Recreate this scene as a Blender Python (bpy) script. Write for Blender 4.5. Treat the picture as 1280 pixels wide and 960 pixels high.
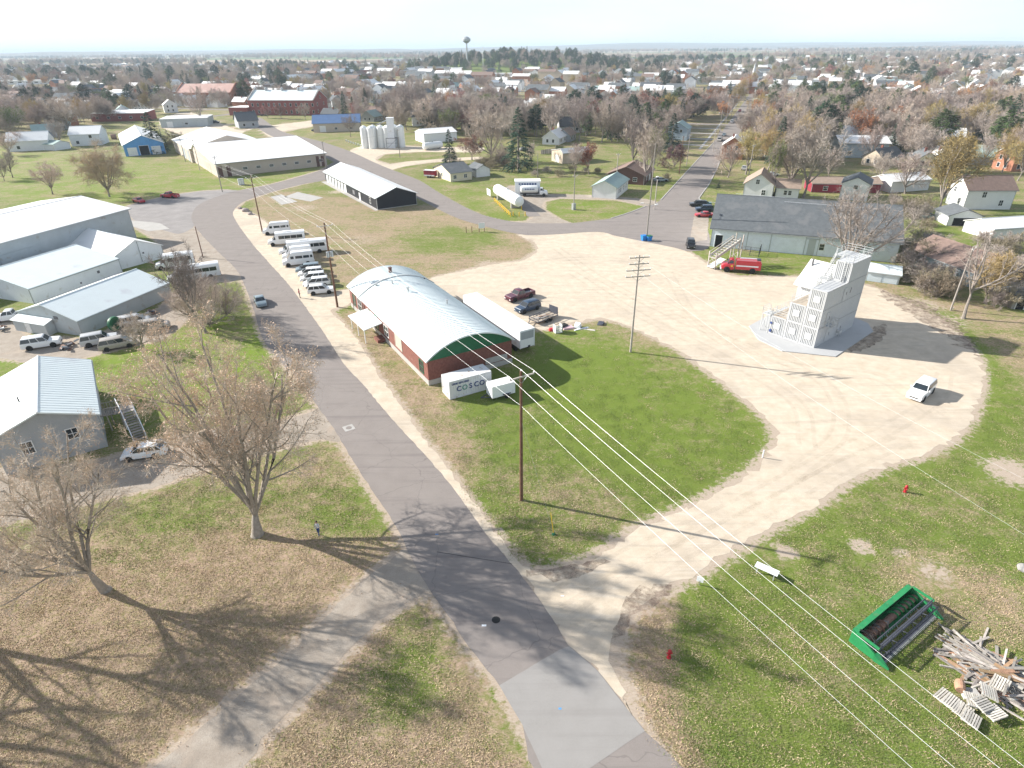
import bpy, bmesh, math, random
import numpy as np
from mathutils import Vector, Matrix, geometry

for o in list(bpy.data.objects): bpy.data.objects.remove(o)
S = bpy.context.scene
COL = S.collection
rnd = random.Random(7)

# ------------------------------------------------------------------ camera
FOC, PITCH, ROLL, CAMH = 760.0, 0.506, -0.011, 39.7
cd = bpy.data.cameras.new('camera'); cam = bpy.data.objects.new('camera', cd); COL.objects.link(cam)
cd.sensor_fit = 'HORIZONTAL'; cd.sensor_width = 36.0; cd.lens = 36.0 * FOC / 1280.0
cd.clip_start = 0.5; cd.clip_end = 60000
_cp, _sp, _cr, _sr = math.cos(PITCH), math.sin(PITCH), math.cos(ROLL), math.sin(ROLL)
FWD = Vector((0, _cp, -_sp)); _r = Vector((1, 0, 0)); _u = Vector((0, _sp, _cp))
RGT = _r * _cr + _u * _sr; UPV = _u * _cr - _r * _sr
cam.matrix_world = Matrix((( RGT.x, UPV.x, -FWD.x, 0), (RGT.y, UPV.y, -FWD.y, 0), (RGT.z, UPV.z, -FWD.z, CAMH), (0, 0, 0, 1)))
S.camera = cam

def G(px, py, z=0.0):
    """survey: the place on the plane at height z that a photo pixel looks at"""
    d = FWD + RGT * ((px - 640) / FOC) - UPV * ((py - 480) / FOC)
    t = (z - CAMH) / d.z
    return Vector((d.x * t, d.y * t))
def PX(x, y, z=0.0):
    d = Vector((x, y, z - CAMH)); w = d.dot(FWD)
    if w < 1: return (-9999, 9999)
    return (640 + FOC * d.dot(RGT) / w, 480 - FOC * d.dot(UPV) / w)

# ------------------------------------------------------------------ light
SUN_EL, SHADOW_AZ = 27.0, -18.0
w = bpy.data.worlds.new('World'); S.world = w; w.use_nodes = True
nt = w.node_tree; bg = nt.nodes['Background']
sky = nt.nodes.new('ShaderNodeTexSky'); sky.sky_type = 'NISHITA'; sky.sun_disc = False
sky.sun_elevation = math.radians(SUN_EL)
_toward = math.radians(SHADOW_AZ + 180)                      # azimuth of the sun, from +x
sky.sun_rotation = math.radians(90) - _toward
sky.air_density = 1.0; sky.dust_density = 1.5; sky.ozone_density = 1.0; sky.altitude = 200
# thin high cloud veil over the blue
tc = nt.nodes.new('ShaderNodeTexCoord'); mp = nt.nodes.new('ShaderNodeMapping'); mp.inputs['Scale'].default_value = (1.2, 1.2, 6)
nz = nt.nodes.new('ShaderNodeTexNoise'); nz.inputs['Scale'].default_value = 2.2; nz.inputs['Detail'].default_value = 6
rp = nt.nodes.new('ShaderNodeValToRGB'); rp.color_ramp.elements[0].position = .3; rp.color_ramp.elements[1].position = .62
rp.color_ramp.elements[0].color = (.68, .68, .68, 1); rp.color_ramp.elements[1].color = (.95, .95, .95, 1)
mx = nt.nodes.new('ShaderNodeMix'); mx.data_type = 'RGBA'
mx.inputs[7].default_value = (8.2, 9.0, 9.9, 1)
nt.links.new(tc.outputs['Generated'], mp.inputs[0]); nt.links.new(mp.outputs[0], nz.inputs['Vector'])
nt.links.new(nz.outputs[0], rp.inputs[0])
# the veil is thickest where one looks through it slantwise, near the horizon
sx = nt.nodes.new('ShaderNodeSeparateXYZ'); el = nt.nodes.new('ShaderNodeMapRange'); el.inputs[1].default_value = .0; el.inputs[2].default_value = .75; el.inputs[3].default_value = 1; el.inputs[4].default_value = .22; ml = nt.nodes.new('ShaderNodeMath'); ml.operation = 'MULTIPLY'
nt.links.new(tc.outputs['Generated'], sx.inputs[0]); nt.links.new(sx.outputs[2], el.inputs[0]); nt.links.new(el.outputs[0], ml.inputs[0]); nt.links.new(rp.outputs[0], ml.inputs[1]); nt.links.new(ml.outputs[0], mx.inputs[0])
nt.links.new(sky.outputs[0], mx.inputs[6]); nt.links.new(mx.outputs[2], bg.inputs['Color'])
bg.inputs['Strength'].default_value = 0.068
sd = bpy.data.lights.new('sun', 'SUN'); sun = bpy.data.objects.new('sun', sd); COL.objects.link(sun)
sd.energy = 5.0; sd.angle = math.radians(0.6); sd.color = (1.0, 0.95, 0.87)
_d = Vector((math.cos(math.radians(SHADOW_AZ)) * math.cos(math.radians(SUN_EL)),
             math.sin(math.radians(SHADOW_AZ)) * math.cos(math.radians(SUN_EL)), -math.sin(math.radians(SUN_EL))))
sun.rotation_euler = _d.to_track_quat('-Z', 'Y').to_euler()
S.view_settings.view_transform = 'Standard'; S.view_settings.look = 'None'
S.view_settings.exposure = 1.0; S.view_settings.gamma = 1

# ------------------------------------------------------------------ materials
def _n(nt, t, **k):
    n = nt.nodes.new(t)
    for a, b in k.items(): setattr(n, a, b)
    return n
MATS = {}
def mat(name, col, rough=.7, var=.12, scale=1.0, bump=0., bscale=None, metal=0., col2=None, rand=0., lines=None, spec=.4, spots=None, coords='Object'):
    """procedural surface: two-scale mottling, fine relief, optional parallel joints (axis, spacing, depth), random tint per object"""
    m = bpy.data.materials.new(name); m.use_nodes = True; nt = m.node_tree; MATS[name] = m
    bs = nt.nodes['Principled BSDF']; L = nt.links.new
    bs.inputs['Roughness'].default_value = rough; bs.inputs['Metallic'].default_value = metal
    bs.inputs['Specular IOR Level'].default_value = spec
    tc = _n(nt, 'ShaderNodeTexCoord'); co = tc.outputs[coords]
    n1 = _n(nt, 'ShaderNodeTexNoise'); n1.inputs['Scale'].default_value = scale; n1.inputs['Detail'].default_value = 7; n1.inputs['Roughness'].default_value = .65
    L(co, n1.inputs['Vector'])
    r1 = _n(nt, 'ShaderNodeMapRange'); r1.inputs[1].default_value = .3; r1.inputs[2].default_value = .7
    L(n1.outputs[0], r1.inputs[0])
    mx = _n(nt, 'ShaderNodeMix', data_type='RGBA')
    c2 = col2 if col2 else tuple(min(1, c * (1 + var)) for c in col)
    c1 = tuple(c * (1 - var) for c in col) if not col2 else col
    mx.inputs[6].default_value = (*c1, 1); mx.inputs[7].default_value = (*c2, 1)
    L(r1.outputs[0], mx.inputs[0]); out = mx.outputs[2]
    if spots:
        sc, thr, sc_col = spots
        n3 = _n(nt, 'ShaderNodeTexNoise'); n3.inputs['Scale'].default_value = sc; n3.inputs['Detail'].default_value = 5; L(co, n3.inputs['Vector'])
        r3 = _n(nt, 'ShaderNodeMapRange'); r3.inputs[1].default_value = thr; r3.inputs[2].default_value = thr + .12; L(n3.outputs[0], r3.inputs[0])
        m3 = _n(nt, 'ShaderNodeMix', data_type='RGBA'); m3.inputs[7].default_value = (*sc_col, 1); L(r3.outputs[0], m3.inputs[0]); L(out, m3.inputs[6]); out = m3.outputs[2]
    if rand:
        oi = _n(nt, 'ShaderNodeObjectInfo'); hs = _n(nt, 'ShaderNodeHueSaturation')
        r2 = _n(nt, 'ShaderNodeMapRange'); r2.inputs[3].default_value = 1 - rand; r2.inputs[4].default_value = 1 + rand
        L(oi.outputs['Random'], r2.inputs[0]); L(r2.outputs[0], hs.inputs['Value'])
        mu = _n(nt, 'ShaderNodeMath', operation='MULTIPLY'); mu.inputs[1].default_value = 7.31; fr = _n(nt, 'ShaderNodeMath', operation='FRACT')
        L(oi.outputs['Random'], mu.inputs[0]); L(mu.outputs[0], fr.inputs[0])
        r4 = _n(nt, 'ShaderNodeMapRange'); r4.inputs[3].default_value = .5 - rand * .06; r4.inputs[4].default_value = .5 + rand * .06
        L(fr.outputs[0], r4.inputs[0]); L(r4.outputs[0], hs.inputs['Hue']); L(out, hs.inputs['Color']); out = hs.outputs[0]
    h = None
    if bump:
        nb = _n(nt, 'ShaderNodeTexNoise'); nb.inputs['Scale'].default_value = bscale or scale * 8; nb.inputs['Detail'].default_value = 8; L(co, nb.inputs['Vector'])
        b = _n(nt, 'ShaderNodeBump'); b.inputs['Strength'].default_value = min(1, bump); b.inputs['Distance'].default_value = .03; L(nb.outputs[0], b.inputs['Height']); h = b
        L(b.outputs[0], bs.inputs['Normal'])
    if lines:
        ax, spacing, dep = lines
        sx = _n(nt, 'ShaderNodeSeparateXYZ'); L(co, sx.inputs[0])
        dv = _n(nt, 'ShaderNodeMath', operation='DIVIDE'); dv.inputs[1].default_value = spacing; L(sx.outputs['XYZ'.index(ax)], dv.inputs[0])
        fr = _n(nt, 'ShaderNodeMath', operation='FRACT'); L(dv.outputs[0], fr.inputs[0])
        b2 = _n(nt, 'ShaderNodeBump'); b2.inputs['Strength'].default_value = 1; b2.inputs['Distance'].default_value = dep; L(fr.outputs[0], b2.inputs['Height'])
        if h: L(h.outputs[0], b2.inputs['Normal'])
        L(b2.outputs[0], bs.inputs['Normal'])
    L(out, bs.inputs['Base Color'])
    return m
# metals, paint, glass
WHITE = mat('white_sheet_metal', (.80, .82, .85), .42, .04, .35, spots=(.6, .62, (.66, .66, .65)))
WHITEROOF = mat('white_painted_roof', (.80, .80, .79), .45, .03, .15, spots=(.25, .6, (.70, .70, .69)))
PALEROOF = mat('galvanised_roof', (.69, .755, .76), .42, .04, .3, spots=(.3, .6, (.60, .63, .65)))
GALV = mat('grey_galvanised_siding', (.42, .46, .48), .5, .08, .4, metal=.1, spots=(.7, .6, (.34, .33, .31)))
BLUEWHITE = mat('pale_blue_siding', (.62, .70, .76), .6, .05, .5, lines=('Z', .2, .01))
BARNSIDE = mat('pale_barn_boards', (.72, .78, .86), .7, .08, .9, lines=('X', .3, .02), spots=(.8, .64, (.56, .59, .62)))
GREENPAINT = mat('dark_green_paint', (.02, .13, .06), .5, .15, 1)
BRICK = mat('red_brick', (.20, .080, .062), .85, .25, 3.0, bump=.4, bscale=18, spots=(1.2, .6, (.25, .13, .105)))
BRICKDK = mat('old_red_brick', (.26, .08, .07), .85, .25, 1.5, bump=.3, spots=(.6, .6, (.20, .07, .06)))
BRICKOR = mat('orange_brick', (.36, .16, .10), .85, .2, 1.5, bump=.3)
CONC = mat('pale_concrete', (.40, .385, .365), .85, .1, .5, bump=.3, bscale=20, spots=(.9, .62, (.36, .35, .33)))
CONCW = mat('new_concrete_pad', (.43, .435, .44), .8, .05, .5, bump=.2, bscale=20)
BLACKMET = mat('black_steel_siding', (.008, .010, .018), .45, .2, .8, lines=('X', .3, .015))
DARK = mat('black_rubber', (.02, .02, .02), .8, .2, 4)
DARKIN = mat('painted_dark_interior', (.012, .013, .016), .9, .1, 1)
GLASS = mat('dark_window_glass', (.02, .028, .035), .08, .2, 1, spec=.8)
TRIM = mat('white_trim', (.75, .76, .76), .5, .04, 2)
CREAM = mat('cream_wall', (.52, .45, .38), .8, .06, .6, lines=('Z', .2, .012))
TAN = mat('tan_metal_wall', (.50, .43, .37), .7, .06, .5, lines=('X', .3, .015))
DOORBR = mat('brown_door', (.12, .06, .05), .6, .1, 1)
SHINGLE = mat('grey_shingles', (.125, .138, .148), .9, .16, 1.3, bump=.6, bscale=14, lines=('Y', .35, .03), spots=(.35, .52, (.16, .168, .175)))
SHINGBR = mat('brown_shingles', (.22, .155, .13), .9, .16, 1.3, bump=.6, bscale=14)
SHINGDK = mat('charcoal_shingles', (.10, .11, .12), .9, .16, 1.3, bump=.6, bscale=14)
SHINGTAN = mat('tan_shingles', (.33, .25, .20), .9, .16, 1.3, bump=.6, bscale=14)
ROOFRED = mat('faded_red_roof', (.52, .33, .28), .7, .1, .3, spots=(.2, .55, (.58, .42, .36)))
ROOFGRN = mat('pale_green_roof', (.32, .42, .40), .8, .1, .5)
ROOFBLUE = mat('blue_metal_roof', (.10, .17, .32), .4, .1, .5)
BLUE = mat('bright_blue_paint', (.10, .30, .62), .6, .1, .6, lines=('X', .3, .01))
SIDEW = mat('white_siding', (.72, .73, .73), .65, .05, .6, lines=('Z', .18, .012))
SIDEB = mat('pale_blue_house_siding', (.42, .52, .60), .65, .06, .6, lines=('Z', .18, .012))
SIDET = mat('tan_siding', (.50, .42, .33), .7, .06, .6, lines=('Z', .18, .012))
SIDEG = mat('grey_siding', (.36, .38, .40), .7, .06, .6, lines=('Z', .18, .012))
SIDEY = mat('cream_siding', (.66, .60, .46), .7, .06, .6, lines=('Z', .18, .012))
REDBARN = mat('barn_red_boards', (.28, .03, .05), .75, .2, 1, lines=('X', .3, .02))
TOWERW = mat('grey_white_container_paint', (.50, .51, .52), .55, .04, .6, spots=(.5, .62, (.52, .52, .51)))
TOWERD = mat('dark_trim_grey', (.16, .16, .17), .7, .1, 1)  # dark grey of level seams, vents, door bars and flue
RUSTY = mat('rust_streaked_white', (.68, .69, .70), .6, .08, 1.2, spots=(1.6, .6, (.42, .34, .27)))
NAVY = mat('navy_lettering', (.03, .06, .2), .6, .05, 2)
TEAL = mat('green_lettering', (.1, .3, .25), .6, .05, 2)
WOODP = mat('brown_utility_pole', (.16, .085, .055), .9, .3, 2, bump=.5)
WOODG = mat('weathered_grey_wood', (.34, .31, .28), .9, .25, 3, bump=.6, bscale=30, rand=.35)
WOODT = mat('warm_brown_plank', (.34, .21, .13), .9, .25, 3, bump=.6, bscale=30, rand=.35)
WOODW = mat('bleached_pallet_wood', (.52, .49, .44), .9, .15, 3, bump=.5, bscale=30, rand=.2)
DECK = mat('plywood_deck', (.42, .36, .29), .85, .15, 1.5)
STEELG = mat('galvanised_steel', (.40, .42, .43), .5, .1, 2, metal=.3)
RAIL = mat('pale_painted_rail', (.50, .51, .51), .5, .05, 2)
WIREM = mat('bright_aluminium_wire', (.85, .86, .86), .35, .03, 2, metal=.2)
YEL = mat('yellow_bollard_paint', (.75, .48, .03), .5, .12, 2)
REDP = mat('hydrant_red', (.42, .02, .03), .45, .1, 2)
TANKW = mat('white_tank_paint', (.80, .82, .81), .35, .03, .4)
HGREEN = mat('implement_green', (.025, .24, .085), .5, .2, 1.5, spots=(1.6, .54, (.07, .22, .09)))
HDARK = mat('worn_dark_steel', (.06, .065, .085), .5, .25, 2)
RUST = mat('bare_rusty_steel', (.26, .15, .11), .7, .3, 2.5, spots=(2, .5, (.20, .19, .18)))
TARP = mat('grey_plastic_sheet', (.42, .41, .40), .6, .12, 2, bump=.4)
LAMPW = mat('clear_headlamp', (.7, .72, .72), .15, .03, 2, spec=.8)
LAMPR = mat('red_tail_lamp', (.35, .01, .01), .2, .05, 2, spec=.8)
RIM = mat('alloy_rim', (.45, .46, .47), .35, .1, 4, metal=.7)
BINB = mat('blue_bin_plastic', (.02, .20, .55), .5, .1, 2)
def carpaint(name, col): 
    m = mat(name, col, .28, .03, .6, spec=.6); m.node_tree.nodes['Principled BSDF'].inputs['Coat Weight'].default_value = .4
    return m
PWHITE = carpaint('white_car_paint', (.78, .79, .80)); PSILV = carpaint('silver_car_paint', (.46, .47, .48)); PCHAMP = carpaint('champagne_car_paint', (.36, .33, .30))
PBLACK = carpaint('black_car_paint', (.015, .016, .02)); PMAR = carpaint('maroon_car_paint', (.09, .012, .03)); PNAVY = carpaint('dark_blue_car_paint', (.02, .045, .09))
PRED = carpaint('red_car_paint', (.42, .015, .03)); PFIRE = carpaint('fire_engine_red', (.50, .012, .03)); PTEAL = carpaint('teal_car_paint', (.04, .16, .18)); PGREY = carpaint('blue_grey_car_paint', (.20, .26, .30))
SKIN = mat('skin', (.55, .33, .25), .6, .05, 3); JEANS = mat('blue_denim', (.04, .07, .18), .9, .1, 3); SHIRTR = mat('red_jacket_cloth', (.30, .04, .05), .9, .1, 3)
SHIRTG = mat('pale_grey_jacket_cloth', (.55, .58, .60), .9, .1, 3); TROUS = mat('black_trouser_cloth', (.03, .03, .035), .9, .1, 3); HAIR = mat('brown_hair', (.05, .03, .02), .8, .1, 8)
# plants
BARK = mat('grey_brown_bark', (.26, .225, .20), .9, .3, 3, bump=.8, bscale=12)
TWIG = mat('bare_twigs', (.37, .315, .28), .9, .2, .3, rand=.28)
TWIGP = mat('rosy_bare_twigs', (.40, .325, .28), .9, .2, .3, rand=.28)
TWIGY = mat('olive_gold_twigs', (.34, .27, .13), .9, .2, .3, rand=.25)
TWIGT = mat('straw_willow_twigs', (.46, .37, .26), .9, .2, .3, rand=.1)
TWIGH = mat('pale_tan_twigs', (.54, .46, .37), .9, .15, .3); BARKH = mat('pale_furrowed_bark', (.30, .265, .225), .9, .3, 3, bump=.8, bscale=12)
BUD = mat('dry_tan_leaves', (.64, .47, .35), .85, .3, 1.5, rand=.05)
LEAFO = mat('orange_autumn_leaves', (.42, .19, .08), .85, .3, .8, rand=.3)
LEAFR = mat('russet_red_leaves', (.30, .13, .10), .85, .3, .8, rand=.3)
LEAFM = mat('dark_plum_leaves', (.16, .06, .075), .85, .3, .8, rand=.2)
LEAFG = mat('fading_green_leaves', (.15, .19, .05), .85, .3, .8, rand=.3)
NEEDLE = mat('dark_spruce_needles', (.030, .068, .036), .85, .35, 1.0, rand=.3)
NEEDLEG = mat('yellow_green_pine_needles', (.075, .115, .035), .85, .35, 1.0, rand=.3)

# ------------------------------------------------------------------ mesh builder
class MB:
    def __init__(s): s.v = []; s.f = []; s.m = []; s.k = 0
    def quad(s, *p):
        b = len(s.v); s.v += [tuple(q) for q in p]; s.f.append(tuple(range(b, b + len(p)))); s.m.append(s.k); return s
    def box(s, x0, y0, z0, x1, y1, z1):
        b = len(s.v); s.v += [(x0, y0, z0), (x1, y0, z0), (x1, y1, z0), (x0, y1, z0), (x0, y0, z1), (x1, y0, z1), (x1, y1, z1), (x0, y1, z1)]
        for q in ((3, 2, 1, 0), (4, 5, 6, 7), (0, 1, 5, 4), (1, 2, 6, 5), (2, 3, 7, 6), (3, 0, 4, 7)): s.f.append(tuple(b + i for i in q)); s.m.append(s.k)
        return s
    def bar(s, p, q, w, h=None, up=(0, 0, 1)):
        """rectangular bar from p to q"""
        h = h or w; p = Vector(p); q = Vector(q); d = (q - p)
        if d.length < 1e-6: return s
        d.normalize(); u = Vector(up)
        if abs(d.dot(u)) > .98: u = Vector((1, 0, 0))
        a = d.cross(u).normalized(); c = a.cross(d).normalized(); b = len(s.v)
        for e in (p, q):
            for i, j in ((-1, -1), (1, -1), (1, 1), (-1, 1)): s.v.append(tuple(e + a * (i * w / 2) + c * (j * h / 2)))
        for f in ((0, 3, 2, 1), (4, 5, 6, 7), (0, 1, 5, 4), (1, 2, 6, 5), (2, 3, 7, 6), (3, 0, 4, 7)): s.f.append(tuple(b + i for i in f)); s.m.append(s.k)
        return s
    def tube(s, pts, rad, n=8, cap=True):
        pts = [Vector(p) for p in pts]; rad = rad if isinstance(rad, (list, tuple)) else [rad] * len(pts); b = len(s.v)
        for i, p in enumerate(pts):
            d = (pts[min(i + 1, len(pts) - 1)] - pts[max(i - 1, 0)]); d = d.normalized() if d.length > 1e-9 else Vector((0, 0, 1))
            u = Vector((0, 0, 1)) if abs(d.z) < .9 else Vector((1, 0, 0)); a = d.cross(u).normalized(); c = d.cross(a)
            for k in range(n): t = 2 * math.pi * k / n; s.v.append(tuple(p + (a * math.cos(t) + c * math.sin(t)) * rad[i]))
        for i in range(len(pts) - 1):
            for k in range(n): s.f.append((b + i * n + k, b + i * n + (k + 1) % n, b + (i + 1) * n + (k + 1) % n, b + (i + 1) * n + k)); s.m.append(s.k)
        if cap:
            s.f.append(tuple(b + k for k in range(n))[::-1]); s.m.append(s.k); e = b + (len(pts) - 1) * n
            s.f.append(tuple(e + k for k in range(n))); s.m.append(s.k)
        return s
    def prism(s, poly, z0, z1):
        b = len(s.v); n = len(poly); s.v += [(p[0], p[1], z0) for p in poly] + [(p[0], p[1], z1) for p in poly]
        s.f.append(tuple(range(b, b + n))[::-1]); s.m.append(s.k); s.f.append(tuple(range(b + n, b + 2 * n))); s.m.append(s.k)
        for i in range(n): j = (i + 1) % n; s.f.append((b + i, b + j, b + n + j, b + n + i)); s.m.append(s.k)
        return s
    def rings(s, rings, cap=True):
        """loft through equal-length rings of points"""
        b = len(s.v); n = len(rings[0])
        for r in rings: s.v += [tuple(p) for p in r]
        for i in range(len(rings) - 1):
            for k in range(n): s.f.append((b + i * n + k, b + i * n + (k + 1) % n, b + (i + 1) * n + (k + 1) % n, b + (i + 1) * n + k)); s.m.append(s.k)
        if cap:
            s.f.append(tuple(b + k for k in range(n))[::-1]); s.m.append(s.k); e = b + (len(rings) - 1) * n
            s.f.append(tuple(e + k for k in range(n))); s.m.append(s.k)
        return s
    def lathe(s, prof, n=16, axis='z', c=(0, 0, 0)):
        rr = []
        for r, h in prof:
            ring = []
            for k in range(n):
                t = 2 * math.pi * k / n; a, b_ = r * math.cos(t), r * math.sin(t)
                q = {'z': (a, b_, h), 'x': (h, a, b_), 'y': (a, h, b_)}[axis]
                ring.append((q[0] + c[0], q[1] + c[1], q[2] + c[2]))
            rr.append(ring)
        return s.rings(rr)
    def mesh(s, name, mats, smooth=False):
        me = bpy.data.meshes.new(name); me.from_pydata(s.v, [], s.f)
        for m in (mats if isinstance(mats, (list, tuple)) else [mats]): me.materials.append(m)
        if any(s.m): me.polygons.foreach_set('material_index', s.m)
        if smooth:
            me.polygons.foreach_set('use_smooth', [True] * len(me.polygons)); me.set_sharp_from_angle(angle=math.radians(38))
        me.update(); return me
    def build(s, name, mats, parent=None, smooth=False, kind=None):
        return put(name, s.mesh(name, mats, smooth), parent, kind)
def put(name, me, parent=None, kind=None):
    o = bpy.data.objects.new(name, me); COL.objects.link(o)
    if parent: o.parent = parent
    if kind: o['kind'] = kind
    return o
THINGS = []
def thing(name, label, cat, loc=(0, 0), yaw=0., group=None, z=0.):
    o = bpy.data.objects.new(name, None); COL.objects.link(o); o.empty_display_size = .3
    o.location = (loc[0], loc[1], z); o.rotation_euler = (0, 0, yaw); tagit(o, label, cat, group); return o
def tagit(o, label, cat, group=None):
    o['label'] = label; o['category'] = cat
    if group: o['group'] = group
    THINGS.append(o); return o
def copytree(root, loc, yaw, label, group=None, scale=None, z=0.):
    r = root.copy(); COL.objects.link(r); r.location = (loc[0], loc[1], z); r.rotation_euler = (0, 0, yaw)
    if scale: r.scale = scale
    def rec(a, b):
        for ch in KIDS.get(a.name) or [c for c in a.children]:
            c = ch.copy(); COL.objects.link(c); c.parent = b; rec(ch, c)
    rec(root, r); r['label'] = label
    if group: r['group'] = group
    THINGS.append(r); return r
KIDS = {}
def freeze(root):
    """remember children once, so copying stays quick"""
    def rec(a):
        KIDS[a.name] = [c for c in COL.objects if c.parent == a]
        for c in KIDS[a.name]: rec(c)
    rec(root); return root
R = math.radians
# ------------------------------------------------------------------ outlines of the paved and gravelled places (surveyed from the photo)
def smooth_outline(px, sub=4, jit=0., seed=1, world=False):
    P = [Vector(p) if world else G(*p) for p in px]; n = len(P); out = []; rr = random.Random(seed)
    for i in range(n):
        p0, p1, p2, p3 = P[i - 1], P[i], P[(i + 1) % n], P[(i + 2) % n]
        k = max(2, min(60, int((p2 - p1).length / (.7 if sub else 1e9)))) if sub else 1
        for j in range(k):
            t = j / k
            if sub == 1: q = p1.lerp(p2, t)
            else: q = .5 * ((2 * p1) + (p2 - p0) * t + (2 * p0 - 5 * p1 + 4 * p2 - p3) * t * t + (3 * p1 - p0 - 3 * p2 + p3) * t ** 3)
            out.append(q + Vector((rr.gauss(0, jit), rr.gauss(0, jit))))
    return out
def sheet(name, outline, z, m, kind='structure'):
    tri = geometry.tessellate_polygon([[Vector((p.x, p.y, 0)) for p in outline]])
    me = bpy.data.meshes.new(name); me.from_pydata([(p.x, p.y, z) for p in outline], [], [tuple(t) for t in tri]); me.materials.append(m)
    bm = bmesh.new(); bm.from_mesh(me); bmesh.ops.recalc_face_normals(bm, faces=bm.faces)
    for f in bm.faces:
        if f.normal.z < 0: f.normal_flip()
    bm.to_mesh(me); bm.free()
    return put(name, me, None, kind)
road_left = [(683, 972), (653, 907), (625, 857), (600, 827), (560, 770), (527, 722), (510, 690), (493, 655), (456, 600), (420, 541), (400, 512), (372, 476), (345, 446), (327, 420), (318, 390), (308, 362), (296, 338), (276, 318), (258, 300), (243, 282), (240, 268), (252, 254), (290, 240), (340, 230), (400, 213), (418, 203)]
road_right = [(444, 209), (410, 224), (380, 230), (340, 240), (305, 252), (292, 264), (294, 274), (302, 287), (318, 308), (335, 327), (360, 355), (390, 395), (410, 424), (430, 455), (455, 482), (490, 524), (525, 562), (560, 602), (600, 657), (627, 690), (660, 730), (690, 773), (710, 806), (747, 838), (787, 890), (807, 915), (850, 972)]
ROAD = road_left + road_right
ROAD2 = [(325, 147), (350, 163), (385, 173), (402, 177), (437, 189), (468, 203), (487, 211), (523, 225), (546, 239), (574, 255), (602, 268), (634, 276), (662, 279), (712, 279), (740, 276), (764, 273), (786, 266), (807, 258), (826, 250), (848, 226), (870, 202), (893, 177), (901, 162), (905, 178), (902, 195), (897, 209), (886, 231), (873, 250), (871, 262), (884, 285), (886, 309), (862, 314), (840, 309), (795, 300), (770, 295), (745, 290), (675, 294), (645, 292), (602, 282), (565, 270), (520, 247), (480, 228), (440, 212), (418, 203), (395, 190), (360, 177), (335, 168), (318, 155)]
LOT = [(655, 716), (665, 730), (690, 770), (712, 806), (750, 838), (775, 872), (790, 890), (775, 850), (769, 815), (776, 782), (800, 755), (830, 735), (870, 715), (910, 690), (960, 660), (1010, 635), (1060, 600), (1110, 580), (1150, 570), (1190, 550), (1215, 520), (1228, 480), (1224, 450), (1205, 425), (1175, 400), (1140, 382), (1110, 367), (1085, 357), (1050, 350), (1000, 346), (960, 346), (925, 346), (900, 340), (878, 326), (862, 316), (840, 308), (795, 299), (745, 289), (700, 292), (650, 293), (668, 303), (672, 313), (655, 325), (620, 330), (590, 336), (550, 345), (530, 352), (545, 362), (575, 376), (600, 372), (625, 386), (650, 399), (668, 410), (690, 412), (705, 406), (725, 402), (745, 398), (770, 401), (800, 413), (850, 438), (880, 460), (920, 490), (945, 510), (965, 530), (972, 550), (960, 570), (940, 590), (900, 615), (850, 640), (800, 660), (770, 680), (740, 700), (700, 712)]
STRIP = [(292, 262), (304, 262), (318, 268), (335, 280), (352, 300), (395, 350), (408, 366), (437, 362), (446, 368), (432, 383), (414, 388), (436, 412), (458, 442), (474, 470), (498, 502), (528, 545), (563, 590), (608, 650), (645, 697), (664, 716), (652, 722), (628, 693), (600, 659), (558, 604), (522, 563), (488, 525), (452, 484), (428, 457), (408, 426), (388, 397), (358, 357), (333, 329), (316, 310), (300, 289), (292, 275)]
PATH = [(512, 686), (480, 705), (430, 748), (380, 798), (300, 868), (220, 938), (180, 975), (280, 975), (340, 912), (400, 850), (450, 798), (490, 765), (530, 742), (545, 740), (527, 720)]
DRIVE = [(428, 548), (400, 549), (340, 562), (290, 578), (240, 592), (190, 610), (130, 622), (60, 640), (0, 655), (-60, 660), (-60, 590), (60, 585), (130, 575), (210, 548), (280, 536), (350, 527), (395, 512), (405, 508)]
VANLOT = [(-80, 380), (0, 395), (36, 420), (110, 424), (200, 385), (232, 352), (250, 330), (232, 318), (205, 322), (195, 300), (170, 285), (150, 262), (185, 250), (212, 244), (255, 238), (290, 238), (250, 256), (240, 270), (244, 284), (260, 302), (285, 326), (299, 342), (290, 352), (262, 352), (238, 380), (232, 402), (200, 424), (150, 436), (108, 446), (60, 456), (0, 448), (-80, 440)]
YARD = [(318, 158), (335, 170), (362, 179), (398, 190), (402, 178), (350, 166), (402, 156), (400, 150), (330, 158), (300, 163), (262, 148), (230, 140), (200, 152), (215, 165), (250, 170), (290, 172)]
SILOPAD = [(437, 189), (470, 180), (520, 183), (560, 184), (600, 183), (600, 190), (555, 190), (520, 190), (480, 193), (470, 200), (487, 205), (510, 202), (560, 198), (600, 196), (600, 199), (540, 203), (505, 208), (487, 212), (468, 204)]
TANKDRV = [(634, 277), (658, 277), (668, 268), (655, 255), (640, 245), (632, 236), (640, 232), (665, 243), (690, 243), (740, 244), (806, 249), (820, 253), (808, 258), (770, 250), (700, 248), (680, 252), (680, 262), (700, 274), (715, 280), (680, 281)]
GRAV = [LOT, STRIP, PATH, DRIVE, VANLOT, YARD, SILOPAD, TANKDRV]

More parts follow.
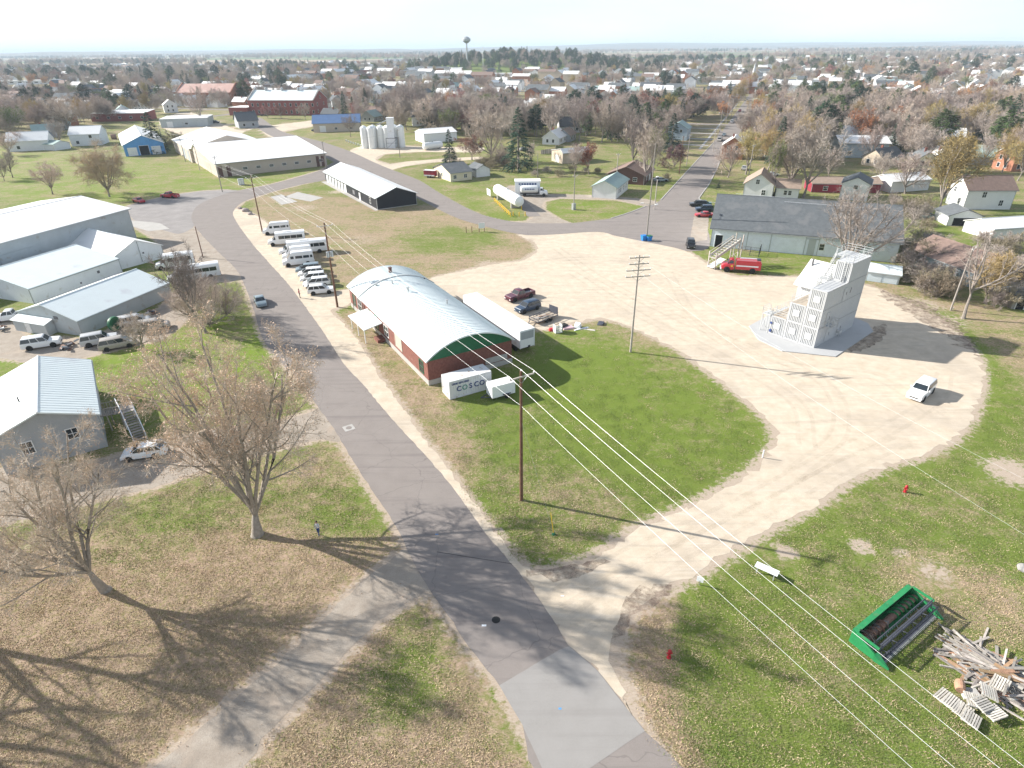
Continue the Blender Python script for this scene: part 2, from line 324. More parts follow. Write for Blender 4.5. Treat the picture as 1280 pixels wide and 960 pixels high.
# ground colours
def soil_mat(name, kind):
    m = bpy.data.materials.new(name); m.use_nodes = True; nt = m.node_tree; bs = nt.nodes['Principled BSDF']; L = nt.links.new
    geo = _n(nt, 'ShaderNodeNewGeometry'); co = geo.outputs['Position']
    def noise(sc, det=6, rough=.6, vec=None, dist=0):
        n = _n(nt, 'ShaderNodeTexNoise'); n.inputs['Scale'].default_value = sc; n.inputs['Detail'].default_value = det; n.inputs['Roughness'].default_value = rough; n.inputs['Distortion'].default_value = dist
        L(vec or co, n.inputs['Vector']); return n.outputs[0]
    def rng(x, a, b, c=0, d=1):
        r = _n(nt, 'ShaderNodeMapRange'); r.inputs[1].default_value = a; r.inputs[2].default_value = b; r.inputs[3].default_value = c; r.inputs[4].default_value = d; L(x, r.inputs[0]); return r.outputs[0]
    def mix(f, a, b):
        x = _n(nt, 'ShaderNodeMix', data_type='RGBA')
        if isinstance(f, float): x.inputs[0].default_value = f
        else: L(f, x.inputs[0])
        for i, c in ((6, a), (7, b)):
            if isinstance(c, tuple): x.inputs[i].default_value = (*c, 1)
            else: L(c, x.inputs[i])
        return x.outputs[2]
    def math_(op, a, b):
        x = _n(nt, 'ShaderNodeMath', operation=op)
        for i, c in ((0, a), (1, b)):
            if isinstance(c, (int, float)): x.inputs[i].default_value = c
            else: L(c, x.inputs[i])
        return x.outputs[0]
    def stretch(ang, sx, sy):
        mp = _n(nt, 'ShaderNodeMapping'); mp.inputs['Rotation'].default_value = (0, 0, ang); mp.inputs['Scale'].default_value = (sx, sy, 1); L(co, mp.inputs[0]); return mp.outputs[0]
    def bumpit(h, dist, st=.8):
        b = _n(nt, 'ShaderNodeBump'); b.inputs['Strength'].default_value = st; b.inputs['Distance'].default_value = dist; L(h, b.inputs['Height']); L(b.outputs[0], bs.inputs['Normal'])
    bs.inputs['Roughness'].default_value = .95; bs.inputs['Specular IOR Level'].default_value = .15
    if kind == 'ground':
        def attr(n): a = _n(nt, 'ShaderNodeAttribute', attribute_name=n); return a.outputs['Fac']
        fine = noise(6, 8, .78, stretch(R(-28), .6, 1.5)); mid = noise(1.1, 6, .65); mow = noise(.5, 5, .65, stretch(R(35), .25, 1.3), .4); b0 = noise(.12, 5, .6); big = math_('ADD', math_('MULTIPLY', b0, .6), math_('MULTIPLY', mow, .4))
        g = mix(rng(mid, .25, .75), (.105, .160, .022), (.145, .190, .034))
        g = mix(rng(fine, .42, .75), g, (.185, .20, .07))
        lush = mix(rng(fine, .3, .7), (.125, .195, .018), (.19, .26, .036))
        g = mix(attr('lush'), g, lush)
        t = mix(rng(fine, .35, .65), (.28, .20, .145), (.47, .35, .26))
        t = mix(rng(noise(2.3, 6, .7), .45, .62), t, (.235, .205, .095)); t = mix(math_('MULTIPLY', rng(noise(.45, 7, .7), .5, .68), .6), t, (.20, .15, .10))
        dm = math_('ADD', attr('dry'), math_('MULTIPLY', math_('SUBTRACT', math_('ADD', math_('MULTIPLY', fine, .9), math_('ADD', math_('MULTIPLY', mid, .6), math_('MULTIPLY', big, 1.0))), 1.25), 1.9))
        c = mix(rng(dm, .25, .75), g, t)
        # fallen leaf flecks
        vo = _n(nt, 'ShaderNodeTexVoronoi'); vo.inputs['Scale'].default_value = 6; L(co, vo.inputs['Vector'])
        flk = math_('MULTIPLY', rng(vo.outputs['Distance'], .22, .12), rng(dm, .2, .9))
        c = mix(math_('MULTIPLY', flk, .5), c, (.50, .39, .24))
        bare = math_('ADD', attr('bare'), math_('MULTIPLY', math_('SUBTRACT', noise(1.6, 8, .75), .5), 1.6))
        br = mix(rng(fine, .3, .7), (.34, .26, .20), (.50, .43, .35))
        c = mix(rng(bare, .42, .62), c, br)
        # open country beyond the town: tilled fields and pasture
        fv = _n(nt, 'ShaderNodeTexVoronoi'); fv.inputs['Scale'].default_value = .0016; L(stretch(.4, 1, 1.7), fv.inputs['Vector'])
        cr = _n(nt, 'ShaderNodeValToRGB'); cr.color_ramp.interpolation = 'CONSTANT'; L(fv.outputs['Color'], cr.inputs[0])
        el = cr.color_ramp.elements; el[0].color = (.26, .19, .13, 1); el[1].position = .3; el[1].color = (.36, .28, .19, 1)
        for ps, cc in ((.5, (.17, .13, .09, 1)), (.65, (.12, .17, .05, 1)), (.8, (.33, .26, .18, 1))): e = el.new(ps); e.color = cc
        c = mix(attr('field'), c, cr.outputs[0])
        L(c, bs.inputs['Base Color']); bumpit(fine, .06, .7)
    elif kind == 'gravel':
        fine = noise(9, 8, .8); mid = noise(.7, 7, .65); big = noise(.09, 4, .6)
        c = mix(rng(mid, .3, .7), (.50, .42, .32), (.65, .56, .45))
        c = mix(rng(fine, .5, .75), c, (.42, .37, .30))
        c = mix(math_('MULTIPLY', rng(big, .5, .66), .5), c, (.40, .345, .285))
        st = rng(noise(.9, 5, .6, stretch(R(52), .12, 1.6), .6), .54, .66)
        c = mix(math_('MULTIPLY', st, .35), c, (.36, .315, .26))
        st2 = rng(noise(1.2, 5, .6, stretch(R(-30), .1, 1.4), .8), .57, .68)
        c = mix(math_('MULTIPLY', st2, .3), c, (.62, .58, .51))
        L(c, bs.inputs['Base Color']); bumpit(fine, .04, .6)
    elif kind == 'greygravel':
        fine = noise(9, 8, .8); mid = noise(.6, 7, .65)
        c = mix(rng(mid, .3, .7), (.29, .245, .20), (.42, .37, .315)); c = mix(rng(fine, .5, .75), c, (.24, .20, .17))
        c = mix(rng(noise(.25, 4), .55, .7), c, (.38, .31, .25))
        L(c, bs.inputs['Base Color']); bumpit(fine, .05, .7)
    elif kind == 'asphalt':
        fine = noise(14, 8, .8); mid = noise(.5, 6, .6)
        c = mix(rng(mid, .3, .7), (.215, .190, .172), (.265, .237, .215)); c = mix(rng(fine, .35, .75), c, (.285, .255, .245))
        st = rng(noise(.8, 5, .6, stretch(R(-56), .06, 1.3), .3), .52, .68)
        c = mix(math_('MULTIPLY', st, .4), c, (.15, .13, .128))
        # sealed cracks
        vo = _n(nt, 'ShaderNodeTexVoronoi', feature='DISTANCE_TO_EDGE'); vo.inputs['Scale'].default_value = .16
        nv = _n(nt, 'ShaderNodeTexNoise'); nv.inputs['Scale'].default_value = .8; L(co, nv.inputs['Vector']); va = _n(nt, 'ShaderNodeVectorMath', operation='ADD'); L(co, va.inputs[0]); L(nv.outputs['Color'], va.inputs[1]); L(va.outputs[0], vo.inputs['Vector'])
        c = mix(math_('MULTIPLY', rng(vo.outputs[0], .006, .003), .25), c, (.07, .062, .062))
        L(c, bs.inputs['Base Color']); bumpit(fine, .02, .5)
    elif kind == 'oldasphalt':
        fine = noise(12, 8, .8); mid = noise(.3, 6, .65)
        c = mix(rng(mid, .3, .7), (.22, .205, .20), (.33, .31, .30)); c = mix(rng(fine, .4, .75), c, (.30, .28, .27))
        L(c, bs.inputs['Base Color']); bumpit(fine, .02, .5)
    elif kind == 'road_concrete':
        fine = noise(14, 8, .8); mid = noise(.5, 6, .6)
        c = mix(rng(mid, .3, .7), (.27, .258, .245), (.31, .297, .285)); c = mix(rng(fine, .4, .75), c, (.33, .317, .305))
        c = mix(math_('MULTIPLY', rng(noise(.9, 5, .6, stretch(R(-56), .05, 1.5), .2), .5, .65), .35), c, (.24, .225, .215))
        L(c, bs.inputs['Base Color']); bumpit(fine, .015, .5)
    elif kind == 'track':
        fine = noise(2.5, 7, .75)
        L(mix(rng(fine, .3, .7), (.44, .37, .29), (.52, .45, .36)), bs.inputs['Base Color'])
        L(rng(noise(.5, 8, .8), .35, .75, 0, .17), bs.inputs['Alpha'])
    elif kind == 'dirt':
        fine = noise(6, 8, .8)
        L(mix(rng(fine, .3, .7), (.16, .115, .09), (.33, .25, .20)), bs.inputs['Base Color']); bumpit(fine, .08, .8)
        L(rng(noise(.9, 8, .8), .38, .66, 0, .75), bs.inputs['Alpha'])
    return m
M_GROUND = soil_mat('grass_and_fallen_leaves', 'ground'); M_GRAV = soil_mat('pale_crushed_limestone', 'gravel'); M_GGRAV = soil_mat('grey_gravel', 'greygravel')
M_ASPH = soil_mat('pinkish_worn_asphalt', 'asphalt'); M_OASPH = soil_mat('bleached_old_asphalt', 'oldasphalt'); M_RCONC = soil_mat('smooth_grey_road_patch', 'road_concrete')
M_TRACK = soil_mat('tyre_worn_gravel', 'track'); M_DIRT2 = soil_mat('scuffed_tan_soil', 'track'); M_DIRT = soil_mat('trodden_brown_dirt', 'dirt')

# ground sheet
def axis_lines(lo, hi, step, far, ratio=1.16):
    a = list(np.arange(lo, hi + 1e-6, step)); s = step; x = hi
    while x < far: s *= ratio; x += s; a.append(x)
    s = step; x = lo; b = []
    while x > -far: s *= ratio; x -= s; b.append(x)
    return np.array(b[::-1] + a)
gx = axis_lines(-150, 120, 1.0, 19000); gy = axis_lines(14, 300, 1.0, 19000)
X, Y = np.meshgrid(gx, gy); XF, YF = X.ravel(), Y.ravel()
def inside(poly, x, y):
    r = np.zeros(x.shape, bool); n = len(poly)
    for i in range(n):
        x1, y1 = poly[i]; x2, y2 = poly[(i + 1) % n]
        if y1 == y2: continue
        r ^= ((y1 > y) != (y2 > y)) & (x < (x2 - x1) * (y - y1) / (y2 - y1) + x1)
    return r
def dist_to(poly, x, y):
    d = np.full(x.shape, 1e9); n = len(poly)
    for i in range(n):
        a = np.array(poly[i]); b = np.array(poly[(i + 1) % n]); ab = b - a; l = (ab @ ab) + 1e-9
        t = np.clip(((x - a[0]) * ab[0] + (y - a[1]) * ab[1]) / l, 0, 1)
        d = np.minimum(d, np.hypot(x - a[0] - t * ab[0], y - a[1] - t * ab[1]))
    return np.where(inside(poly, x, y), 0, d)
near = (np.abs(XF) < 260) & (YF > 0) & (YF < 460)
xn, yn = XF[near], YF[near]
def field(specs, base):
    f = np.full(xn.shape, float(base))
    for kind, pts, val, soft in specs:
        if kind == 'poly': d = dist_to([tuple(G(*p)) for p in pts], xn, yn)
        else: c = G(*pts[0]); d = np.maximum(0, np.hypot(xn - c.x, yn - c.y) - pts[1])
        k = np.clip(1 - d / soft, 0, 1); k = k * k * (3 - 2 * k); f = f * (1 - k) + val * k
    return f
dry = field([
    ('poly', [(-200, 560), (200, 560), (420, 545), (500, 680), (650, 975), (-400, 975)], .52, 4), ('poly', [(-200, 720), (60, 700), (330, 690), (500, 700), (520, 745), (400, 860), (300, 975), (-400, 975)], .92, 5), ('poly', [(300, 960), (520, 760), (560, 800), (640, 975)], .8, 2),
    ('disc', ((440, 630), 2.5), .38, 4), ('disc', ((480, 600), 1.5), .4, 3), ('disc', ((200, 650), 3), .5, 6), ('disc', ((500, 860), 1.2), .32, 3), ('disc', ((520, 800), 1.), .4, 3),
    ('poly', [(330, 240), (560, 262), (660, 300), (640, 325), (540, 345), (400, 350), (330, 290)], .70, 5), ('disc', ((560, 300), 8), .35, 8), ('disc', ((470, 270), 4), .6, 5),
    ('poly', [(440, 395), (530, 480), (600, 560), (560, 590), (500, 500)], .68, 5),
    ('poly', [(600, 480), (760, 470), (940, 530), (900, 600), (700, 690), (640, 600)], .16, 6),
    ('disc', ((720, 470), 5), .05, 8), ('poly', [(620, 600), (700, 690), (780, 650), (740, 600)], .42, 4),
    ('poly', [(780, 800), (800, 760), (960, 665), (1100, 600), (1280, 560), (1300, 975), (900, 975)], .22, 5),
    ('poly', [(780, 790), (800, 760), (830, 750), (820, 860), (860, 960), (810, 900)], .85, 2.0), ('disc', ((1200, 740), 3), .66, 5), ('disc', ((1150, 620), 3), .25, 5), ('disc', ((1000, 830), 2), .42, 4),
    ('poly', [(1090, 350), (1290, 400), (1290, 470), (1230, 440), (1130, 380)], .62, 4), ('poly', [(1130, 375), (1230, 440), (1240, 560), (1270, 500), (1180, 390)], .22, 3),
    ('poly', [(700, 395), (860, 440), (780, 400)], .6, 3)], .36)
lush = field([('poly', [(120, 430), (230, 420), (300, 400), (330, 410), (280, 520), (160, 500)], 1., 5), ('poly', [(0, 190), (150, 200), (250, 210), (270, 235), (150, 258), (0, 240)], .85, 12), ('poly', [(0, 455), (60, 455), (0, 520)], .8, 3),
              ('poly', [(560, 230), (640, 240), (640, 272), (590, 262), (520, 228)], .5, 5), ('poly', [(690, 252), (800, 256), (760, 272), (700, 272)], .7, 3), ('poly', [(860, 318), (1000, 320), (1090, 350), (1010, 345), (900, 335)], .5, 4),
              ('poly', [(640, 420), (720, 410), (860, 450), (940, 520), (820, 570), (700, 520)], .35, 8), ('poly', [(1120, 370), (1240, 440), (1250, 520), (1160, 400)], .4, 3), ('poly', [(280, 225), (410, 205), (410, 214), (300, 236)], .8, 3)], .12)
bare = np.zeros(xn.shape)
OUT = {}
for i, pl in enumerate([ROAD, ROAD2] + GRAV):
    pts = [tuple(G(*p)) for p in pl]; d = dist_to(pts, xn, yn); soft = 2.6 if pl is LOT else 1.8
    bare = np.maximum(bare, np.clip(1.0 - d / soft, 0, 1) * (.78 if i != 1 else .45))
for (p, rad, v) in (((983, 690), .9, .9), ((1077, 683), .9, .9), ((1125, 690), .7, .8), ((1170, 715), 1.6, .6), ((1265, 590), 2.6, .75), ((640, 400), 3, .5), ((500, 540), 1.5, .45), ((560, 440), 2, .4), ((450, 300), 6, .45), ((380, 260), 5, .5), ((470, 345), 4, .45), ((610, 330), 3, .6), ((420, 240), 3, .6), ((1040, 500), 1, .3), ((1180, 400), 4, .55), ((1150, 380), 4, .6)):
    c = G(*p); bare = np.maximum(bare, v * np.clip(1.3 - np.hypot(xn - c.x, yn - c.y) / (rad * 1.6), 0, 1))
rf = np.random.RandomState(3)
def full(a, default):
    f = np.full(XF.shape, float(default)); f[near] = a; return f
edge = np.clip((yn - 150) / 130, 0, 1); dry = dry * (1 - edge) + np.maximum(dry, np.where(xn > 70, .62, .46)) * edge
fieldv = np.clip((np.hypot(XF, YF) - 1900) / 500, 0, 1) 
me = bpy.data.meshes.new('ground'); nxg, nyg = len(gx), len(gy)
me.vertices.add(nxg * nyg); me.vertices.foreach_set('co', np.stack([XF, YF, np.zeros_like(XF)], 1).ravel())
ii = (np.arange(nyg - 1)[:, None] * nxg + np.arange(nxg - 1)[None, :]).ravel()
q = np.stack([ii, ii + 1, ii + nxg + 1, ii + nxg], 1)
me.loops.add(q.size); me.loops.foreach_set('vertex_index', q.ravel()); me.polygons.add(len(q)); me.polygons.foreach_set('loop_start', np.arange(0, q.size, 4)); me.polygons.foreach_set('loop_total', np.full(len(q), 4)); me.update()
for nm, a in (('dry', full(dry, .56)), ('lush', full(lush, .1)), ('bare', full(np.maximum(bare, .2 * edge), .2)), ('field', fieldv)):
    at = me.attributes.new(nm, 'FLOAT', 'POINT'); at.data.foreach_set('value', a.astype(np.float32))
me.materials.append(M_GROUND); ground = put('ground', me, None, 'structure')

# roads, yards and drives, each a sheet a few millimetres above the one below
sheet('gravel_lot', smooth_outline(LOT, 4, .24, 2), .008, M_GRAV)
sheet('gravel_verge', smooth_outline(STRIP, 4, .12, 3), .012, M_GRAV)
sheet('gravel_drive', smooth_outline(PATH, 4, .09, 4), .008, M_GGRAV)
sheet('house_driveway', smooth_outline(DRIVE, 4, .12, 5), .008, M_GGRAV)
sheet('vehicle_yard', smooth_outline(VANLOT, 4, .1, 6), .006, M_GGRAV)
sheet('gravel_yard', smooth_outline(YARD, 4, .3, 7), .006, M_GRAV)
sheet('silo_apron', smooth_outline(SILOPAD, 4, .2, 8), .006, M_GRAV)
sheet('tank_drive', smooth_outline(TANKDRV, 4, .2, 9), .006, M_GGRAV)
sheet('car_park', smooth_outline([(158, 262), (172, 254), (212, 245), (256, 239), (300, 239), (252, 255), (241, 268), (243, 282), (225, 292), (205, 288), (175, 280)], 4, .03, 10), .014, M_OASPH)
sheet('asphalt_road', smooth_outline(ROAD, 4, .035, 11), .020, M_ASPH)
sheet('crossing_road', smooth_outline(ROAD2, 4, .03, 12), .024, M_ASPH)
sheet('tank_drive_asphalt', smooth_outline([(636, 238), (645, 240), (676, 270), (660, 271)], 1, .02, 13), .016, M_ASPH)
sheet('road_patch', smooth_outline([(624, 857), (700, 812), (712, 808), (747, 839), (787, 890), (806, 914), (735, 962), (690, 975), (683, 972), (653, 907)], 1, .01, 14), .026, M_RCONC)
for nm, pl in (('concrete_slab', [(355, 246), (372, 240), (404, 247), (388, 252)]), ('concrete_slab', [(338, 246), (352, 243), (372, 252), (352, 256)]), ('concrete_slab', [(160, 275), (200, 279), (212, 286), (186, 289), (165, 283)])):
    sheet(nm, smooth_outline(pl, 1, .02, 15), .018, CONC)
sheet('fill_apron', smooth_outline([(868, 268), (886, 272), (884, 300), (862, 303)], 1, .05, 17), .030, M_GGRAV)
# kerb line along the tank corner and the long street
def ribbon(name, pts, wid, z, m, kind='structure', parent=None):
    mb = MB()
    for i in range(len(pts) - 1):
        a, b = pts[i], pts[i + 1]; d = (b - a).normalized(); n = Vector((-d.y, d.x)) * wid / 2
        mb.quad((a.x - n.x, a.y - n.y, z), (b.x - n.x, b.y - n.y, z), (b.x + n.x, b.y + n.y, z), (a.x + n.x, a.y + n.y, z))
    return mb.build(name, m, parent, kind=kind)
def spline(px, step=1.2, world=False):
    P = [Vector(p) if world else G(*p) for p in px]; P = [P[0] * 2 - P[1]] + P + [P[-1] * 2 - P[-2]]; out = []
    for i in range(1, len(P) - 2):
        p0, p1, p2, p3 = P[i - 1:i + 3]; k = max(1, int((p2 - p1).length / step))
        for j in range(k): t = j / k; out.append(.5 * ((2 * p1) + (p2 - p0) * t + (2 * p0 - 5 * p1 + 4 * p2 - p3) * t * t + (3 * p1 - p0 - 3 * p2 + p3) * t ** 3))
    out.append(P[-2]); return out
def kerb(px):
    pts = spline(px, 2); mb = MB()
    for a, b in zip(pts, pts[1:]): mb.bar((a.x, a.y, .06), (b.x, b.y, .06), .3, .12)
    mb.build('kerb', CONC, None, kind='structure')
kerb([(764, 273), (786, 266), (807, 258)]); kerb([(826, 250), (848, 226), (870, 202), (893, 177)]); kerb([(886, 231), (897, 209), (902, 195)]); kerb([(900, 254), (882, 252), (874, 249), (877, 243), (886, 231)])
for pl in ([(700, 760), (800, 700), (930, 640), (1040, 580), (1120, 540), (1180, 500), (1190, 470)], [(730, 790), (830, 715), (950, 650), (1060, 590), (1140, 555)], [(1000, 600), (1060, 540), (1040, 480), (960, 440), (860, 400), (760, 350), (700, 310)], [(1020, 560), (1000, 500), (900, 440), (800, 390), (720, 340)], [(560, 350), (640, 335), (720, 325), (800, 330), (900, 360)], [(1180, 520), (1100, 470), (980, 450), (880, 400), (840, 340)], [(640, 380), (720, 370), (820, 380), (900, 430)]):
    s = spline(pl, .8); ribbon('tyre_track', s, .5, .013, M_TRACK)
    off = [p + Vector((-(s[min(i + 1, len(s) - 1)] - s[max(i - 1, 0)]).normalized().y, (s[min(i + 1, len(s) - 1)] - s[max(i - 1, 0)]).normalized().x)) * 1.7 for i, p in enumerate(s)]
    ribbon('tyre_track', off, .5, .016, M_TRACK)
for pl in ([(545, 322), (590, 327), (640, 331)], [(540, 331), (590, 333), (625, 333)]): ribbon('gravel_track', spline(pl, .8), .9, .01, M_DIRT2)
for pl, j in (([(1062, 440), (1090, 432), (1110, 412), (1100, 404), (1080, 418)], .3), ([(655, 716), (690, 725), (720, 722), (760, 700), (735, 702), (700, 712)], .25), ([(780, 750), (820, 730), (840, 738), (790, 770), (775, 800), (770, 790)], .3),
              ([(1100, 365), (1150, 378), (1200, 410), (1225, 445), (1190, 425), (1140, 395)], .5)):
    sheet('dirt_patch', smooth_outline(pl, 4, j, 21), .015, M_DIRT)
# seams of the road patches, manhole lids, paint marks
for pl in ([(335, 345), (372, 352)],): pass
ribbon('crack_seal', spline([(546, 690), (640, 705)], .7), .05, .0245, DARK)
mh = MB().lathe([(0, .0), (.34, .0), (.34, .012), (0, .012)], 16)
for p, mm, lb in (((436, 535), CONCW, 'square pale manhole surround set in the road'),):
    c = G(*p); o = MB().box(-.62, -.62, 0, .62, .62, .01).build('manhole_collar', CONC, None, kind='structure'); o.location = (c.x, c.y, .022); o.rotation_euler = (0, 0, R(32))
    o2 = mh.build('manhole_cover', M_ASPH, None, kind='structure'); o2.location = (c.x, c.y, .036)
c = G(620, 775); o = mh.build('manhole_cover', DARK, None, kind='structure'); o.location = (c.x, c.y, .02)
c = G(605, 782); o = MB().box(-.18, -.09, 0, .18, .09, .004).build('paint_mark', WHITE, None, kind='structure'); o.location = (c.x, c.y, .021)
c = G(700, 886); o = MB().box(-.1, -.07, 0, .1, .07, .004).build('paint_mark', BLUE, None, kind='structure'); o.location = (c.x, c.y, .027)
for p in ((546, 668), (703, 745)):
    c = G(*p); o = MB().box(-.14, -.05, 0, .14, .05, .004).build('paint_mark', BLUE if p[0] < 600 else WHITE, None, kind='structure'); o.location = (c.x, c.y, .021)

# streets of the town, a grid turned 68 degrees
ST = R(68.2); SU = Vector((math.cos(ST), math.sin(ST))); SV = Vector((-SU.y, SU.x)); SO = (G(893, 190) + G(903, 190)) / 2
def town(u, v): return SO + SU * u + SV * v
TOWNRECTS = []
def street(u0, v0, u1, v1, wid, nm='street', m=None, z=.022):
    a, b = town(u0, v0), town(u1, v1); ribbon(nm, [a, b], wid, z, m or M_ASPH); TOWNRECTS.append((a, b, wid))
street(-2, 0, 900, 0, 9.0, 'long_street')
for i, v in enumerate((-330, -220, -112, 118, 225, 340, 460)): street(60 if v > 0 else -20, v, 1000, v, 7, z=.018)
for i, u in enumerate((105, 215, 330, 450, 570, 700)): street(u, -450, u, 560, 7, z=.014)
street(20, -20, 20, -230, 6, 'side_street', M_OASPH, z=.010)
for u in (18, 40, 62, 84): 
    street(u, 6, u + .1, 24, 3, 'concrete_drive', CONC, .030)
    street(u - 8, -6, u - 7.9, -20, 3, 'concrete_drive', CONC, .030)
street(6, 8.4, 260, 8.4, 1.1, 'sidewalk', CONC, .034); street(8, -8.4, 260, -8.4, 1.1, 'sidewalk', CONC, .034)
# ------------------------------------------------------------------ buildings
_cache = {}
def cached(key, fn):
    if key not in _cache: _cache[key] = fn()
    return _cache[key]
def frame_mesh(w, h, m, mull):
    mb = MB(); t = .09
    mb.box(-w / 2 - t, -.02, -t, w / 2 + t, .06, 0).box(-w / 2 - t, -.02, h, w / 2 + t, .06, h + t)
    mb.box(-w / 2 - t, -.02, 0, -w / 2, .06, h).box(w / 2, -.02, 0, w / 2 + t, .06, h)
    if mull: mb.box(-w / 2, .0, h / 2 - .03, w / 2, .05, h / 2 + .03)
    if mull > 1: mb.box(-.03, .0, 0, .03, .05, h / 2 - .03).box(-.03, .0, h / 2 + .03, .03, .05, h)
    return mb.mesh('window', m)
def opening(par, pos, yaw, w, h, kind, m=None):
    if kind in ('window', 'window2'):
        m = m or TRIM
        f = put('window', cached(('wf', w, h, m.name, kind), lambda: frame_mesh(w, h, m, 2 if kind == 'window2' else 1)), par)
        g = put('pane', cached(('wp', w, h), lambda: MB().box(-w / 2, -.02, 0, w / 2, .015, h).mesh('pane', GLASS)), f)
    elif kind == 'simple_window':
        f = put('window', cached(('sw', w, h, (m or TRIM).name), lambda: _simple(w, h, m or TRIM)), par)
    elif kind == 'door':
        f = put('door', cached(('d', w, h, (m or TRIM).name), lambda: MB().box(-w / 2, -.02, 0, w / 2, .05, h).box(-w / 2 - .08, -.02, 0, -w / 2, .08, h + .08).box(w / 2, -.02, 0, w / 2 + .08, .08, h + .08).mesh('door', m or TRIM)), par)
        put('handle', cached('hd', lambda: MB().box(w / 2 - .15, .05, h * .45, w / 2 - .08, .1, h * .45 + .12).mesh('handle', STEELG)), f)
    elif kind == 'garage_door':
        def gd():
            mb = MB(); n = max(2, int(h / .55))
            for i in range(n): mb.box(-w / 2, -.02, i * h / n + .015, w / 2, .03 if i % 2 else .035, (i + 1) * h / n - .015)
            mb.box(-w / 2 - .1, -.02, 0, -w / 2, .07, h + .1).box(w / 2, -.02, 0, w / 2 + .1, .07, h + .1).box(-w / 2, -.02, h, w / 2, .07, h + .1); return mb.mesh('garage_door', m or TRIM)
        f = put('garage_door', cached(('g', w, h, (m or TRIM).name), gd), par)
    elif kind == 'sliding_door':
        f = put('sliding_door', cached(('s', w, h, (m or TRIM).name), lambda: MB().box(-w / 2, .03, 0, w / 2, .12, h).box(-w / 2 - .5, .02, h, w / 2 + .5, .16, h + .14).mesh('sliding_door', m or TRIM)), par)
    elif kind == 'doorway':
        f = put('doorway', cached(('dw', w, h), lambda: MB().box(-w / 2, -.02, 0, w / 2, .012, h).mesh('doorway', DARKIN)), par)  # no hole cut: dark slab paints the shade of the interior
        g = put('door_frame', cached(('dwf', w, h), lambda: MB().box(-w / 2 - .12, -.02, 0, -w / 2, .09, h + .12).box(w / 2, -.02, 0, w / 2 + .12, .09, h + .12).box(-w / 2, -.02, h, w / 2, .09, h + .12).mesh('door_frame', m or TRIM)), f)
    elif kind == 'louvre':
        f = put('vent', cached(('lv', w, h), lambda: MB().box(-w / 2, -.02, 0, w / 2, .06, h).mesh('vent', TOWERD)), par)
    f.location = pos; f.rotation_euler = (0, 0, yaw); return f
def _simple(w, h, m):
    mb = MB(); t = .1; mb.box(-w / 2 - t, -.02, -t, w / 2 + t, .04, h + t); mb.k = 1; mb.box(-w / 2, .04, 0, w / 2, .05, h)
    return mb.mesh('window', [m, GLASS])
def face(L, W, f, u, z):
    return {'S': (Vector((u, 0, z)), math.pi), 'N': (Vector((u, W, z)), 0), 'A': (Vector((0, u, z)), math.pi / 2), 'B': (Vector((L, u, z)), -math.pi / 2)}[f]
def openings(t, L, W, ops):
    for o in ops:
        f, u, z, w, h, k = o[:6]; pos, yaw = face(L, W, f, u, z); opening(t, pos, yaw, w, h, k, o[6] if len(o) > 6 else None)
def gable(name, label, cat, O, yaw, L, W, he, hr, wm, rm, ops=(), ov=.35, seam=0, roof2=None, base=None, group=None, rp=.5, thick=.14, trim=None, seam_m=None, trim_m=None):
    """walls + pitched roof; ridge runs along local x at y = rp*W"""
    t = thing(name, label, cat, O, R(yaw), group); yr = rp * W
    b = MB(); z0 = -.3
    b.quad((0, 0, z0), (L, 0, z0), (L, 0, he), (0, 0, he)); b.quad((L, W, z0), (0, W, z0), (0, W, he), (L, W, he))
    b.quad((0, W, z0), (0, 0, z0), (0, 0, he), (0, yr, hr), (0, W, he)); b.quad((L, 0, z0), (L, W, z0), (L, W, he), (L, yr, hr), (L, 0, he))
    b.build('wall', wm, t)
    def slope(y0, z0_, sgn):
        dy = abs(yr - y0); s = (hr - z0_) / dy; ye = y0 + sgn * -ov; ze = z0_ - ov * s
        mb = MB(); e = .02
        pts = [(-ov, ye, ze + e), (L + ov, ye, ze + e), (L + ov, yr, hr + e), (-ov, yr, hr + e)]
        top = [(p[0], p[1], p[2] + thick) for p in pts]; v = pts + top; bb = len(mb.v); mb.v += v
        for q in ((0, 1, 2, 3), (7, 6, 5, 4), (0, 4, 5, 1), (1, 5, 6, 2), (2, 6, 7, 3), (3, 7, 4, 0)): mb.f.append(q); mb.m.append(0)
        o = mb.build('roof', rm if sgn > 0 or roof2 is None else roof2, t)
        if seam:
            sm = MB(); n = int((L + 2 * ov) / seam)
            for i in range(n + 1):
                x = -ov + .03 + i * (L + 2 * ov - .06) / n
                sm.bar((x, ye, ze + e + thick + .012), (x, yr, hr + e + thick + .012), .07, .035)
            sm.build('roof_seam', seam_m or rm, o, kind='stuff')
        return o
    slope(0, he, 1)
    if rp < 1: slope(W, he, -1)
    c = MB().tube([(-ov - .01, yr, hr + thick + .0), (L + ov + .01, yr, hr + thick + .0)], .11, 6).build('ridge_cap', trim or rm, t)
    if math.hypot(O[0], O[1]) < 330:
        cme = MB().box(0, 0, 0, .12, .12, he - .02).mesh('corner_trim', trim_m or STEELG)
        for x in (-.03, L - .09):
            for y in (-.03, W - .09): put('corner_trim', cme, t).location = (x, y, 0)
        for y0, sg in ((0, -1),) + (((W, 1),) if rp < 1 else ()):
            gm = MB(); zz_ = he - ov * (hr - he) / (yr if sg < 0 else W - yr) + .0; gm.bar((-ov, y0 + sg * (ov + .06), zz_), (L + ov, y0 + sg * (ov + .06), zz_), .11, .12); gm.build('gutter', trim_m or STEELG, t)
    if base: MB().box(-.04, -.04, -.3, L + .04, W + .04, base).build('foundation', CONC, t)
    openings(t, L, W, ops); return t
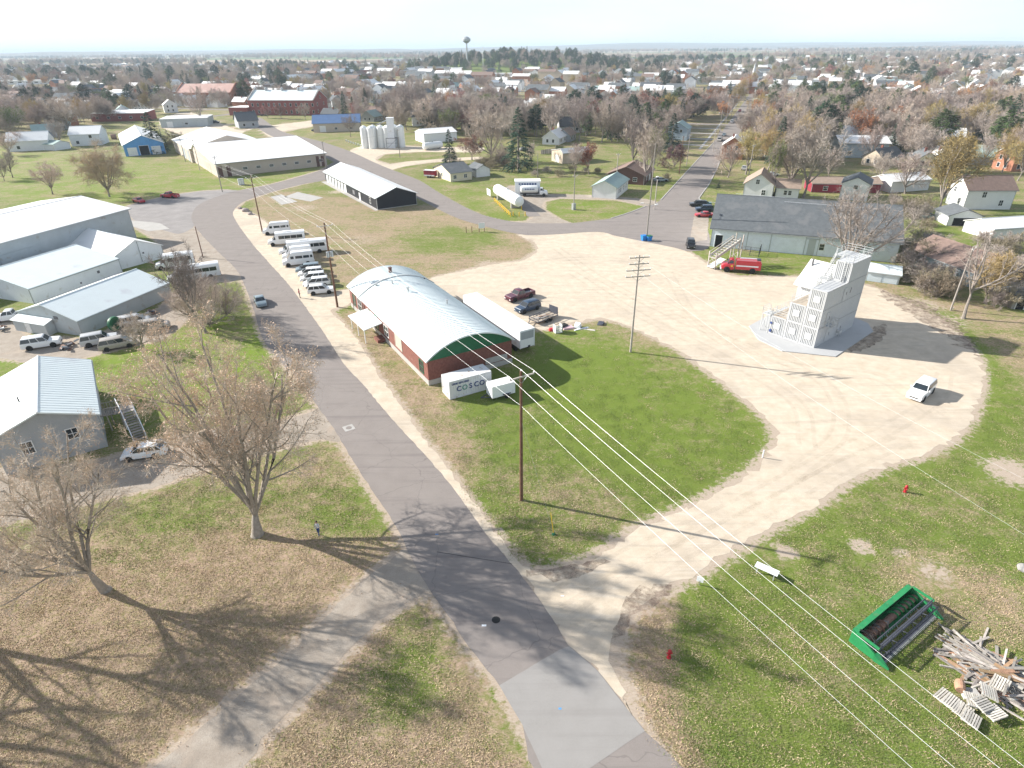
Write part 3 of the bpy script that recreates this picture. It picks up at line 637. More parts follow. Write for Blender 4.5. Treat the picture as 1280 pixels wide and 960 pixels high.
def chimney(t, x, y, z0, z1, m=BRICK, s=.7):
    c = MB().box(x - s / 2, y - s / 2, z0, x + s / 2, y + s / 2, z1).box(x - s / 2 - .06, y - s / 2 - .06, z1, x + s / 2 + .06, y + s / 2 + .06, z1 + .1).build('chimney', m, t); return c
def flat(name, label, cat, O, yaw, L, W, h, wm, rm, ops=(), slope=.0, ov=.2):
    t = thing(name, label, cat, O, R(yaw)); b = MB()
    b.quad((0, 0, -.3), (L, 0, -.3), (L, 0, h), (0, 0, h)); b.quad((L, W, -.3), (0, W, -.3), (0, W, h + slope), (L, W, h + slope))
    b.quad((0, W, -.3), (0, 0, -.3), (0, 0, h), (0, W, h + slope)); b.quad((L, 0, -.3), (L, W, -.3), (L, W, h + slope), (L, 0, h)); b.build('wall', wm, t)
    b = MB(); v = [(-ov, -ov, h + .02), (L + ov, -ov, h + .02), (L + ov, W + ov, h + slope + .02), (-ov, W + ov, h + slope + .02)]
    b.v += v + [(p[0], p[1], p[2] + .16) for p in v]
    for q in ((3, 2, 1, 0), (4, 5, 6, 7), (0, 1, 5, 4), (1, 2, 6, 5), (2, 3, 7, 6), (3, 0, 4, 7)): b.f.append(q); b.m.append(0)
    b.build('roof', rm, t); openings(t, L, W, ops); return t

# --- brick shop with the barrel roof
L1, W1, HE, HA = 33.6, 12.9, 3.55, 5.95
t = thing('brick_workshop', 'long red brick workshop with a ribbed white barrel roof beside the main road', 'workshop', (0, 78.0), R(120.3))
b = MB(); b.box(0, 0, .75, L1, W1, HE - .02); b.build('wall', BRICK, t)
MB().box(-.06, -.06, -.3, L1 + .06, W1 + .06, .75).build('foundation', CONC, t)
NS = 26; arc = []
rad = ((W1 / 2 + .25) ** 2 + (HA - HE) ** 2) / (2 * (HA - HE)); half = math.asin((W1 / 2 + .25) / rad)
def arcpt(a, dr=0): return (W1 / 2 + math.sin(a) * (rad + dr), HE + (math.cos(a) * (rad + dr)) - rad + (HA - HE))
for i in range(NS + 1): arc.append(arcpt(-half + 2 * half * i / NS))
g = MB(); g.quad(*[(.02, max(0, min(W1, y)), z - .03) for y, z in arc]); g.build('gable_panel', GREENPAINT, t)
g = MB(); g.quad(*[(L1 - .02, max(0, min(W1, y)), z - .03) for y, z in arc][::-1]); g.build('gable_panel', GREENPAINT, t)
rf_ = MB(); rings = []
for x in (-.35, L1 + .35): rings.append([(x, y, z) for y, z in arc] + [(x, *arcpt(-half + 2 * half * i / NS, .13)) for i in range(NS, -1, -1)])
rf_.rings(rings); roof = rf_.build('barrel_roof', PALEROOF, t, smooth=True)
nr = 56
ribm = MB()
for i in range(NS):
    p, q_ = arcpt(-half + 2 * half * i / NS, .16), arcpt(-half + 2 * half * (i + 1) / NS, .16); ribm.bar((0, *p), (0, *q_), .06, .06)
ribme = ribm.mesh('roof_rib', PALEROOF)
for i in range(nr + 1):
    o = put('roof_rib', ribme, roof); o.location = (-.3 + i * (L1 + .6) / nr, 0, 0)
fm = MB()
for i in range(NS):
    p, q_ = arcpt(-half + 2 * half * i / NS, .22), arcpt(-half + 2 * half * (i + 1) / NS, .22); fm.bar((0, *p), (0, *q_), .3, .14)
o = put('fire_wall_coping', fm.mesh('fire_wall_coping', STEELG), roof); o.location = (L1 - 6.2, 0, 0)
for x, y, z1, s, nm, m_ in ((L1 - 3.6, 6.4, HA + .9, .45, 'chimney', DOORBR), (19.5, 7.4, HA + .75, .3, 'roof_vent', STEELG), (L1 - 7, 10.2, HE + 2.1, .3, 'roof_vent', STEELG), (12, 4.2, HA + .45, .28, 'roof_vent', STEELG), (L1 - 6.9, 1.6, HE + 1.5, .14, 'stack_pipe', DARK), (L1 - 9, 8.1, HA + .5, .22, 'roof_vent', STEELG)):
    if nm == 'chimney': MB().box(x - s / 2, y - s / 2, HE, x + s / 2, y + s / 2, z1).box(x - s / 2 - .06, y - s / 2 - .06, z1, x + s / 2 + .06, y + s / 2 + .06, z1 + .12).build(nm, m_, t)
    else: MB().tube([(x, y, HE + .6), (x, y, z1)], s / 2, 8).tube([(x, y, z1), (x, y, z1 + .14)], s * .8, 8).build(nm, m_, t)
BW = [('N', 2.2, 1.1, 1.3, 1.7, 'window', GREENPAINT), ('N', 10.6, 1.1, 2.6, 2.0, 'garage_door', TAN), ('N', 15.7, 1.25, 1.8, 1.6, 'window2', TRIM), ('N', 20.0, .75, 1.2, 2.3, 'window', GREENPAINT), ('N', 23.3, 1.2, .9, 1.6, 'window', GREENPAINT), ('N', 26.2, .75, 1.0, 2.1, 'door', DOORBR), ('N', 28.3, .9, 2.0, 2.2, 'window2', TRIM), ('N', 31.2, 1.1, 1.2, 1.7, 'window', GREENPAINT),
      ('S', 5, 1.3, 1.4, 1.4, 'window', TRIM), ('S', 12, 1.3, 1.4, 1.4, 'window', TRIM), ('S', 22, 1.3, 1.4, 1.4, 'window', TRIM), ('B', 6, 1.2, 1.4, 1.4, 'window', TRIM)]
openings(t, L1, W1, BW)
for y in range(0, 13, 1):                      # brick pilaster strip joints of the block band at the end wall
    pass
MB().box(-.12, .8, .9, -.07, 4.3, 1.75).build('block_infill', CONC, t)
MB().bar((-.1, W1 + .16, HE - .04), (L1 + .1, W1 + .16, HE - .04), .14, .12).build('gutter', STEELG, t)
cn = MB(); z = 2.55; c0 = (19.0, W1 + .02)
for dx in (0,):
    cn.v += [(17.2, W1, 2.85), (24.2, W1, 2.85), (24.2, W1 + 3.3, 2.3), (17.2, W1 + 3.0, 2.3), (17.2, W1, 2.72), (24.2, W1, 2.72), (24.2, W1 + 3.3, 2.18), (17.2, W1 + 3.0, 2.18)]
    for q in ((0, 1, 2, 3), (7, 6, 5, 4), (0, 4, 5, 1), (1, 5, 6, 2), (2, 6, 7, 3), (3, 7, 4, 0)): cn.f.append(q); cn.m.append(0)
cn.build('entrance_canopy', PALEROOF, t)
for x in (17.4, 20.7, 24.0): MB().bar((x, W1 + 2.9, 0), (x, W1 + 2.9, 2.2), .12).build('canopy_post', TRIM, t)
MB().box(16.4, W1 + .06, 0, 18.2, W1 + 1.3, .5).build('entrance_step', BRICK, t)

# --- the family of pitched buildings (ridge along local x; S,N long walls; A,B ends)
cs = lambda a: Vector((math.cos(R(a)), math.sin(R(a))))
A3 = Vector((-37.2, 173.4)); W3 = 12.0; O3 = A3 + cs(31.5) * W3
stor = [('N', 50 - 1.6 * 0 - 3.2 * i - 2.5, .05, 2.0, 2.35, 'garage_door', TRIM) for i in range(7)] + [('N', 14.5, .05, 1.1, 2.2, 'door', TRIM), ('N', 5.5, .9, 1.0, 1.6, 'window', TRIM), ('N', 20, .9, 2.0, 1.2, 'louvre')]
gable('storage_shed', 'long low black steel storage shed with a white roof and a row of white garage doors', 'shed', O3, 121.0, 50.1, W3, 3.3, 5.5, BLACKMET, WHITEROOF, stor, ov=.45, roof2=PALEROOF, seam=0, base=.18)
sheet('shed_apron', [O3 + cs(121) * x + cs(211) * y for x, y in ((-.5, 12), (-.5, 12.9), (50.5, 13.6), (50.5, 12))], .014, CONC)
A4 = Vector((-103.9, 225.9))
t4 = gable('tan_warehouse', 'wide tan metal warehouse with a bright white low roof and a row of small white windows', 'warehouse', A4, 34.8, 40.0, 42, 4.6, 7.5, TAN, WHITEROOF, [('S', 5 + i * 4.7, 1.8, 1.5, .8, 'window') for i in range(1, 8)] + [('S', 1.2, 0, 1.2, 3.6, 'door', DOORBR), ('S', 4, 0, 1.2, 3.6, 'door', DOORBR), ('S', 36.6, 0, 1.0, 3.8, 'door', DOORBR), ('S', 38.6, 0, 1.0, 3.8, 'door', DOORBR), ('A', 12, 0, 3.2, 3.4, 'garage_door', TAN)], ov=.5, rp=.83)
gable('white_warehouse', 'tall white gabled warehouse joined behind the wide tan warehouse', 'warehouse', A4 + cs(124.8) * 41 + cs(34.8) * 29, 124.8, 38, 30, 5.2, 9.2, CREAM, WHITEROOF, [('N', 5, 0, 4, 4, 'garage_door', GALV), ('N', 14, 0, 4, 4, 'garage_door', GALV)], ov=.4)
W5 = 15.6; O5 = Vector((-164.3, 276.2)) + cs(37) * W5
gable('blue_fronted_shed', 'white roofed shed with a bright blue front, one open dark doorway and two white doors', 'shed', O5, 121, 48, W5, 4.5, 7.9, BLUE, WHITEROOF, [('A', 12.6, .1, 3.4, 3.2, 'garage_door', TRIM), ('A', 3.4, .1, 3.4, 3.2, 'garage_door', TRIM), ('A', 8, .05, 3.6, 3.8, 'doorway', TRIM), ('A', .9, .1, .8, 2.2, 'door', BLUE), ('N', 8, 1.4, 1.2, 1, 'window'), ('N', 20, 1.4, 1.2, 1, 'window')], roof2=WHITEROOF, ov=.4)
A6 = Vector((-90.8, 146.9))
gable('great_white_shed', 'largest white roofed grey shed at the left edge behind the joined white sheds', 'shed', A6 - cs(71.5) * 62, 71.5, 62, 28.4, 7.0, 9.0, GALV, WHITEROOF, [('S', 34, .2, 6.5, 4.4, 'sliding_door', GALV)], ov=.5)
gable('low_white_shed', 'low white shed wing with a plain pale roof in the middle of the joined white sheds', 'shed', Vector((-86, 103.4)), 70.5, 18.6, 17.5, 2.75, 4.7, WHITE, PALEROOF, [('S', 13.6, 1.4, .5, .5, 'louvre'), ('S', 9.5, .6, .3, .3, 'louvre')], ov=.12, rp=.62)
O6c = Vector((-75.9, 130.6))
gable('white_gabled_shed', 'white gabled shed with a drainpipe down its end wall at the right of the joined white sheds', 'shed', O6c, 148, 19.2, 10.4, 2.75, 5.1, WHITE, WHITEROOF, [('A', 4.2, 2.0, .35, .35, 'louvre')], ov=.25, roof2=WHITEROOF, trim=PALEROOF)
MB().tube([(-.1, 4.9, 4.8), (-.1, 4.9, .5), (-.35, 4.7, .3)], .06, 6).build('drainpipe', STEELG, THINGS[-1])
O6d = Vector((-68.4, 88.9))
td = gable('galvanised_shed', 'grey galvanised workshop shed with a green coil leaning on its long side', 'shed', O6d, 71.3, 18.4, 13.2, 2.55, 4.5, GALV, PALEROOF, [('A', 10.2, 0, 1.0, 2.2, 'door', TRIM), ('A', 4.5, 2.4, .9, .5, 'louvre')], ov=.15, rp=.52)
MB().rings([[(-1.5, 5.4, 0), (-.04, 5.4, 0), (-.04, 12.6, 0), (-1.5, 12.6, 0)], [(-1.5, 5.4, 1.9), (-.04, 5.4, 2.3), (-.04, 12.6, 2.3), (-1.5, 12.6, 1.9)]]).build('lean_to', GALV, td); MB().rings([[(-1.75, 5.2, 1.86), (-.04, 5.2, 2.33), (-.04, 12.8, 2.33), (-1.75, 12.8, 1.86)], [(-1.75, 5.2, 1.93), (-.04, 5.2, 2.4), (-.04, 12.8, 2.4), (-1.75, 12.8, 1.93)]]).build('lean_to_roof', PALEROOF, td); opening(td, Vector((-1.5, 9.4, 0)), math.pi / 2, 1.0, 1.7, 'door', TRIM)
t7 = gable('grey_roofed_house', 'nearest house at the left edge with a ribbed pale metal roof and a side stair', 'house', Vector((-46.5, 57.9)), 123.9, 15.6, 9.4, 4.45, 6.3, SIDEG, PALEROOF, [('A', 6.8, 1.8, 1.0, 1.4, 'window2'), ('A', 2.6, 2.2, 1.0, 1.2, 'window2'), ('S', 3.5, 1.2, 1, 2.1, 'door'), ('S', 9, 2, 1.2, 1.2, 'window2'), ('N', 5, 2, 1.2, 1.2, 'window2')], ov=.45, seam=.62, trim=WHITE, seam_m=PALEROOF)
MB().tube([(5.2, 6.6, 5.6), (5.2, 6.6, 6.3)], .07, 6).build('roof_vent', DARK, t7)
O8 = Vector((44.9, 134.6))
t8 = gable('long_barn', 'long pale blue barn under a broad dark grey shingle roof behind the training tower', 'barn', O8, -20.9, 36.8, 20.5, 4.3, 9.3, BARNSIDE, SHINGLE, [('S', 1.7, 0, 1.5, 2.7, 'doorway'), ('S', 5, .05, 3.4, 3.6, 'sliding_door', BARNSIDE), ('S', 22.6, 1.3, .9, 1.3, 'window'), ('S', 20.6, .1, 1.4, 3.3, 'sliding_door', GALV), ('S', 25.3, .05, 2.4, 3.3, 'sliding_door', BARNSIDE), ('S', 28.3, .05, 2.6, 3.1, 'sliding_door', TAN), ('S', 33.6, .05, 4.0, 3.1, 'garage_door', BARNSIDE), ('A', 5, 1.2, 1.2, 1.2, 'window'), ('A', 15, 1.2, 1.2, 1.2, 'window')], ov=.55, thick=.2)
for x in (7.6, 12.4, 19.3, 21.9, 24.3, 27, 31.2): MB().box(x - .07, -.09, 0, x + .07, -.003, 4.25).build('batten', GALV, t8)
sn = MB(); 
for x0, x1, yy, zz in ((3.5, 14, 11.0, 9.55), (14, 30, 8.6, 8.95)): sn.bar((x0, yy, zz + .12), (x1, yy - .5, zz + .0), .05, .05)
sn.build('roof_cable', WHITE, t8)
t9 = gable('small_blue_shed', 'small low pale blue shed with a flat pale roof beside the barn and behind the tower', 'shed', Vector((67.8, 110.9)), -28, 5.4, 4.0, 1.8, 2.3, BLUEWHITE, PALEROOF, [('S', 1.4, .05, 2.2, 1.5, 'sliding_door', BLUEWHITE), ('S', 4.0, .05, 2.2, 1.5, 'sliding_door', BLUEWHITE)], ov=.25, rp=.95)
# bungalows, garages and shops of the middle distance
OB = Vector((-19.9, 213.0))
tb = gable('small_white_bungalow', 'small white bungalow with a worn grey roof beside the red cargo trailer', 'house', OB, 30.7, 8.1, 13.5, 2.85, 4.9, SIDEY, SHINGLE, [('S', 1.6, .9, 1.1, 1.1, 'window2'), ('S', 5.6, .9, 1.1, 1.1, 'window2'), ('A', 3, .3, 1, 2, 'door'), ('A', 7, 1, 1, 1, 'window2')], ov=.4, rp=.5)
gable('white_garage', 'small white garage with one white door just right of the small white bungalow', 'garage', Vector((-6.9, 223.2)), 118, 7, 5.4, 2.5, 3.9, SIDEW, SHINGLE, [('A', 2.7, .05, 2.6, 2.1, 'garage_door')], ov=.3)
gable('white_corner_house', 'white house with a pale green gabled roof beside the tank corner lawn', 'house', Vector((31.4, 183.9)), 67.0, 14.7, 7.4, 3.3, 5.0, SIDEW, ROOFGRN, [('S', 3, 1.1, 1, 1.3, 'window2'), ('S', 5, 1.1, 1, 1.3, 'window2'), ('S', 9, 1.1, 1, 1.3, 'window2'), ('S', 12, 1.1, 1, 1.3, 'window2'), ('N', 6, 1, 1.2, 1.2, 'window2')], ov=.4)
gable('brown_house', 'brown house with a low brown roof right behind the white corner house', 'house', Vector((43.5, 204)), 67, 14, 12, 3.0, 5.4, DOORBR, SHINGBR, [('S', 4, 1, 1.4, 1.2, 'window2'), ('S', 9, 0, 2.6, 2.3, 'garage_door'), ('A', 3, 1, 1.2, 1.2, 'window2'), ('A', 8, 1, 1.2, 1.2, 'window2')], ov=.6)
gable('tan_garage', 'plain tan garage with a white roof half hidden behind the tall spruce', 'garage', Vector((20.5, 246.5)), 25, 12, 9, 4, 5.2, SIDET, WHITEROOF, [('A', 4.5, 0, 3, 2.6, 'garage_door')], ov=.3, rp=.2)
gable('white_arched_hut', 'long white hut beyond the silo yard with a pale roof', 'hut', Vector((-40.5, 309.6)), 28, 17, 12, 4.0, 5.6, WHITE, WHITEROOF, [], ov=.2)
gable('blue_roofed_hall', 'cream hall with a blue metal roof left of the white silos', 'hall', Vector((-106.5, 357)), 10, 25, 16, 4.5, 8.0, CREAM, ROOFBLUE, [('S', 5, .1, 3, 3, 'garage_door'), ('S', 12, 1.2, 1.4, 1, 'window'), ('S', 20, 1.2, 1.4, 1, 'window')], ov=.5)
gable('dark_slate_house', 'small dark blue-grey gabled building in front of the red brick hall', 'house', Vector((-156, 380)), 31, 11, 13, 4, 8, SIDEG, SHINGDK, [('S', 3, 1, 1.2, 1.4, 'simple_window'), ('S', 8, 1, 1.2, 1.4, 'simple_window')], ov=.5)
tt = gable('orange_brick_hall', 'long orange brick hall with a faded pink roof, farther left of the two brick halls', 'hall', Vector((-273, 553)), -4, 46, 26, 9.5, 15.5, BRICKOR, ROOFRED, [('S', 3 + 4.4 * i, 1.2, 1.4, 2.2, 'simple_window') for i in range(10)] + [('S', 3 + 4.4 * i, 5.6, 1.4, 2.0, 'simple_window') for i in range(10)] + [('B', 6 + 6 * i, 1.2, 1.4, 2.2, 'simple_window') for i in range(3)] + [('B', 6 + 6 * i, 6, 1.4, 2.2, 'simple_window') for i in range(3)], ov=.1)
for x in (-.3, 45.7): 
    p = MB(); p.quad((x, -.4, 9.5), (x, 13, 16.3), (x, 26.4, 9.5), (x, 26.4, 8), (x, -.4, 8)); p.quad((x + .6, -.4, 9.5), (x + .6, 13, 16.3), (x + .6, 26.4, 9.5), (x + .6, 26.4, 8), (x + .6, -.4, 8)); p.bar((x + .3, -.4, 9.5), (x + .3, 13, 16.4), .65, .2); p.bar((x + .3, 13, 16.4), (x + .3, 26.4, 9.5), .65, .2); p.build('parapet', BRICKOR, tt)
tt = gable('red_brick_hall', 'long dark red brick hall with a pale grey roof and small cupolas, nearer of the two brick halls', 'hall', Vector((-180, 462)), -9, 48, 22, 9.4, 15.0, BRICKDK, PALEROOF, [('S', 3 + 4.0 * i, 1.2, 1.2, 2.0, 'simple_window') for i in range(12)] + [('S', 3 + 4.0 * i, 5.6, 1.2, 1.9, 'simple_window') for i in range(12)] + [('B', 5.5, 1.4, 1.2, 2, 'simple_window'), ('B', 16, 1.4, 1.2, 2, 'simple_window'), ('B', 11, 10, 1.8, 1.8, 'simple_window'), ('B', 5.5, 5.6, 1.2, 2, 'simple_window'), ('B', 16, 5.6, 1.2, 2, 'simple_window')], ov=.15)
for x in (9, 21, 33): MB().tube([(x, 11, 14.8), (x, 11, 16.2)], 1.0, 8).tube([(x, 11, 16.2), (x, 11, 17)], [1.25, .1], 8).build('cupola', STEELG, tt)
for x in (-.2, 47.7):
    p = MB(); p.bar((x + .2, -.3, 9.6), (x + .2, 11, 15.7), .6, .5); p.bar((x + .2, 11, 15.7), (x + .2, 22.3, 9.6), .6, .5); p.build('parapet', CONC, tt)
flat('brick_annexe', 'low red brick annexe with a white flat roof joined to the left end of the red brick hall', 'annexe', Vector((-194, 461)), -9, 14, 16, 5, BRICKDK, WHITEROOF, [('S', 4, 1, 1.4, 1.6, 'simple_window'), ('S', 9, 1, 1.4, 1.6, 'simple_window')])
flat('flat_red_shed', 'low dark red shed with a flat white roof at the left beyond the blue-fronted shed', 'shed', Vector((-270, 428)), 4, 34, 16, 4.6, BRICKDK, WHITEROOF, [('S', 4 + 7 * i, 1.6, 1.6, 1.2, 'simple_window') for i in range(5)], slope=1)
flat('flat_grey_shop', 'low grey flat roofed shop behind the dark spruce and the blue-fronted shed', 'shop', Vector((-205, 388)), 14, 26, 20, 4.6, GALV, WHITEROOF, [('S', 5, .1, 3, 3, 'garage_door'), ('S', 14, 1.4, 1.6, 1, 'simple_window')])
flat('tank_office', 'small white office trailer with dark lettering and one wide window behind the tanker truck', 'office trailer', Vector((1.6, 190.6)), 0, 7.6, 4, 4.0, WHITE, WHITEROOF, [('S', 3.8, 1.6, 2.6, 1.1, 'window')])
tw_ = THINGS[-1]
for i in range(7): MB().box(1.1 + i * .8, -.04, 3.1, 1.1 + i * .8 + .55, -.015, 3.6).build('sign_letter', NAVY, tw_)
gable('red_long_barn', 'long low dark red barn with a tan roof seen through the bare trees behind the long barn', 'barn', Vector((92, 190.5)), -6, 20, 7, 2.6, 3.8, REDBARN, SHINGTAN, [('S', 4, .6, 1.2, 1.2, 'window'), ('S', 14, .05, 3, 2.2, 'sliding_door', REDBARN)], ov=.3)
gable('tall_white_shed', 'tall white gabled shed directly behind the right half of the long barn roof', 'shed', Vector((98.6, 151.8)), 60, 9.5, 7.2, 4.6, 6.3, SIDEW, SHINGLE, [('A', 3.6, 3.2, 1, 1, 'window')], ov=.3)
THINGS[-1].location = (G(1083, 252).x, G(1083, 252).y, 0)
gable('white_gable_house', 'white gabled house with a brown roof behind the left half of the long barn roof', 'house', G(964, 250), 66, 11, 8.0, 4.2, 7.0, SIDEW, SHINGTAN, [('A', 2.5, 1.2, 1, 1.4, 'window2'), ('A', 4.5, 4.2, .9, 1.2, 'window2'), ('S', 4, 1.2, 1, 1.4, 'window2')], ov=.4)
gable('white_annexe_house', 'small white house with a tan roof and two dark windows between the bare trees behind the barn', 'house', G(968, 249), -20, 6.2, 7, 3.4, 5.2, SIDEW, SHINGTAN, [('S', 2.6, 1.4, .8, 1.2, 'window'), ('S', 3.8, 1.4, .8, 1.2, 'window')], ov=.4)
gable('striped_white_hall', 'large pale blue hall with a white roof edged in brown beyond the red long barn', 'hall', G(1047, 197), -8, 18, 12, 5.5, 7.5, SIDEB, WHITEROOF, [('S', 4, 1, 1.4, 1.4, 'window'), ('S', 10, .05, 1.2, 2.4, 'door')], ov=.6)
gable('white_workshop', 'white workshop with a bright roof beyond the long barn, in front of the wide bare tree', 'workshop', G(1112, 241), 14, 14, 8, 3.2, 4.6, SIDEW, WHITEROOF, [('A', 4, .05, 3, 2.4, 'garage_door')], ov=.3)
gable('two_storey_white_house', 'two storey white house with a grey-brown roof at the right edge', 'house', G(1203, 262), -2, 12.5, 8, 5.2, 8.0, SIDEW, SHINGBR, [('S', 4.5, 3.2, 1, 1.4, 'window2'), ('S', 9.5, 1.0, 1, 1.4, 'window2'), ('A', 2.5, 1.2, .9, 1.4, 'window2'), ('A', 5.5, 3.8, .9, 1.2, 'window2')], ov=.4)
gable('open_garage', 'white garage with a wide open front crammed with clutter below the two storey white house', 'garage', G(1224, 283), 82, 7, 7.5, 2.5, 3.9, SIDEW, SHINGLE, [('A', 3.6, .05, 5.6, 1.9, 'doorway')], ov=.4)
gable('white_roofed_cabin', 'low cabin with a bright white roof at the far right edge below the white houses', 'cabin', G(1238, 300), 10, 14, 8, 2.5, 3.8, SIDEW, WHITEROOF, [], ov=.3)
gable('brown_roofed_house', 'blue-grey house with a faded brown roof among scrub at the right edge', 'house', G(1200, 350) + Vector((9.3, -1.5)), 103, 15, 10.5, 3.0, 5.2, SIDEB, SHINGBR, [('A', 5, 1, 1.2, 1.2, 'window2'), ('N', 5, 1, 1.2, 1.2, 'window2')], ov=.5)
gable('blue_street_house', 'light blue house with a green roof beside the big spruce on the long street', 'house', G(858, 176), 68, 12, 9, 5.2, 7.8, SIDEB, ROOFGRN, [('S', 3, 1.2, 1.1, 1.4, 'simple_window'), ('S', 8, 1.2, 1.1, 1.4, 'simple_window'), ('A', 3, 3.6, 1, 1.2, 'simple_window')], ov=.4)
gable('dormer_house', 'grey roofed white house with a dormer behind the yard trees', 'house', G(700, 166), 6, 13, 9, 3.2, 7.2, SIDEW, SHINGDK, [('S', 3, 1, 1.2, 1.3, 'simple_window'), ('S', 9, 1, 1.2, 1.3, 'simple_window')], ov=.4)
gable('white_house_left', 'white house with a pale roof standing at the left between the bare trees and the lawn', 'house', G(90, 183), 15, 13, 12, 5.2, 8.2, SIDEW, WHITEROOF, [('S', 3, 1, 1.2, 1.3, 'simple_window'), ('S', 9, 3.4, 1.2, 1.3, 'simple_window')], ov=.4)
gable('blue_patched_house', 'white house with a bright blue patch of roof at the left edge', 'house', G(12, 190), 20, 16, 11, 4.4, 7.6, SIDEW, WHITEROOF, [('S', 4, 1, 1.2, 1.3, 'simple_window')], ov=.4, roof2=ROOFBLUE)
gable('pale_garden_shed', 'low pale green roofed shed on the lawn at the left edge', 'shed', G(44, 187), -20, 13, 8, 2.6, 3.8, SIDEW, ROOFGRN, [], ov=.3)
gable('white_farmhouse', 'rambling white farmhouse among bare trees in the far left', 'house', G(68, 136), -5, 26, 13, 7, 11, SIDEW, SHINGLE, [('S', 3 + 4 * i, 1.2, 1.3, 1.6, 'simple_window') for i in range(6)] + [('S', 3 + 4 * i, 4.4, 1.3, 1.6, 'simple_window') for i in range(6)], ov=.4)
gable('white_villa', 'white villa with a steep pale roof left of the flat red shed', 'house', G(142, 133), -5, 14, 12, 7, 11, SIDEW, WHITEROOF, [('S', 3 + 4 * i, 1.2, 1.3, 1.6, 'simple_window') for i in range(3)], ov=.4)
gable('tan_brick_house', 'tan brick house with a grey roof near the right side among the trees', 'house', G(1140, 168), 4, 17, 12, 5.5, 8.5, mat('tan_brick_wall', (.46, .27, .12), .8, .1, 1), SHINGLE, [('S', 4, 1, 1.5, 1.4, 'simple_window'), ('S', 12, 1, 1.5, 1.4, 'simple_window')], ov=.4)

# --- silos, tanks
t = thing('silo_group', 'cluster of white upright silos with a taller tower in their midst', 'silos', G(452, 186), 0); t.scale = (.86, .86, .97)
for i, (x, y) in enumerate(((1.8, 2.2), (5.6, .8), (10, 4.5), (13.6, 3.2), (6, 5.2), (17, 6.5), (20.5, 4.8))):
    MB().lathe([(1.95, 0), (1.95, 8.9), (1.2, 9.5), (.3, 9.9), (0, 9.9)], 20).build('silo', TANKW, t, smooth=True).location = (x, y, 0)
MB().box(14.2, 1.2, 0, 17.6, 4.4, 12.8).box(14, 1, 12.8, 17.8, 4.6, 13.1).build('elevator_tower', WHITE, t)
fr = MB()
for x in (13.5, 19.5):
    for y in (-.5, 2.6): fr.bar((x, y, 0), (x, y, 4.6), .2)
fr.bar((13.5, -.5, 4.5), (19.5, -.5, 4.5), .2).bar((13.5, 2.6, 4.5), (19.5, 2.6, 4.5), .2).bar((13.5, -.5, 2.4), (19.5, -.5, 2.4), .12).bar((13.5, -.5, 0), (19.5, -.5, 4.5), .1)
fr.build('loading_frame', HDARK, t); MB().tube([(9, 1.0, 10.2), (16, 2.5, 12.6)], .22, 8).build('feed_pipe', STEELG, t)
postm = MB().box(-.25, -.25, 0, .25, .25, .9).mesh('marker_post', TRIM)
for i in range(9):
    p = G(433, 177).lerp(G(457, 185), i / 8); o = put('marker_post', postm); o.location = (p.x, p.y, 0); tagit(o, 'short white marker post in the slanting row left of the silos', 'post', 'white marker posts by the silo yard')
def hortank(name, label, A, B, r, zc, group=None, m=TANKW, legs=True):
    A, B = Vector(A), Vector(B); L = (B - A).length; t = thing(name, label, 'tank', A, math.atan2(B.y - A.y, B.x - A.x), group)
    pr = [(0, 0), (r * .5, .12), (r * .85, .45), (r, r * .8)] ; pr = pr + [(r, L - r * .8), (r * .85, L - .45), (r * .5, L - .12), (0, L)]
    MB().lathe(pr, 20, 'x', (0, 0, zc)).build('vessel', m, t, smooth=True)
    if legs:
        for x in (L * .2, L * .8): MB().box(x - .25, -r * .8, 0, x + .25, r * .8, zc - r * .45).build('saddle', CONC, t)
        MB().tube([(L * .5, 0, zc + r), (L * .5, 0, zc + r + .35)], .25, 8).build('manway', STEELG, t)
    return t
hortank('gas_tank', 'long white gas tank lying inside yellow guard posts at the road corner', G(621, 246), G(650, 263.5), 1.55, 2.4)
tk = THINGS[-1]; Ta, Tb = G(618, 252), G(638, 271)
bol = MB().tube([(0, 0, 0), (0, 0, 1.15)], .11, 8).mesh('guard_post', YEL)
k = 0
lineA = [(Ta.lerp(Tb, i / 9)) for i in range(10)]; lineB = [G(641.5, 270), G(649, 270.5), G(656.5, 270), G(652, 262), G(648, 257)]
for p in lineA + lineB:
    o = put('guard_post', bol); o.location = (p.x, p.y, 0); tagit(o, 'yellow guard post in the ring around the long gas tank', 'bollard', 'yellow guard posts round the gas tank')
rl = MB(); 
for a, b_ in zip(lineA, lineA[1:]): rl.bar((a.x, a.y, 1.0), (b_.x, b_.y, 1.0), .08); rl.bar((a.x, a.y, .55), (b_.x, b_.y, .55), .08)
o = rl.build('guard_rail', YEL); tagit(o, 'yellow double guard rail along the road side of the gas tank', 'rail')
t = thing('tank_sign', 'small pale sign board standing left of the long gas tank', 'sign', G(611, 246), R(-70)); MB().box(-1.6, -.04, .5, 1.6, .04, 2.3).build('board', WHITE, t); MB().box(-1.5, .04, 0, -1.4, .1, 2.2).build('post', STEELG, t); MB().box(1.4, .04, 0, 1.5, .1, 2.2).build('post', STEELG, t)
hortank('yard_tank', 'white horizontal tank on the ground right of the silo yard', G(529, 188), G(553, 185), 1.5, 1.6)

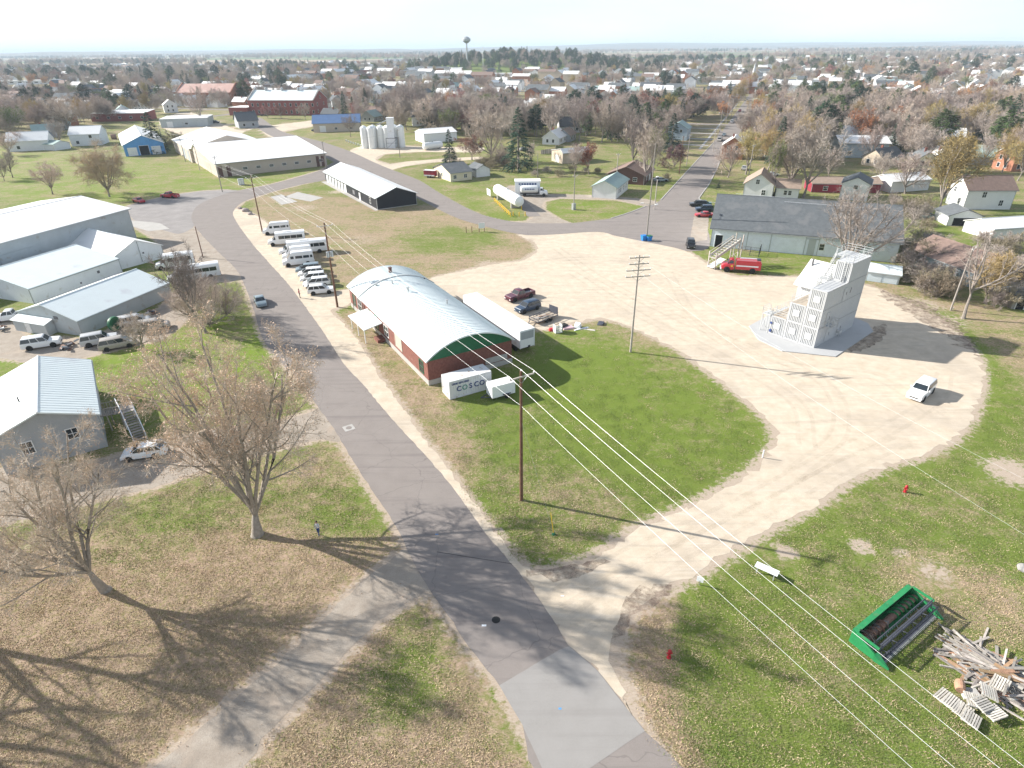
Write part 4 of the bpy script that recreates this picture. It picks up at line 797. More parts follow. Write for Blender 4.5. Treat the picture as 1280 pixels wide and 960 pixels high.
# --- water tower and mast on the far hill
t = thing('water_tower', 'distant water tower with a round grey bowl on the wooded hill', 'water tower', (-76, 1270), 0)
MB().lathe([(0, 46), (3, 47), (7.5, 50.5), (7.5, 53.5), (4, 56.5), (0, 57.8)], 20).build('bowl', STEELG, t, smooth=True)
MB().tube([(0, 0, 0), (0, 0, 46.5)], [2.0, 1.2], 10).build('stem', STEELG, t)
t = thing('radio_mast', 'thin pale radio mast right of the distant water tower', 'mast', (-47, 1270)); MB().tube([(0, 0, 0), (0, 0, 42)], [.7, .4], 5).build('lattice', TRIM, t)
t = thing('church_spire', 'pointed church spire beyond the long street', 'church', G(940, 106)); MB().box(-2.5, -2.5, 0, 2.5, 2.5, 10).build('belfry', BRICKOR, t); MB().tube([(0, 0, 10), (0, 0, 22)], [2.4, .1], 8).build('spire', STEELG, t)
# ------------------------------------------------------------------ fire training tower of stacked containers
TO = Vector((44.93, 81.43)); TY = .675; HC, WC, LC = 2.9, 2.5, 12.18
def tl(a, b): return TO + Vector((math.cos(TY), math.sin(TY))) * a + Vector((-math.sin(TY), math.cos(TY))) * b
pad = sheet('tower_pad', [tl(*p) for p in ((.1, 10.8), (-3.4, 7.0), (-4.4, 2.5), (-.3, -3.4), (12.9, -2.9), (15.6, -.9), (16.2, 1.4), (16, 8), (12, 11.5))], .02, CONCW)
pd = MB().prism([tuple(tl(*p)) for p in ((.1, 10.8), (-3.4, 7.0), (-4.4, 2.5), (-.3, -3.4), (12.9, -2.9), (15.6, -.9), (16.2, 1.4), (16, 8), (12, 11.5))][::-1], -.1, .12)
bpy.data.objects.remove(pad); pd.build('tower_pad', CONCW, None, kind='structure')
tw = thing('training_tower', 'four level fire training tower of stacked pale grey containers on a concrete pad', 'tower', TO, TY, z=.12)
def container(L):
    mb = MB(); g = .04
    mb.box(.10, g + .03, .03, L - .10, WC - g - .03, HC - .03)
    for x in (0, L - .14):                                   # end frames
        for y in (g, WC - g - .14): mb.box(x, y, 0, x + .14, y + .14, HC)
        mb.box(x, g, 0, x + .14, WC - g, .14); mb.box(x, g, HC - .12, x + .14, WC - g, HC)
    for y in (g, WC - g - .1): mb.box(.1, y, 0, L - .1, y + .1, .12); mb.box(.1, y, HC - .1, L - .1, y + .1, HC)
    n = 9
    for i in range(n):                                        # corrugated end wall
        y = g + .16 + i * (WC - 2 * g - .32 - .12) / (n - 1); mb.box(-.02, y, .16, .14, y + .12, HC - .14); mb.box(L - .14, y, .16, L + .02, y + .12, HC - .14)
    n = int(L / .55)
    for i in range(n): x = .2 + i * (L - .4 - .28) / (n - 1); mb.box(x, g + .01, .14, x + .28, g + .04, HC - .12); mb.box(x, WC - g - .04, .14, x + .28, WC - g - .01, HC - .12)
    return mb.mesh('container', TOWERW)
c12, c6 = container(LC), container(6.06)
shut = MB().box(-.08, -.48, -.48, -.0, .48, .48).box(-.10, -.52, .44, -.08, .52, .5).box(-.10, -.3, -.05, -.08, -.2, .05).mesh('shutter', mat('shutter_paint', (.56, .57, .58), .5, .04, 1))
gapm = MB().box(-.01, .02, -.015, LC, .05, .015).mesh('seam', TOWERD)
for lv, rows in ((0, 3), (1, 2), (2, 1)):
    for b_ in range(rows):
        o = put('container', c12, tw); o.location = (0, b_ * WC, lv * HC)
        s = put('shutter', shut, o); s.location = (0, WC / 2, 1.5)
o = put('container', c6, tw); o.location = (LC - 6.06, 0, 3 * HC)
for lv in (1, 2, 3): o = put('level_seam', gapm, tw); o.location = (0, 0, lv * HC)
for lv, x, w_ in ((0, 3.4, 1.0), (1, 2.2, 1.0), (2, 6.0, 1.0), (0, 7.0, 1.1)):
    d = MB().box(-w_ / 2, -.03, .15, w_ / 2, .02, 2.2).build('steel_door', TOWERW, tw); d.location = (x, .02, lv * HC)
    d2 = MB().box(-.04, -.07, 1.0, .04, -.03, 1.5).build('door_bar', TOWERD, d); d2.location = (w_ / 2 - .12, 0, 0)
def railing(pts, name='railing', h=1.1, closed=False, posts=1.2):
    mb = MB(); P = [Vector(p) for p in pts]
    for a, b_ in zip(P, P[1:]):
        n = max(1, int((b_ - a).length / posts))
        for i in range(n + 1): q_ = a.lerp(b_, i / n); mb.bar(q_, q_ + Vector((0, 0, h)), .05)
        for hh in (.38, .74, h): mb.bar(a + Vector((0, 0, hh)), b_ + Vector((0, 0, hh)), .045)
    return mb.build(name, RAIL, tw)
T3, T4, T2, T1 = 3 * HC + .03, 4 * HC + .03, 2 * HC + .03, HC + .03
railing([(LC - 6.0, .08, T4), (LC - .08, .08, T4), (LC - .08, 3.9, T4), (LC - 3.4, 3.9, T4)]); railing([(LC - 6.0, .08, T4), (LC - 6.0, 1.2, T4)])
railing([(.1, 2.42, T3), (5.2, 2.42, T3)]); railing([(.1, 4.95, T2), (8.4, 4.95, T2)]); railing([(.1, 7.42, T1), (8.6, 7.42, T1)])
# outside stairs: landings in galvanised grating, two flights up the left side of the top box
def landing(x0, y0, x1, y1, z, legs=None):
    mb = MB().box(x0, y0, z - .12, x1, y1, z)
    if legs is not None:
        for x in (x0 + .05, x1 - .05):
            for y in (y0 + .05, y1 - .05): mb.bar((x, y, legs), (x, y, z - .1), .1)
        mb.bar((x0 + .05, y1 - .05, legs), (x1 - .05, y1 - .05, z - .1), .05); mb.bar((x1 - .05, y1 - .05, legs), (x0 + .05, y1 - .05, z - .1), .05)
    return mb.build('landing', RAIL, tw)
def flight(a, b_, wid):
    a, b_ = Vector(a), Vector(b_); d = b_ - a; h = Vector((d.x, d.y, 0)).normalized(); s = Vector((-h.y, h.x, 0)) * wid / 2; n = max(3, int(abs(d.z) / .21))
    st = MB().bar(a + s, b_ + s, .06, .24).bar(a - s, b_ - s, .06, .24).build('stringer', RAIL, tw)
    tr = MB().box(-.14, -wid / 2, 0, .14, wid / 2, .04).mesh('tread', STEELG)
    for i in range(n): o = put('tread', tr, st); p = a.lerp(b_, (i + .5) / n); o.location = p; o.rotation_euler = (0, 0, math.atan2(h.y, h.x))
    mb = MB()
    for sg in (s, -s):
        for hh in (.5, 1.0): mb.bar(a + sg + Vector((0, 0, hh)), b_ + sg + Vector((0, 0, hh)), .045)
        for i in range(5): p = a.lerp(b_, i / 4) + sg; mb.bar(p, p + Vector((0, 0, 1)), .045)
    mb.build('stair_rail', RAIL, tw)
landing(LC - 3.4, 2.5, LC, 3.95, T4, T2 - .05)
flight((LC - 9.6, 3.2, T3 - HC), (LC - 6.8, 3.2, T3 - .6), 1.0); landing(LC - 7.2, 2.55, LC - 5.9, 4.0, T3, T2)
flight((LC - 5.9, 3.2, T3), (LC - 3.3, 3.2, T4), 1.1); railing([(LC - 7.2, 4.0, T3), (LC - 5.9, 4.0, T3)])
flight((LC - 6.4, 1.0, T3), (LC - 6.3 + 0.0, 1.0, T3 + .02), .01)
ladder = MB()
for s_ in (-.22, .22): ladder.bar((LC - 6.15, .9 + s_, T3), (LC - 6.15, .9 + s_, T4 + 1), .05)
for i in range(10): ladder.bar((LC - 6.15, .68, T3 + .3 + i * .3), (LC - 6.15, 1.12, T3 + .3 + i * .3), .035)
ladder.build('ladder', RAIL, tw)
# ground stair at the far left corner
landing(-.1, 7.55, 1.6, 8.9, T1, 0); flight((3.6, 8.2, 0), (1.6, 8.2, T1), 1.0); railing([(-.1, 7.6, T1), (-.1, 8.9, T1), (1.6, 8.9, T1)]); railing([(.1, 5.1, T1), (.1, 7.42, T1)])
# little balcony and wall box on the long side
MB().box(1.8, -1.0, 1 * HC + .1, 3.6, .0, 1 * HC + .16).build('balcony_floor', RAIL, tw); railing([(1.8, -.02, HC + .16), (1.8, -1, HC + .16), (3.6, -1, HC + .16), (3.6, -.02, HC + .16)], 'balcony_rail', 1.0, posts=.45)
MB().box(6.5, -.5, .6, 7.3, -.02, 1.1).bar((6.6, -.45, .0), (6.6, -.45, 1.3), .05).bar((7.2, -.45, .0), (7.2, -.45, 1.3), .05).build('hose_rack', RAIL, tw)
MB().bar((7.6, -.01, T2 + 1.0), (7.6, -.06, T2 + 1.9), .06).build('anchor_bar', TOWERD, tw)
# pitched-roof burn room behind
MB().box(9.0, 5.05, HC, 12.1, 8.6, 2 * HC - .4).build('burn_room', TOWERW, tw); MB().box(9.0, 7.55, 0, 12.1, 8.6, HC - .02).build('burn_room_base', TOWERW, tw)
rb = MB(); zz = lambda x: 5.55 + (x - 8.2) * .80
P4 = [(8.2, 4.7), (12.3, 4.7), (12.3, 9.0), (8.2, 9.0)]; rb.v += [(x, y, zz(x)) for x, y in P4] + [(x, y, zz(x) + .18) for x, y in P4]
for q in ((3, 2, 1, 0), (4, 5, 6, 7), (0, 1, 5, 4), (1, 2, 6, 5), (2, 3, 7, 6), (3, 0, 4, 7)): rb.f.append(q); rb.m.append(0)
rb.build('practice_roof', WHITEROOF, tw); MB().quad((12.1, 5.05, HC), (12.1, 8.6, HC), (12.1, 8.6, zz(12.1)), (12.1, 5.05, zz(12.1))).quad((9, 5.06, HC * 2 - .4), (12.1, 5.06, HC * 2 - .4), (12.1, 5.06, zz(12.1)), (9, 5.06, zz(9))).quad((9, 8.59, HC * 2 - .4), (12.1, 8.59, HC * 2 - .4), (12.1, 8.59, zz(12.1)), (9, 8.59, zz(9))).build('burn_room_gable', TOWERW, tw)
MB().tube([(11.4, 8.2, zz(11.4)), (11.4, 8.2, zz(11.4) + 1.2)], .16, 10).build('flue', TOWERD, tw)
MB().box(.15, 2.6, 2 * HC + .0, 8.8, 4.85, 2 * HC + .04).build('deck_board', DECK, tw); MB().box(.15, 5.1, HC + .0, 8.8, 7.35, HC + .04).build('deck_board', DECK, tw)
MB().bar((-.06, 7.1, .3), (-.06, 7.1, .7), .3, .3).bar((-.06, 7.2, 1.6), (-.06, 7.2, 1.9), .3, .2).build('wall_box', NAVY, tw)

# ------------------------------------------------------------------ shipping container, trailers
CO, CY = Vector((-8.01, 67.6)), .506
t = thing('shipping_container', 'white shipping container with round blue and green lettering at the end of the brick workshop', 'container', CO, CY)
mb = MB(); L_, W_, H_ = 6.06, 2.44, 2.59
mb.box(.05, .05, .1, L_ - .05, W_ - .05, H_ - .02)
for x in (0, L_ - .15):
    for y in (0, W_ - .15): mb.box(x, y, 0, x + .15, y + .15, H_)
for y in (0, W_ - .12): mb.box(.15, y, .0, L_ - .15, y + .12, .16); mb.box(.15, y, H_ - .12, L_ - .15, y + .12, H_ - .002)
for x in (0, L_ - .12): mb.box(x, .15, 0, x + .12, W_ - .15, .16); mb.box(x, .15, H_ - .12, x + .12, W_ - .15, H_ - .002)
mb.build('body', RUSTY, t)
for i in range(16):
    x = .28 + i * .352; o = MB().box(0, -.02, .18, .2, .04, H_ - .14).build('corrugation', RUSTY, t); o.location = (x, .03, 0); o2 = MB().box(0, -.04, .18, .2, .02, H_ - .14).build('corrugation', RUSTY, t); o2.location = (x, W_ - .03, 0)
for i in range(4): o = MB().tube([(-.04, 0, .2), (-.04, 0, H_ - .2)], .025, 6).build('lock_rod', STEELG, t); o.location = (0, .4 + i * .55, 0)
def letter(ch, x, z, h, m, par, y=-.012, w=None, rotz=0, loc=None, thick=.012):
    cu = bpy.data.curves.new('lettering', 'FONT'); cu.body = ch; cu.size = h * 1.38; cu.extrude = thick; cu.align_x = 'CENTER'; cu.offset = .015
    o = bpy.data.objects.new('lettering', cu); dg = bpy.context.evaluated_depsgraph_get(); COL.objects.link(o)
    me = bpy.data.meshes.new_from_object(o.evaluated_get(bpy.context.evaluated_depsgraph_get())); bpy.data.objects.remove(o); me.materials.clear(); me.materials.append(m)
    o = put('letter', me, par); o.rotation_euler = (R(90), 0, rotz); o.location = loc or (x, y, z); return o
for i, (ch, m) in enumerate(zip('COSCO', (NAVY, TEAL, NAVY, NAVY, NAVY))): letter(ch, 1.35 + i * .83, .95, .72, m, t, y=-.03)
letter('CBHU 3284 22G1', 1.6, 2.0, .24, NAVY, t, y=-.03)
TA, TB = Vector((-.95, 68.75)), R(28)
TA = G(615.5, 502); 
t = thing('cargo_trailer', 'small white enclosed cargo trailer parked right of the lettered shipping container', 'trailer', TA, R(27))
mb = MB().box(0, 0, .42, 3.3, 1.75, 2.0); mb.build('box', WHITE, t); MB().box(.02, .02, 2.0, 3.28, 1.73, 2.06).build('roof', WHITEROOF, t)
MB().box(3.3, .1, .5, 3.34, 1.65, 1.92).build('ramp_door', TRIM, t); MB().bar((0, .4, .42), (-1.2, .92, .42), .09).bar((0, 1.45, .42), (-1.2, .92, .42), .09).build('drawbar', HDARK, t); MB().box(1.5, -.2, .62, 2.6, 0, .68).box(1.5, 1.85, .62, 2.6, 2.05, .68).build('mudguard', HDARK, t)
def wheel_meshes(r, wd):
    def a(): return MB().lathe([(r * .62, -wd / 2), (r * .94, -wd / 2), (r, -wd / 2 + .04), (r, wd / 2 - .04), (r * .94, wd / 2), (r * .62, wd / 2)], 20, 'y').mesh('tyre', DARK, True)
    def b(): return MB().lathe([(.0, wd / 2 - .06), (r * .2, wd / 2 - .03), (r * .5, wd / 2 - .05), (r * .64, wd / 2 - .01), (r * .64, -wd / 2 + .01), (0, -wd / 2 + .06)], 16, 'y').mesh('rim', RIM, True)
    return cached(('ty', r, wd), a), cached(('ri', r, wd), b)
def wheel(par, x, y, r=.34, wd=.24):
    ty, ri = wheel_meshes(r, wd); w_ = put('wheel', ty, par); w_.location = (x, y, r); 
    if y < 0: w_.rotation_euler = (0, 0, math.pi)
    put('rim', ri, w_); return w_
wheel(t, 2.05, .0 - .1, .32, .2); wheel(t, 2.05, 1.95, .32, .2)
# long semi-trailer against the workshop
SA = Vector((1.2, 80.4))
t = thing('semi_trailer', 'long white box trailer parked along the right side of the brick workshop', 'trailer', SA + cs(31.4) * 2.6, R(121.4))
MB().box(0, 0, 1.0, 17.6, 2.6, 3.75).build('box', WHITE, t); MB().box(.0, 0, 3.75, 17.6, 2.6, 3.79).build('roof', WHITEROOF, t)
MB().box(-.03, .22, 2.35, -.002, 2.38, 3.55).build('open_top_hatch', SIDEG, t); MB().box(-.04, .2, 1.1, -.002, 2.4, 2.3).build('rear_door', TRIM, t); MB().box(-.07, .8, 1.0, -.04, 1.2, 1.25).build('number_plate', DARK, t)
for y in (.06, 2.46): MB().box(-.06, y, .95, -.0, y + .1, 3.76).build('door_post', TRIM, t)
MB().box(1, .6, .8, 16, .9, 1.0).box(1, 1.7, .8, 16, 2.0, 1.0).build('chassis', HDARK, t)
for x in (1.6, 2.8):
    for y in (.2, 2.4): wheel(t, x, y, .5, .3)
MB().box(13.5, .5, 0, 13.7, .7, 1).box(13.5, 1.9, 0, 13.7, 2.1, 1).build('landing_leg', HDARK, t)
for i in range(14): MB().box(.6 + i * 1.2, -.015, 1.05, .66 + i * 1.2, -.002, 3.7).build('side_rib', TRIM, t) if i < 13 else None
# ------------------------------------------------------------------ vehicles (x forward, y left, origin on the ground under the middle)
def ring(x, zb, zt, w, wt, rz=.12):
    """cross-section, 10 points, left bottom round to right bottom"""
    zm = zb + (zt - zb) * .55
    return [(x, w * .88, zb), (x, w, zb + rz), (x, w, zm), (x, w * .985, zt - rz), (x, wt, zt), (x, -wt, zt), (x, -w * .985, zt - rz), (x, -w, zm), (x, -w, zb + rz), (x, -w * .88, zb)]
def vehicle(name, label, cat, loc, yaw, paint, K, group=None):
    t = thing(name, label, cat, loc, R(yaw), group); L, W = K['L'], K['W'] / 2; zb = K.get('zb', .26); prof = K['prof']   # prof: (x, ztop) of the lower body front->rear
    mb = MB(); rr = []
    for x, z in prof:
        e = min(abs(x - L / 2), abs(x + L / 2)); w_ = W * (1 if e > .5 else (.90 + .2 * e)); rr.append(ring(x, zb + (0 if e > .3 else .08), z, w_, w_ * .93))
    mb.rings(rr)
    cab = K['cab']                                             # (x windscreen base, x roof front, x roof rear, x rear base, belt z, roof z)
    x1, x2, x3, x4, zbelt, zr = cab; wb, wr = W * .93, W * (K.get('tuck', .78))
    roofpts = [(x1, wb, zbelt), (x2, wr, zr - .05), (x3, wr, zr - .05), (x4, wb, zbelt)]
    b = [(x1, -wb, zbelt - .02), (x4, -wb, zbelt - .02), (x4, wb, zbelt - .02), (x1, wb, zbelt - .02)]; tt_ = [(x2, -wr, zr - .06), (x3, -wr, zr - .06), (x3, wr, zr - .06), (x2, wr, zr - .06)]
    t2 = [(x2 - .12, -wr + .1, zr), (x3 + .12, -wr + .1, zr), (x3 + .12, wr - .1, zr), (x2 - .12, wr - .1, zr)]
    mb.rings([b, tt_, t2])
    body = mb.build('body', paint, t, smooth=True)
    def pane(nm, c, off, inset=.1, m=GLASS):
        c = [Vector(p) for p in c]; ce = sum(c, Vector()) / 4; n = (c[1] - c[0]).cross(c[3] - c[0]).normalized()
        if n.dot(off) < 0: n = -n
        q = []
        for i, p in enumerate(c):
            a = (c[(i + 1) % 4] - p).normalized(); d = (c[i - 1] - p).normalized(); q.append(p + a * inset * 1.1 + d * inset * .8 + n * .012)
        MB().quad(*q).build(nm, m, t)
    pane('windscreen', [b[0], b[3], tt_[3], tt_[0]], Vector((1, 0, .5)), .09)
    if not K.get('norear'): pane('rear_window', [b[1], b[2], tt_[2], tt_[1]], Vector((-1, 0, .3)), .11)
    ns = K.get('side', 3)
    for sg in (-1, 1):
        B0, B1 = Vector((x1, sg * wb, zbelt)), Vector((x4, sg * wb, zbelt)); T0, T1_ = Vector((x2, sg * wr, zr - .06)), Vector((x3, sg * wr, zr - .06))
        cuts = K.get('cuts') or [i / ns for i in range(ns + 1)]
        for i in range(len(cuts) - 1):
            a, c = cuts[i], cuts[i + 1]; pane('side_window', [B0.lerp(B1, a), B0.lerp(B1, c), T0.lerp(T1_, c), T0.lerp(T1_, a)], Vector((0, sg, 0)), .055)
    r = K.get('r', .34)
    for x in K.get('axles', (L * .31, -L * .29)):
        for y in (W - .09, -W + .09):
            wheel(t, x, y, r, .23)
            a = MB().lathe([(0, 0), (r * 1.17, 0), (r * 1.17, .02), (0, .02)], 18, 'y').build('wheel_arch', DARK, t); a.location = (x, W - .005 if y > 0 else -W - .015, r + .02)
    fz = K.get('fz', prof[0][1] - .22)
    for y in (W * .72, -W * .72):
        MB().box(L / 2 - .1, y - .17, fz - .08, L / 2 + .012, y + .17, fz + .08).build('headlight', LAMPW, t)
        MB().box(-L / 2 - .012, y - .1, prof[-1][1] - .38, -L / 2 + .1, y + .1, prof[-1][1] - .08).build('tail_lamp', LAMPR, t)
    MB().box(L / 2 - .05, -W * .5, fz - .1, L / 2 + .008, W * .5, fz + .06).build('grille', DARK, t)
    MB().box(L / 2 - .12, -W * .86, zb + .05, L / 2 + .05, W * .86, zb + .24).build('front_bumper', K.get('bump', paint), t); MB().box(-L / 2 - .05, -W * .86, zb + .05, -L / 2 + .12, W * .86, zb + .24).build('rear_bumper', K.get('bump', paint), t)
    for y in (W + .06, -W - .06): MB().box(x1 - .35, y - .09, zbelt, x1 - .2, y + .09, zbelt + .16).build('mirror', paint if not K.get('bump') else DARK, t)
    MB().box(-L / 2 - .056, -.25, zb + .3, -L / 2 - .01, .25, zb + .42).build('number_plate', WHITE, t)
    return t
SUV = dict(L=4.7, W=1.86, prof=[(2.35, .72), (2.2, .95), (1.2, 1.04), (0, 1.08), (-1.6, 1.1), (-2.3, 1.08), (-2.35, .9)], cab=(1.15, .45, -1.9, -2.28, 1.06, 1.74), r=.36, side=3, cuts=[0, .36, .68, 1])
BIGSUV = dict(L=5.1, W=1.98, prof=[(2.55, .8), (2.4, 1.05), (1.2, 1.13), (0, 1.16), (-2.2, 1.18), (-2.52, 1.14), (-2.55, .9)], cab=(1.15, .55, -2.25, -2.5, 1.15, 1.88), r=.38, cuts=[0, .32, .62, 1])
MINIVAN = dict(L=5.0, W=1.95, prof=[(2.5, .66), (2.3, .88), (1.55, 1.02), (0, 1.06), (-1.8, 1.08), (-2.45, 1.06), (-2.5, .85)], cab=(1.75, .75, -2.1, -2.44, 1.05, 1.76), r=.33, cuts=[0, .36, .66, 1])
SEDAN = dict(L=4.7, W=1.8, prof=[(2.35, .6), (2.15, .78), (1.1, .92), (0, .96), (-1.3, .98), (-2.2, .98), (-2.35, .78)], cab=(1.1, .3, -.95, -1.75, .95, 1.44), r=.32, cuts=[0, .5, 1])
HATCH = dict(L=4.5, W=1.84, prof=[(2.25, .66), (2.05, .86), (1.15, 1.0), (0, 1.02), (-1.3, 1.06), (-2.15, 1.06), (-2.25, .85)], cab=(1.15, .3, -1.55, -2.12, 1.03, 1.62), r=.35, cuts=[0, .42, .8, 1])
HIVAN = dict(L=5.9, W=2.02, prof=[(2.95, .85), (2.8, 1.1), (2.15, 1.3), (1.4, 1.36), (-2.8, 1.36), (-2.93, 1.3), (-2.95, .9)], cab=(2.1, 1.2, -2.85, -2.93, 1.35, 2.65), tuck=.80, r=.37, axles=(1.95, -1.7), cuts=None, side=1, norear=True)
PICK = dict(L=5.7, W=2.0, prof=[(2.85, .82), (2.7, 1.08), (1.4, 1.16), (.6, 1.18), (-.62, 1.18), (-.64, .82), (-2.7, .82), (-2.72, 1.12), (-2.85, 1.12)], cab=(1.35, .7, -.35, -.6, 1.16, 1.86), r=.40, cuts=[0, .55, 1], axles=(1.85, -1.75))
def bedsides(t, W=1.0, x0=-.66, x1=-2.72):
    MB().box(x1, W - .12, .78, x0, W - .02, 1.2).box(x1, -W + .02, .78, x0, -W + .12, 1.2).build('bed_side', bpy.data.objects[t.name].children[0].data.materials[0], t)
    MB().box(x1 + .02, -W + .14, .83, x0 - .02, W - .14, .86).build('bed_liner', HDARK, t)
def vanwindows(t, W=1.01, z0=1.5, z1=2.0, spans=((1.35, .75), (.45, -.85), (-1.0, -2.1), (-2.3, -2.7))):
    for sg in (-1, 1):
        for a, b_ in spans:
            y0 = sg * (W * .93 - (z0 - 1.35) / 1.3 * W * .13); y1 = sg * (W * .93 - (z1 - 1.35) / 1.3 * W * .13); o = .012 * sg
            MB().quad((a, y0 + o, z0), (b_, y0 + o, z0), (b_, y1 + o, z1), (a, y1 + o, z1)).build('side_window', GLASS, t)
    for y in (-.42, .42): MB().quad((-2.945, y - .33, 1.5), (-2.945, y + .33, 1.5), (-2.925, y + .33, 2.05), (-2.925, y - .33, 2.05)).build('rear_window', GLASS, t)
def hivan(label, loc, yaw, group=None):
    K = dict(HIVAN); K['side'] = 0; K['cuts'] = [0]; t = vehicle('passenger_van', label, 'van', loc, yaw, PWHITE, K, group); vanwindows(t)
    MB().box(-2.6, -.72, 2.64, 1.0, .72, 2.72).build('raised_roof', PWHITE, t); return t
def minibus(label, loc, yaw, L=7.6, group=None, band=True):
    """cutaway shuttle: van nose with a wide box body behind"""
    t = thing('shuttle_bus', label, 'bus', loc, R(yaw), group); h = L / 2; W = 1.15; xb = h - 2.15
    mb = MB(); mb.rings([ring(x, .4, z, w_, w_ * .9) for x, z, w_ in ((h, .95, .85), (h - .15, 1.2, .95), (h - .95, 1.38, 1.0), (xb, 1.42, 1.02))])
    mb.rings([[(h - .95, -.95, 1.35), (xb, -.98, 1.35), (xb, .98, 1.35), (h - .95, .95, 1.35)], [(h - 1.75, -.8, 2.1), (xb, -.85, 2.15), (xb, .85, 2.15), (h - 1.75, .8, 2.1)]])
    mb.build('cab', PWHITE, t, smooth=True)
    def bring(x, s=1.): return [(x, y * s, z) for y, z in ((W * .96, .45), (W, .6), (W, 2.55), (W * .93, 2.82), (W * .72, 2.95), (-W * .72, 2.95), (-W * .93, 2.82), (-W, 2.55), (-W, .6), (-W * .96, .45))]
    MB().rings([bring(xb + .35, .93), bring(xb + .2), bring(-h + .1), bring(-h, .97)]).build('body', PWHITE, t, smooth=True)
    MB().quad((h - 1.0, -.82, 1.42), (h - 1.0, .82, 1.42), (h - 1.68, .74, 2.06), (h - 1.68, -.74, 2.06)).build('windscreen', GLASS, t).location = (.02, 0, .015)
    n = max(3, int((L - 2.8) / 1.15)); x0 = xb - .35; dx = (x0 + h - .5) / n
    for sg in (-1, 1):
        MB().quad((h - 1.25, sg * .965, 1.45), (xb + .38, sg * .975, 1.45), (xb + .38, sg * .90, 2.05), (h - 1.6, sg * .89, 2.05)).build('cab_window', GLASS, t).location = (0, sg * .015, 0)
        for i in range(n): a = x0 - i * dx; MB().box(a - dx + .07, sg * W - .01, 1.55, a, sg * W + .012, 2.3).build('side_window', GLASS, t)
    MB().box(-h - .02, -.6, 1.5, -h + .01, .6, 2.3).build('rear_window', GLASS, t); MB().box(-.3 - .9, -.5, 2.95, .6, .5, 3.08).build('roof_unit', WHITEROOF, t)
    MB().box(h - .1, -.85, .42, h + .08, .85, .66).build('front_bumper', STEELG, t); MB().box(-h - .08, -1, .42, -h + .02, 1, .62).build('rear_bumper', DARK, t)
    MB().box(h - .05, -.45, .75, h + .01, .45, .98).build('grille', DARK, t)
    for y in (.68, -.68): MB().box(h - .08, y - .15, .78, h + .012, y + .15, .98).build('headlight', LAMPW, t); MB().box(-h - .02, y * 1.35 - .08, .8, -h + .02, y * 1.35 + .08, 1.3).build('tail_lamp', LAMPR, t)
    for x in (h - 1.0, -h + 1.9):
        for y in (.93, -.93): wheel(t, x, y, .40, .25); MB().lathe([(0, 0), (.47, 0), (.47, .02), (0, .02)], 18, 'y').build('wheel_arch', DARK, t).location = (x, (W + .004 if x < 0 else 1.0) if y > 0 else (-W - .024 if x < 0 else -1.02), .42)
    return t
def mid2(a, b_): return (G(*a) + G(*b_)) / 2
def at(a, b_, flip=False, dy=0.):
    """centre and heading of a vehicle whose visible lower side runs from pixel a (rear) to pixel b (front); dy shifts it away from the camera"""
    A, B = G(*a), G(*b_); d = (B - A).normalized(); n = Vector((-d.y, d.x)); n = n if n.y > 0 else -n
    return (A + B) / 2 + n * dy, math.degrees(math.atan2(d.y, d.x))

hivan('white raised roof van at the far end of the roadside row, nearest the leaning pole', *at((366, 297), (338, 297), dy=1.0))
THINGS[-1].location = (*(G(343, 293.5) + Vector((.3, 1.2))), 0); THINGS[-1].scale = (1.1, 1.05, 1.05); THINGS[-1].rotation_euler.z = R(196)
minibus('shorter white shuttle bus second from the far end of the roadside row', G(355, 307) + Vector((.4, 1.3)), 198, 8.3)
minibus('longest white shuttle bus with a dark window band in the roadside row', G(377, 318.5) + Vector((.2, 1.3)), 199, 10.4)
hivan('white raised roof van half hidden between the longest shuttle bus and the nearer van', G(369, 326) + Vector((.2, 1.3)), 199); THINGS[-1].scale = (1.06, 1.03, 1.04)
hivan('white raised roof van, nearest of the vans in the roadside row, beside the black pickup', G(370.5, 333) + Vector((.2, 1.2)), 199); THINGS[-1].scale = (1.08, 1.04, 1.06)
pk = vehicle('pickup_truck', 'dark grey vehicle squeezed between the white van and the white minivans in the roadside row', 'truck', G(383, 341.5) + Vector((.2, 1.0)), 197, PGREY, MINIVAN)
for i, (p, lb) in enumerate((((387, 347), 'white minivan farthest back of the three alike in the roadside row'), ((390, 353), 'white minivan in the middle of the three alike in the roadside row'), ((394, 359.5), 'white minivan beside the silver-white wagon in the roadside row'))):
    vehicle('minivan', lb, 'van', G(*p) + Vector((.1, 1.0)), 196, PWHITE, MINIVAN)
vehicle('station_wagon', 'white wagon parked nearest the road crossing, with a person standing at its open rear', 'car', (G(384, 370) + G(418, 367)) / 2 + Vector((-.15, .9)), 14, PWHITE, SUV)
MB().box(-2.75, -.7, 1.7, -2.2, .7, 1.76).build('open_tailgate', PWHITE, THINGS[-1])
vehicle('moving_car', 'small blue-grey car driving alone on the main road', 'car', G(326, 380), -62, PGREY, SEDAN)
vehicle('red_saloon', 'red car with a white roof at the left of the two red cars on the car park', 'car', G(174, 253), -35, PRED, SEDAN)
vehicle('red_pickup', 'red pickup at the right of the two red vehicles on the car park', 'truck', G(213, 247), 165, PRED, PICK); bedsides(THINGS[-1])
vehicle('maroon_pickup', 'maroon pickup truck on the gravel beside the dark blue wagon', 'truck', (G(636, 381) + G(668, 370)) / 2 + Vector((-.3, .9)), 217, PMAR, PICK, ); bedsides(THINGS[-1])
vehicle('dark_wagon', 'dark blue wagon with an open trailer behind it on the gravel', 'car', (G(648, 396) + G(680, 385)) / 2 + Vector((-.6, .9)), 218, PNAVY, SUV)
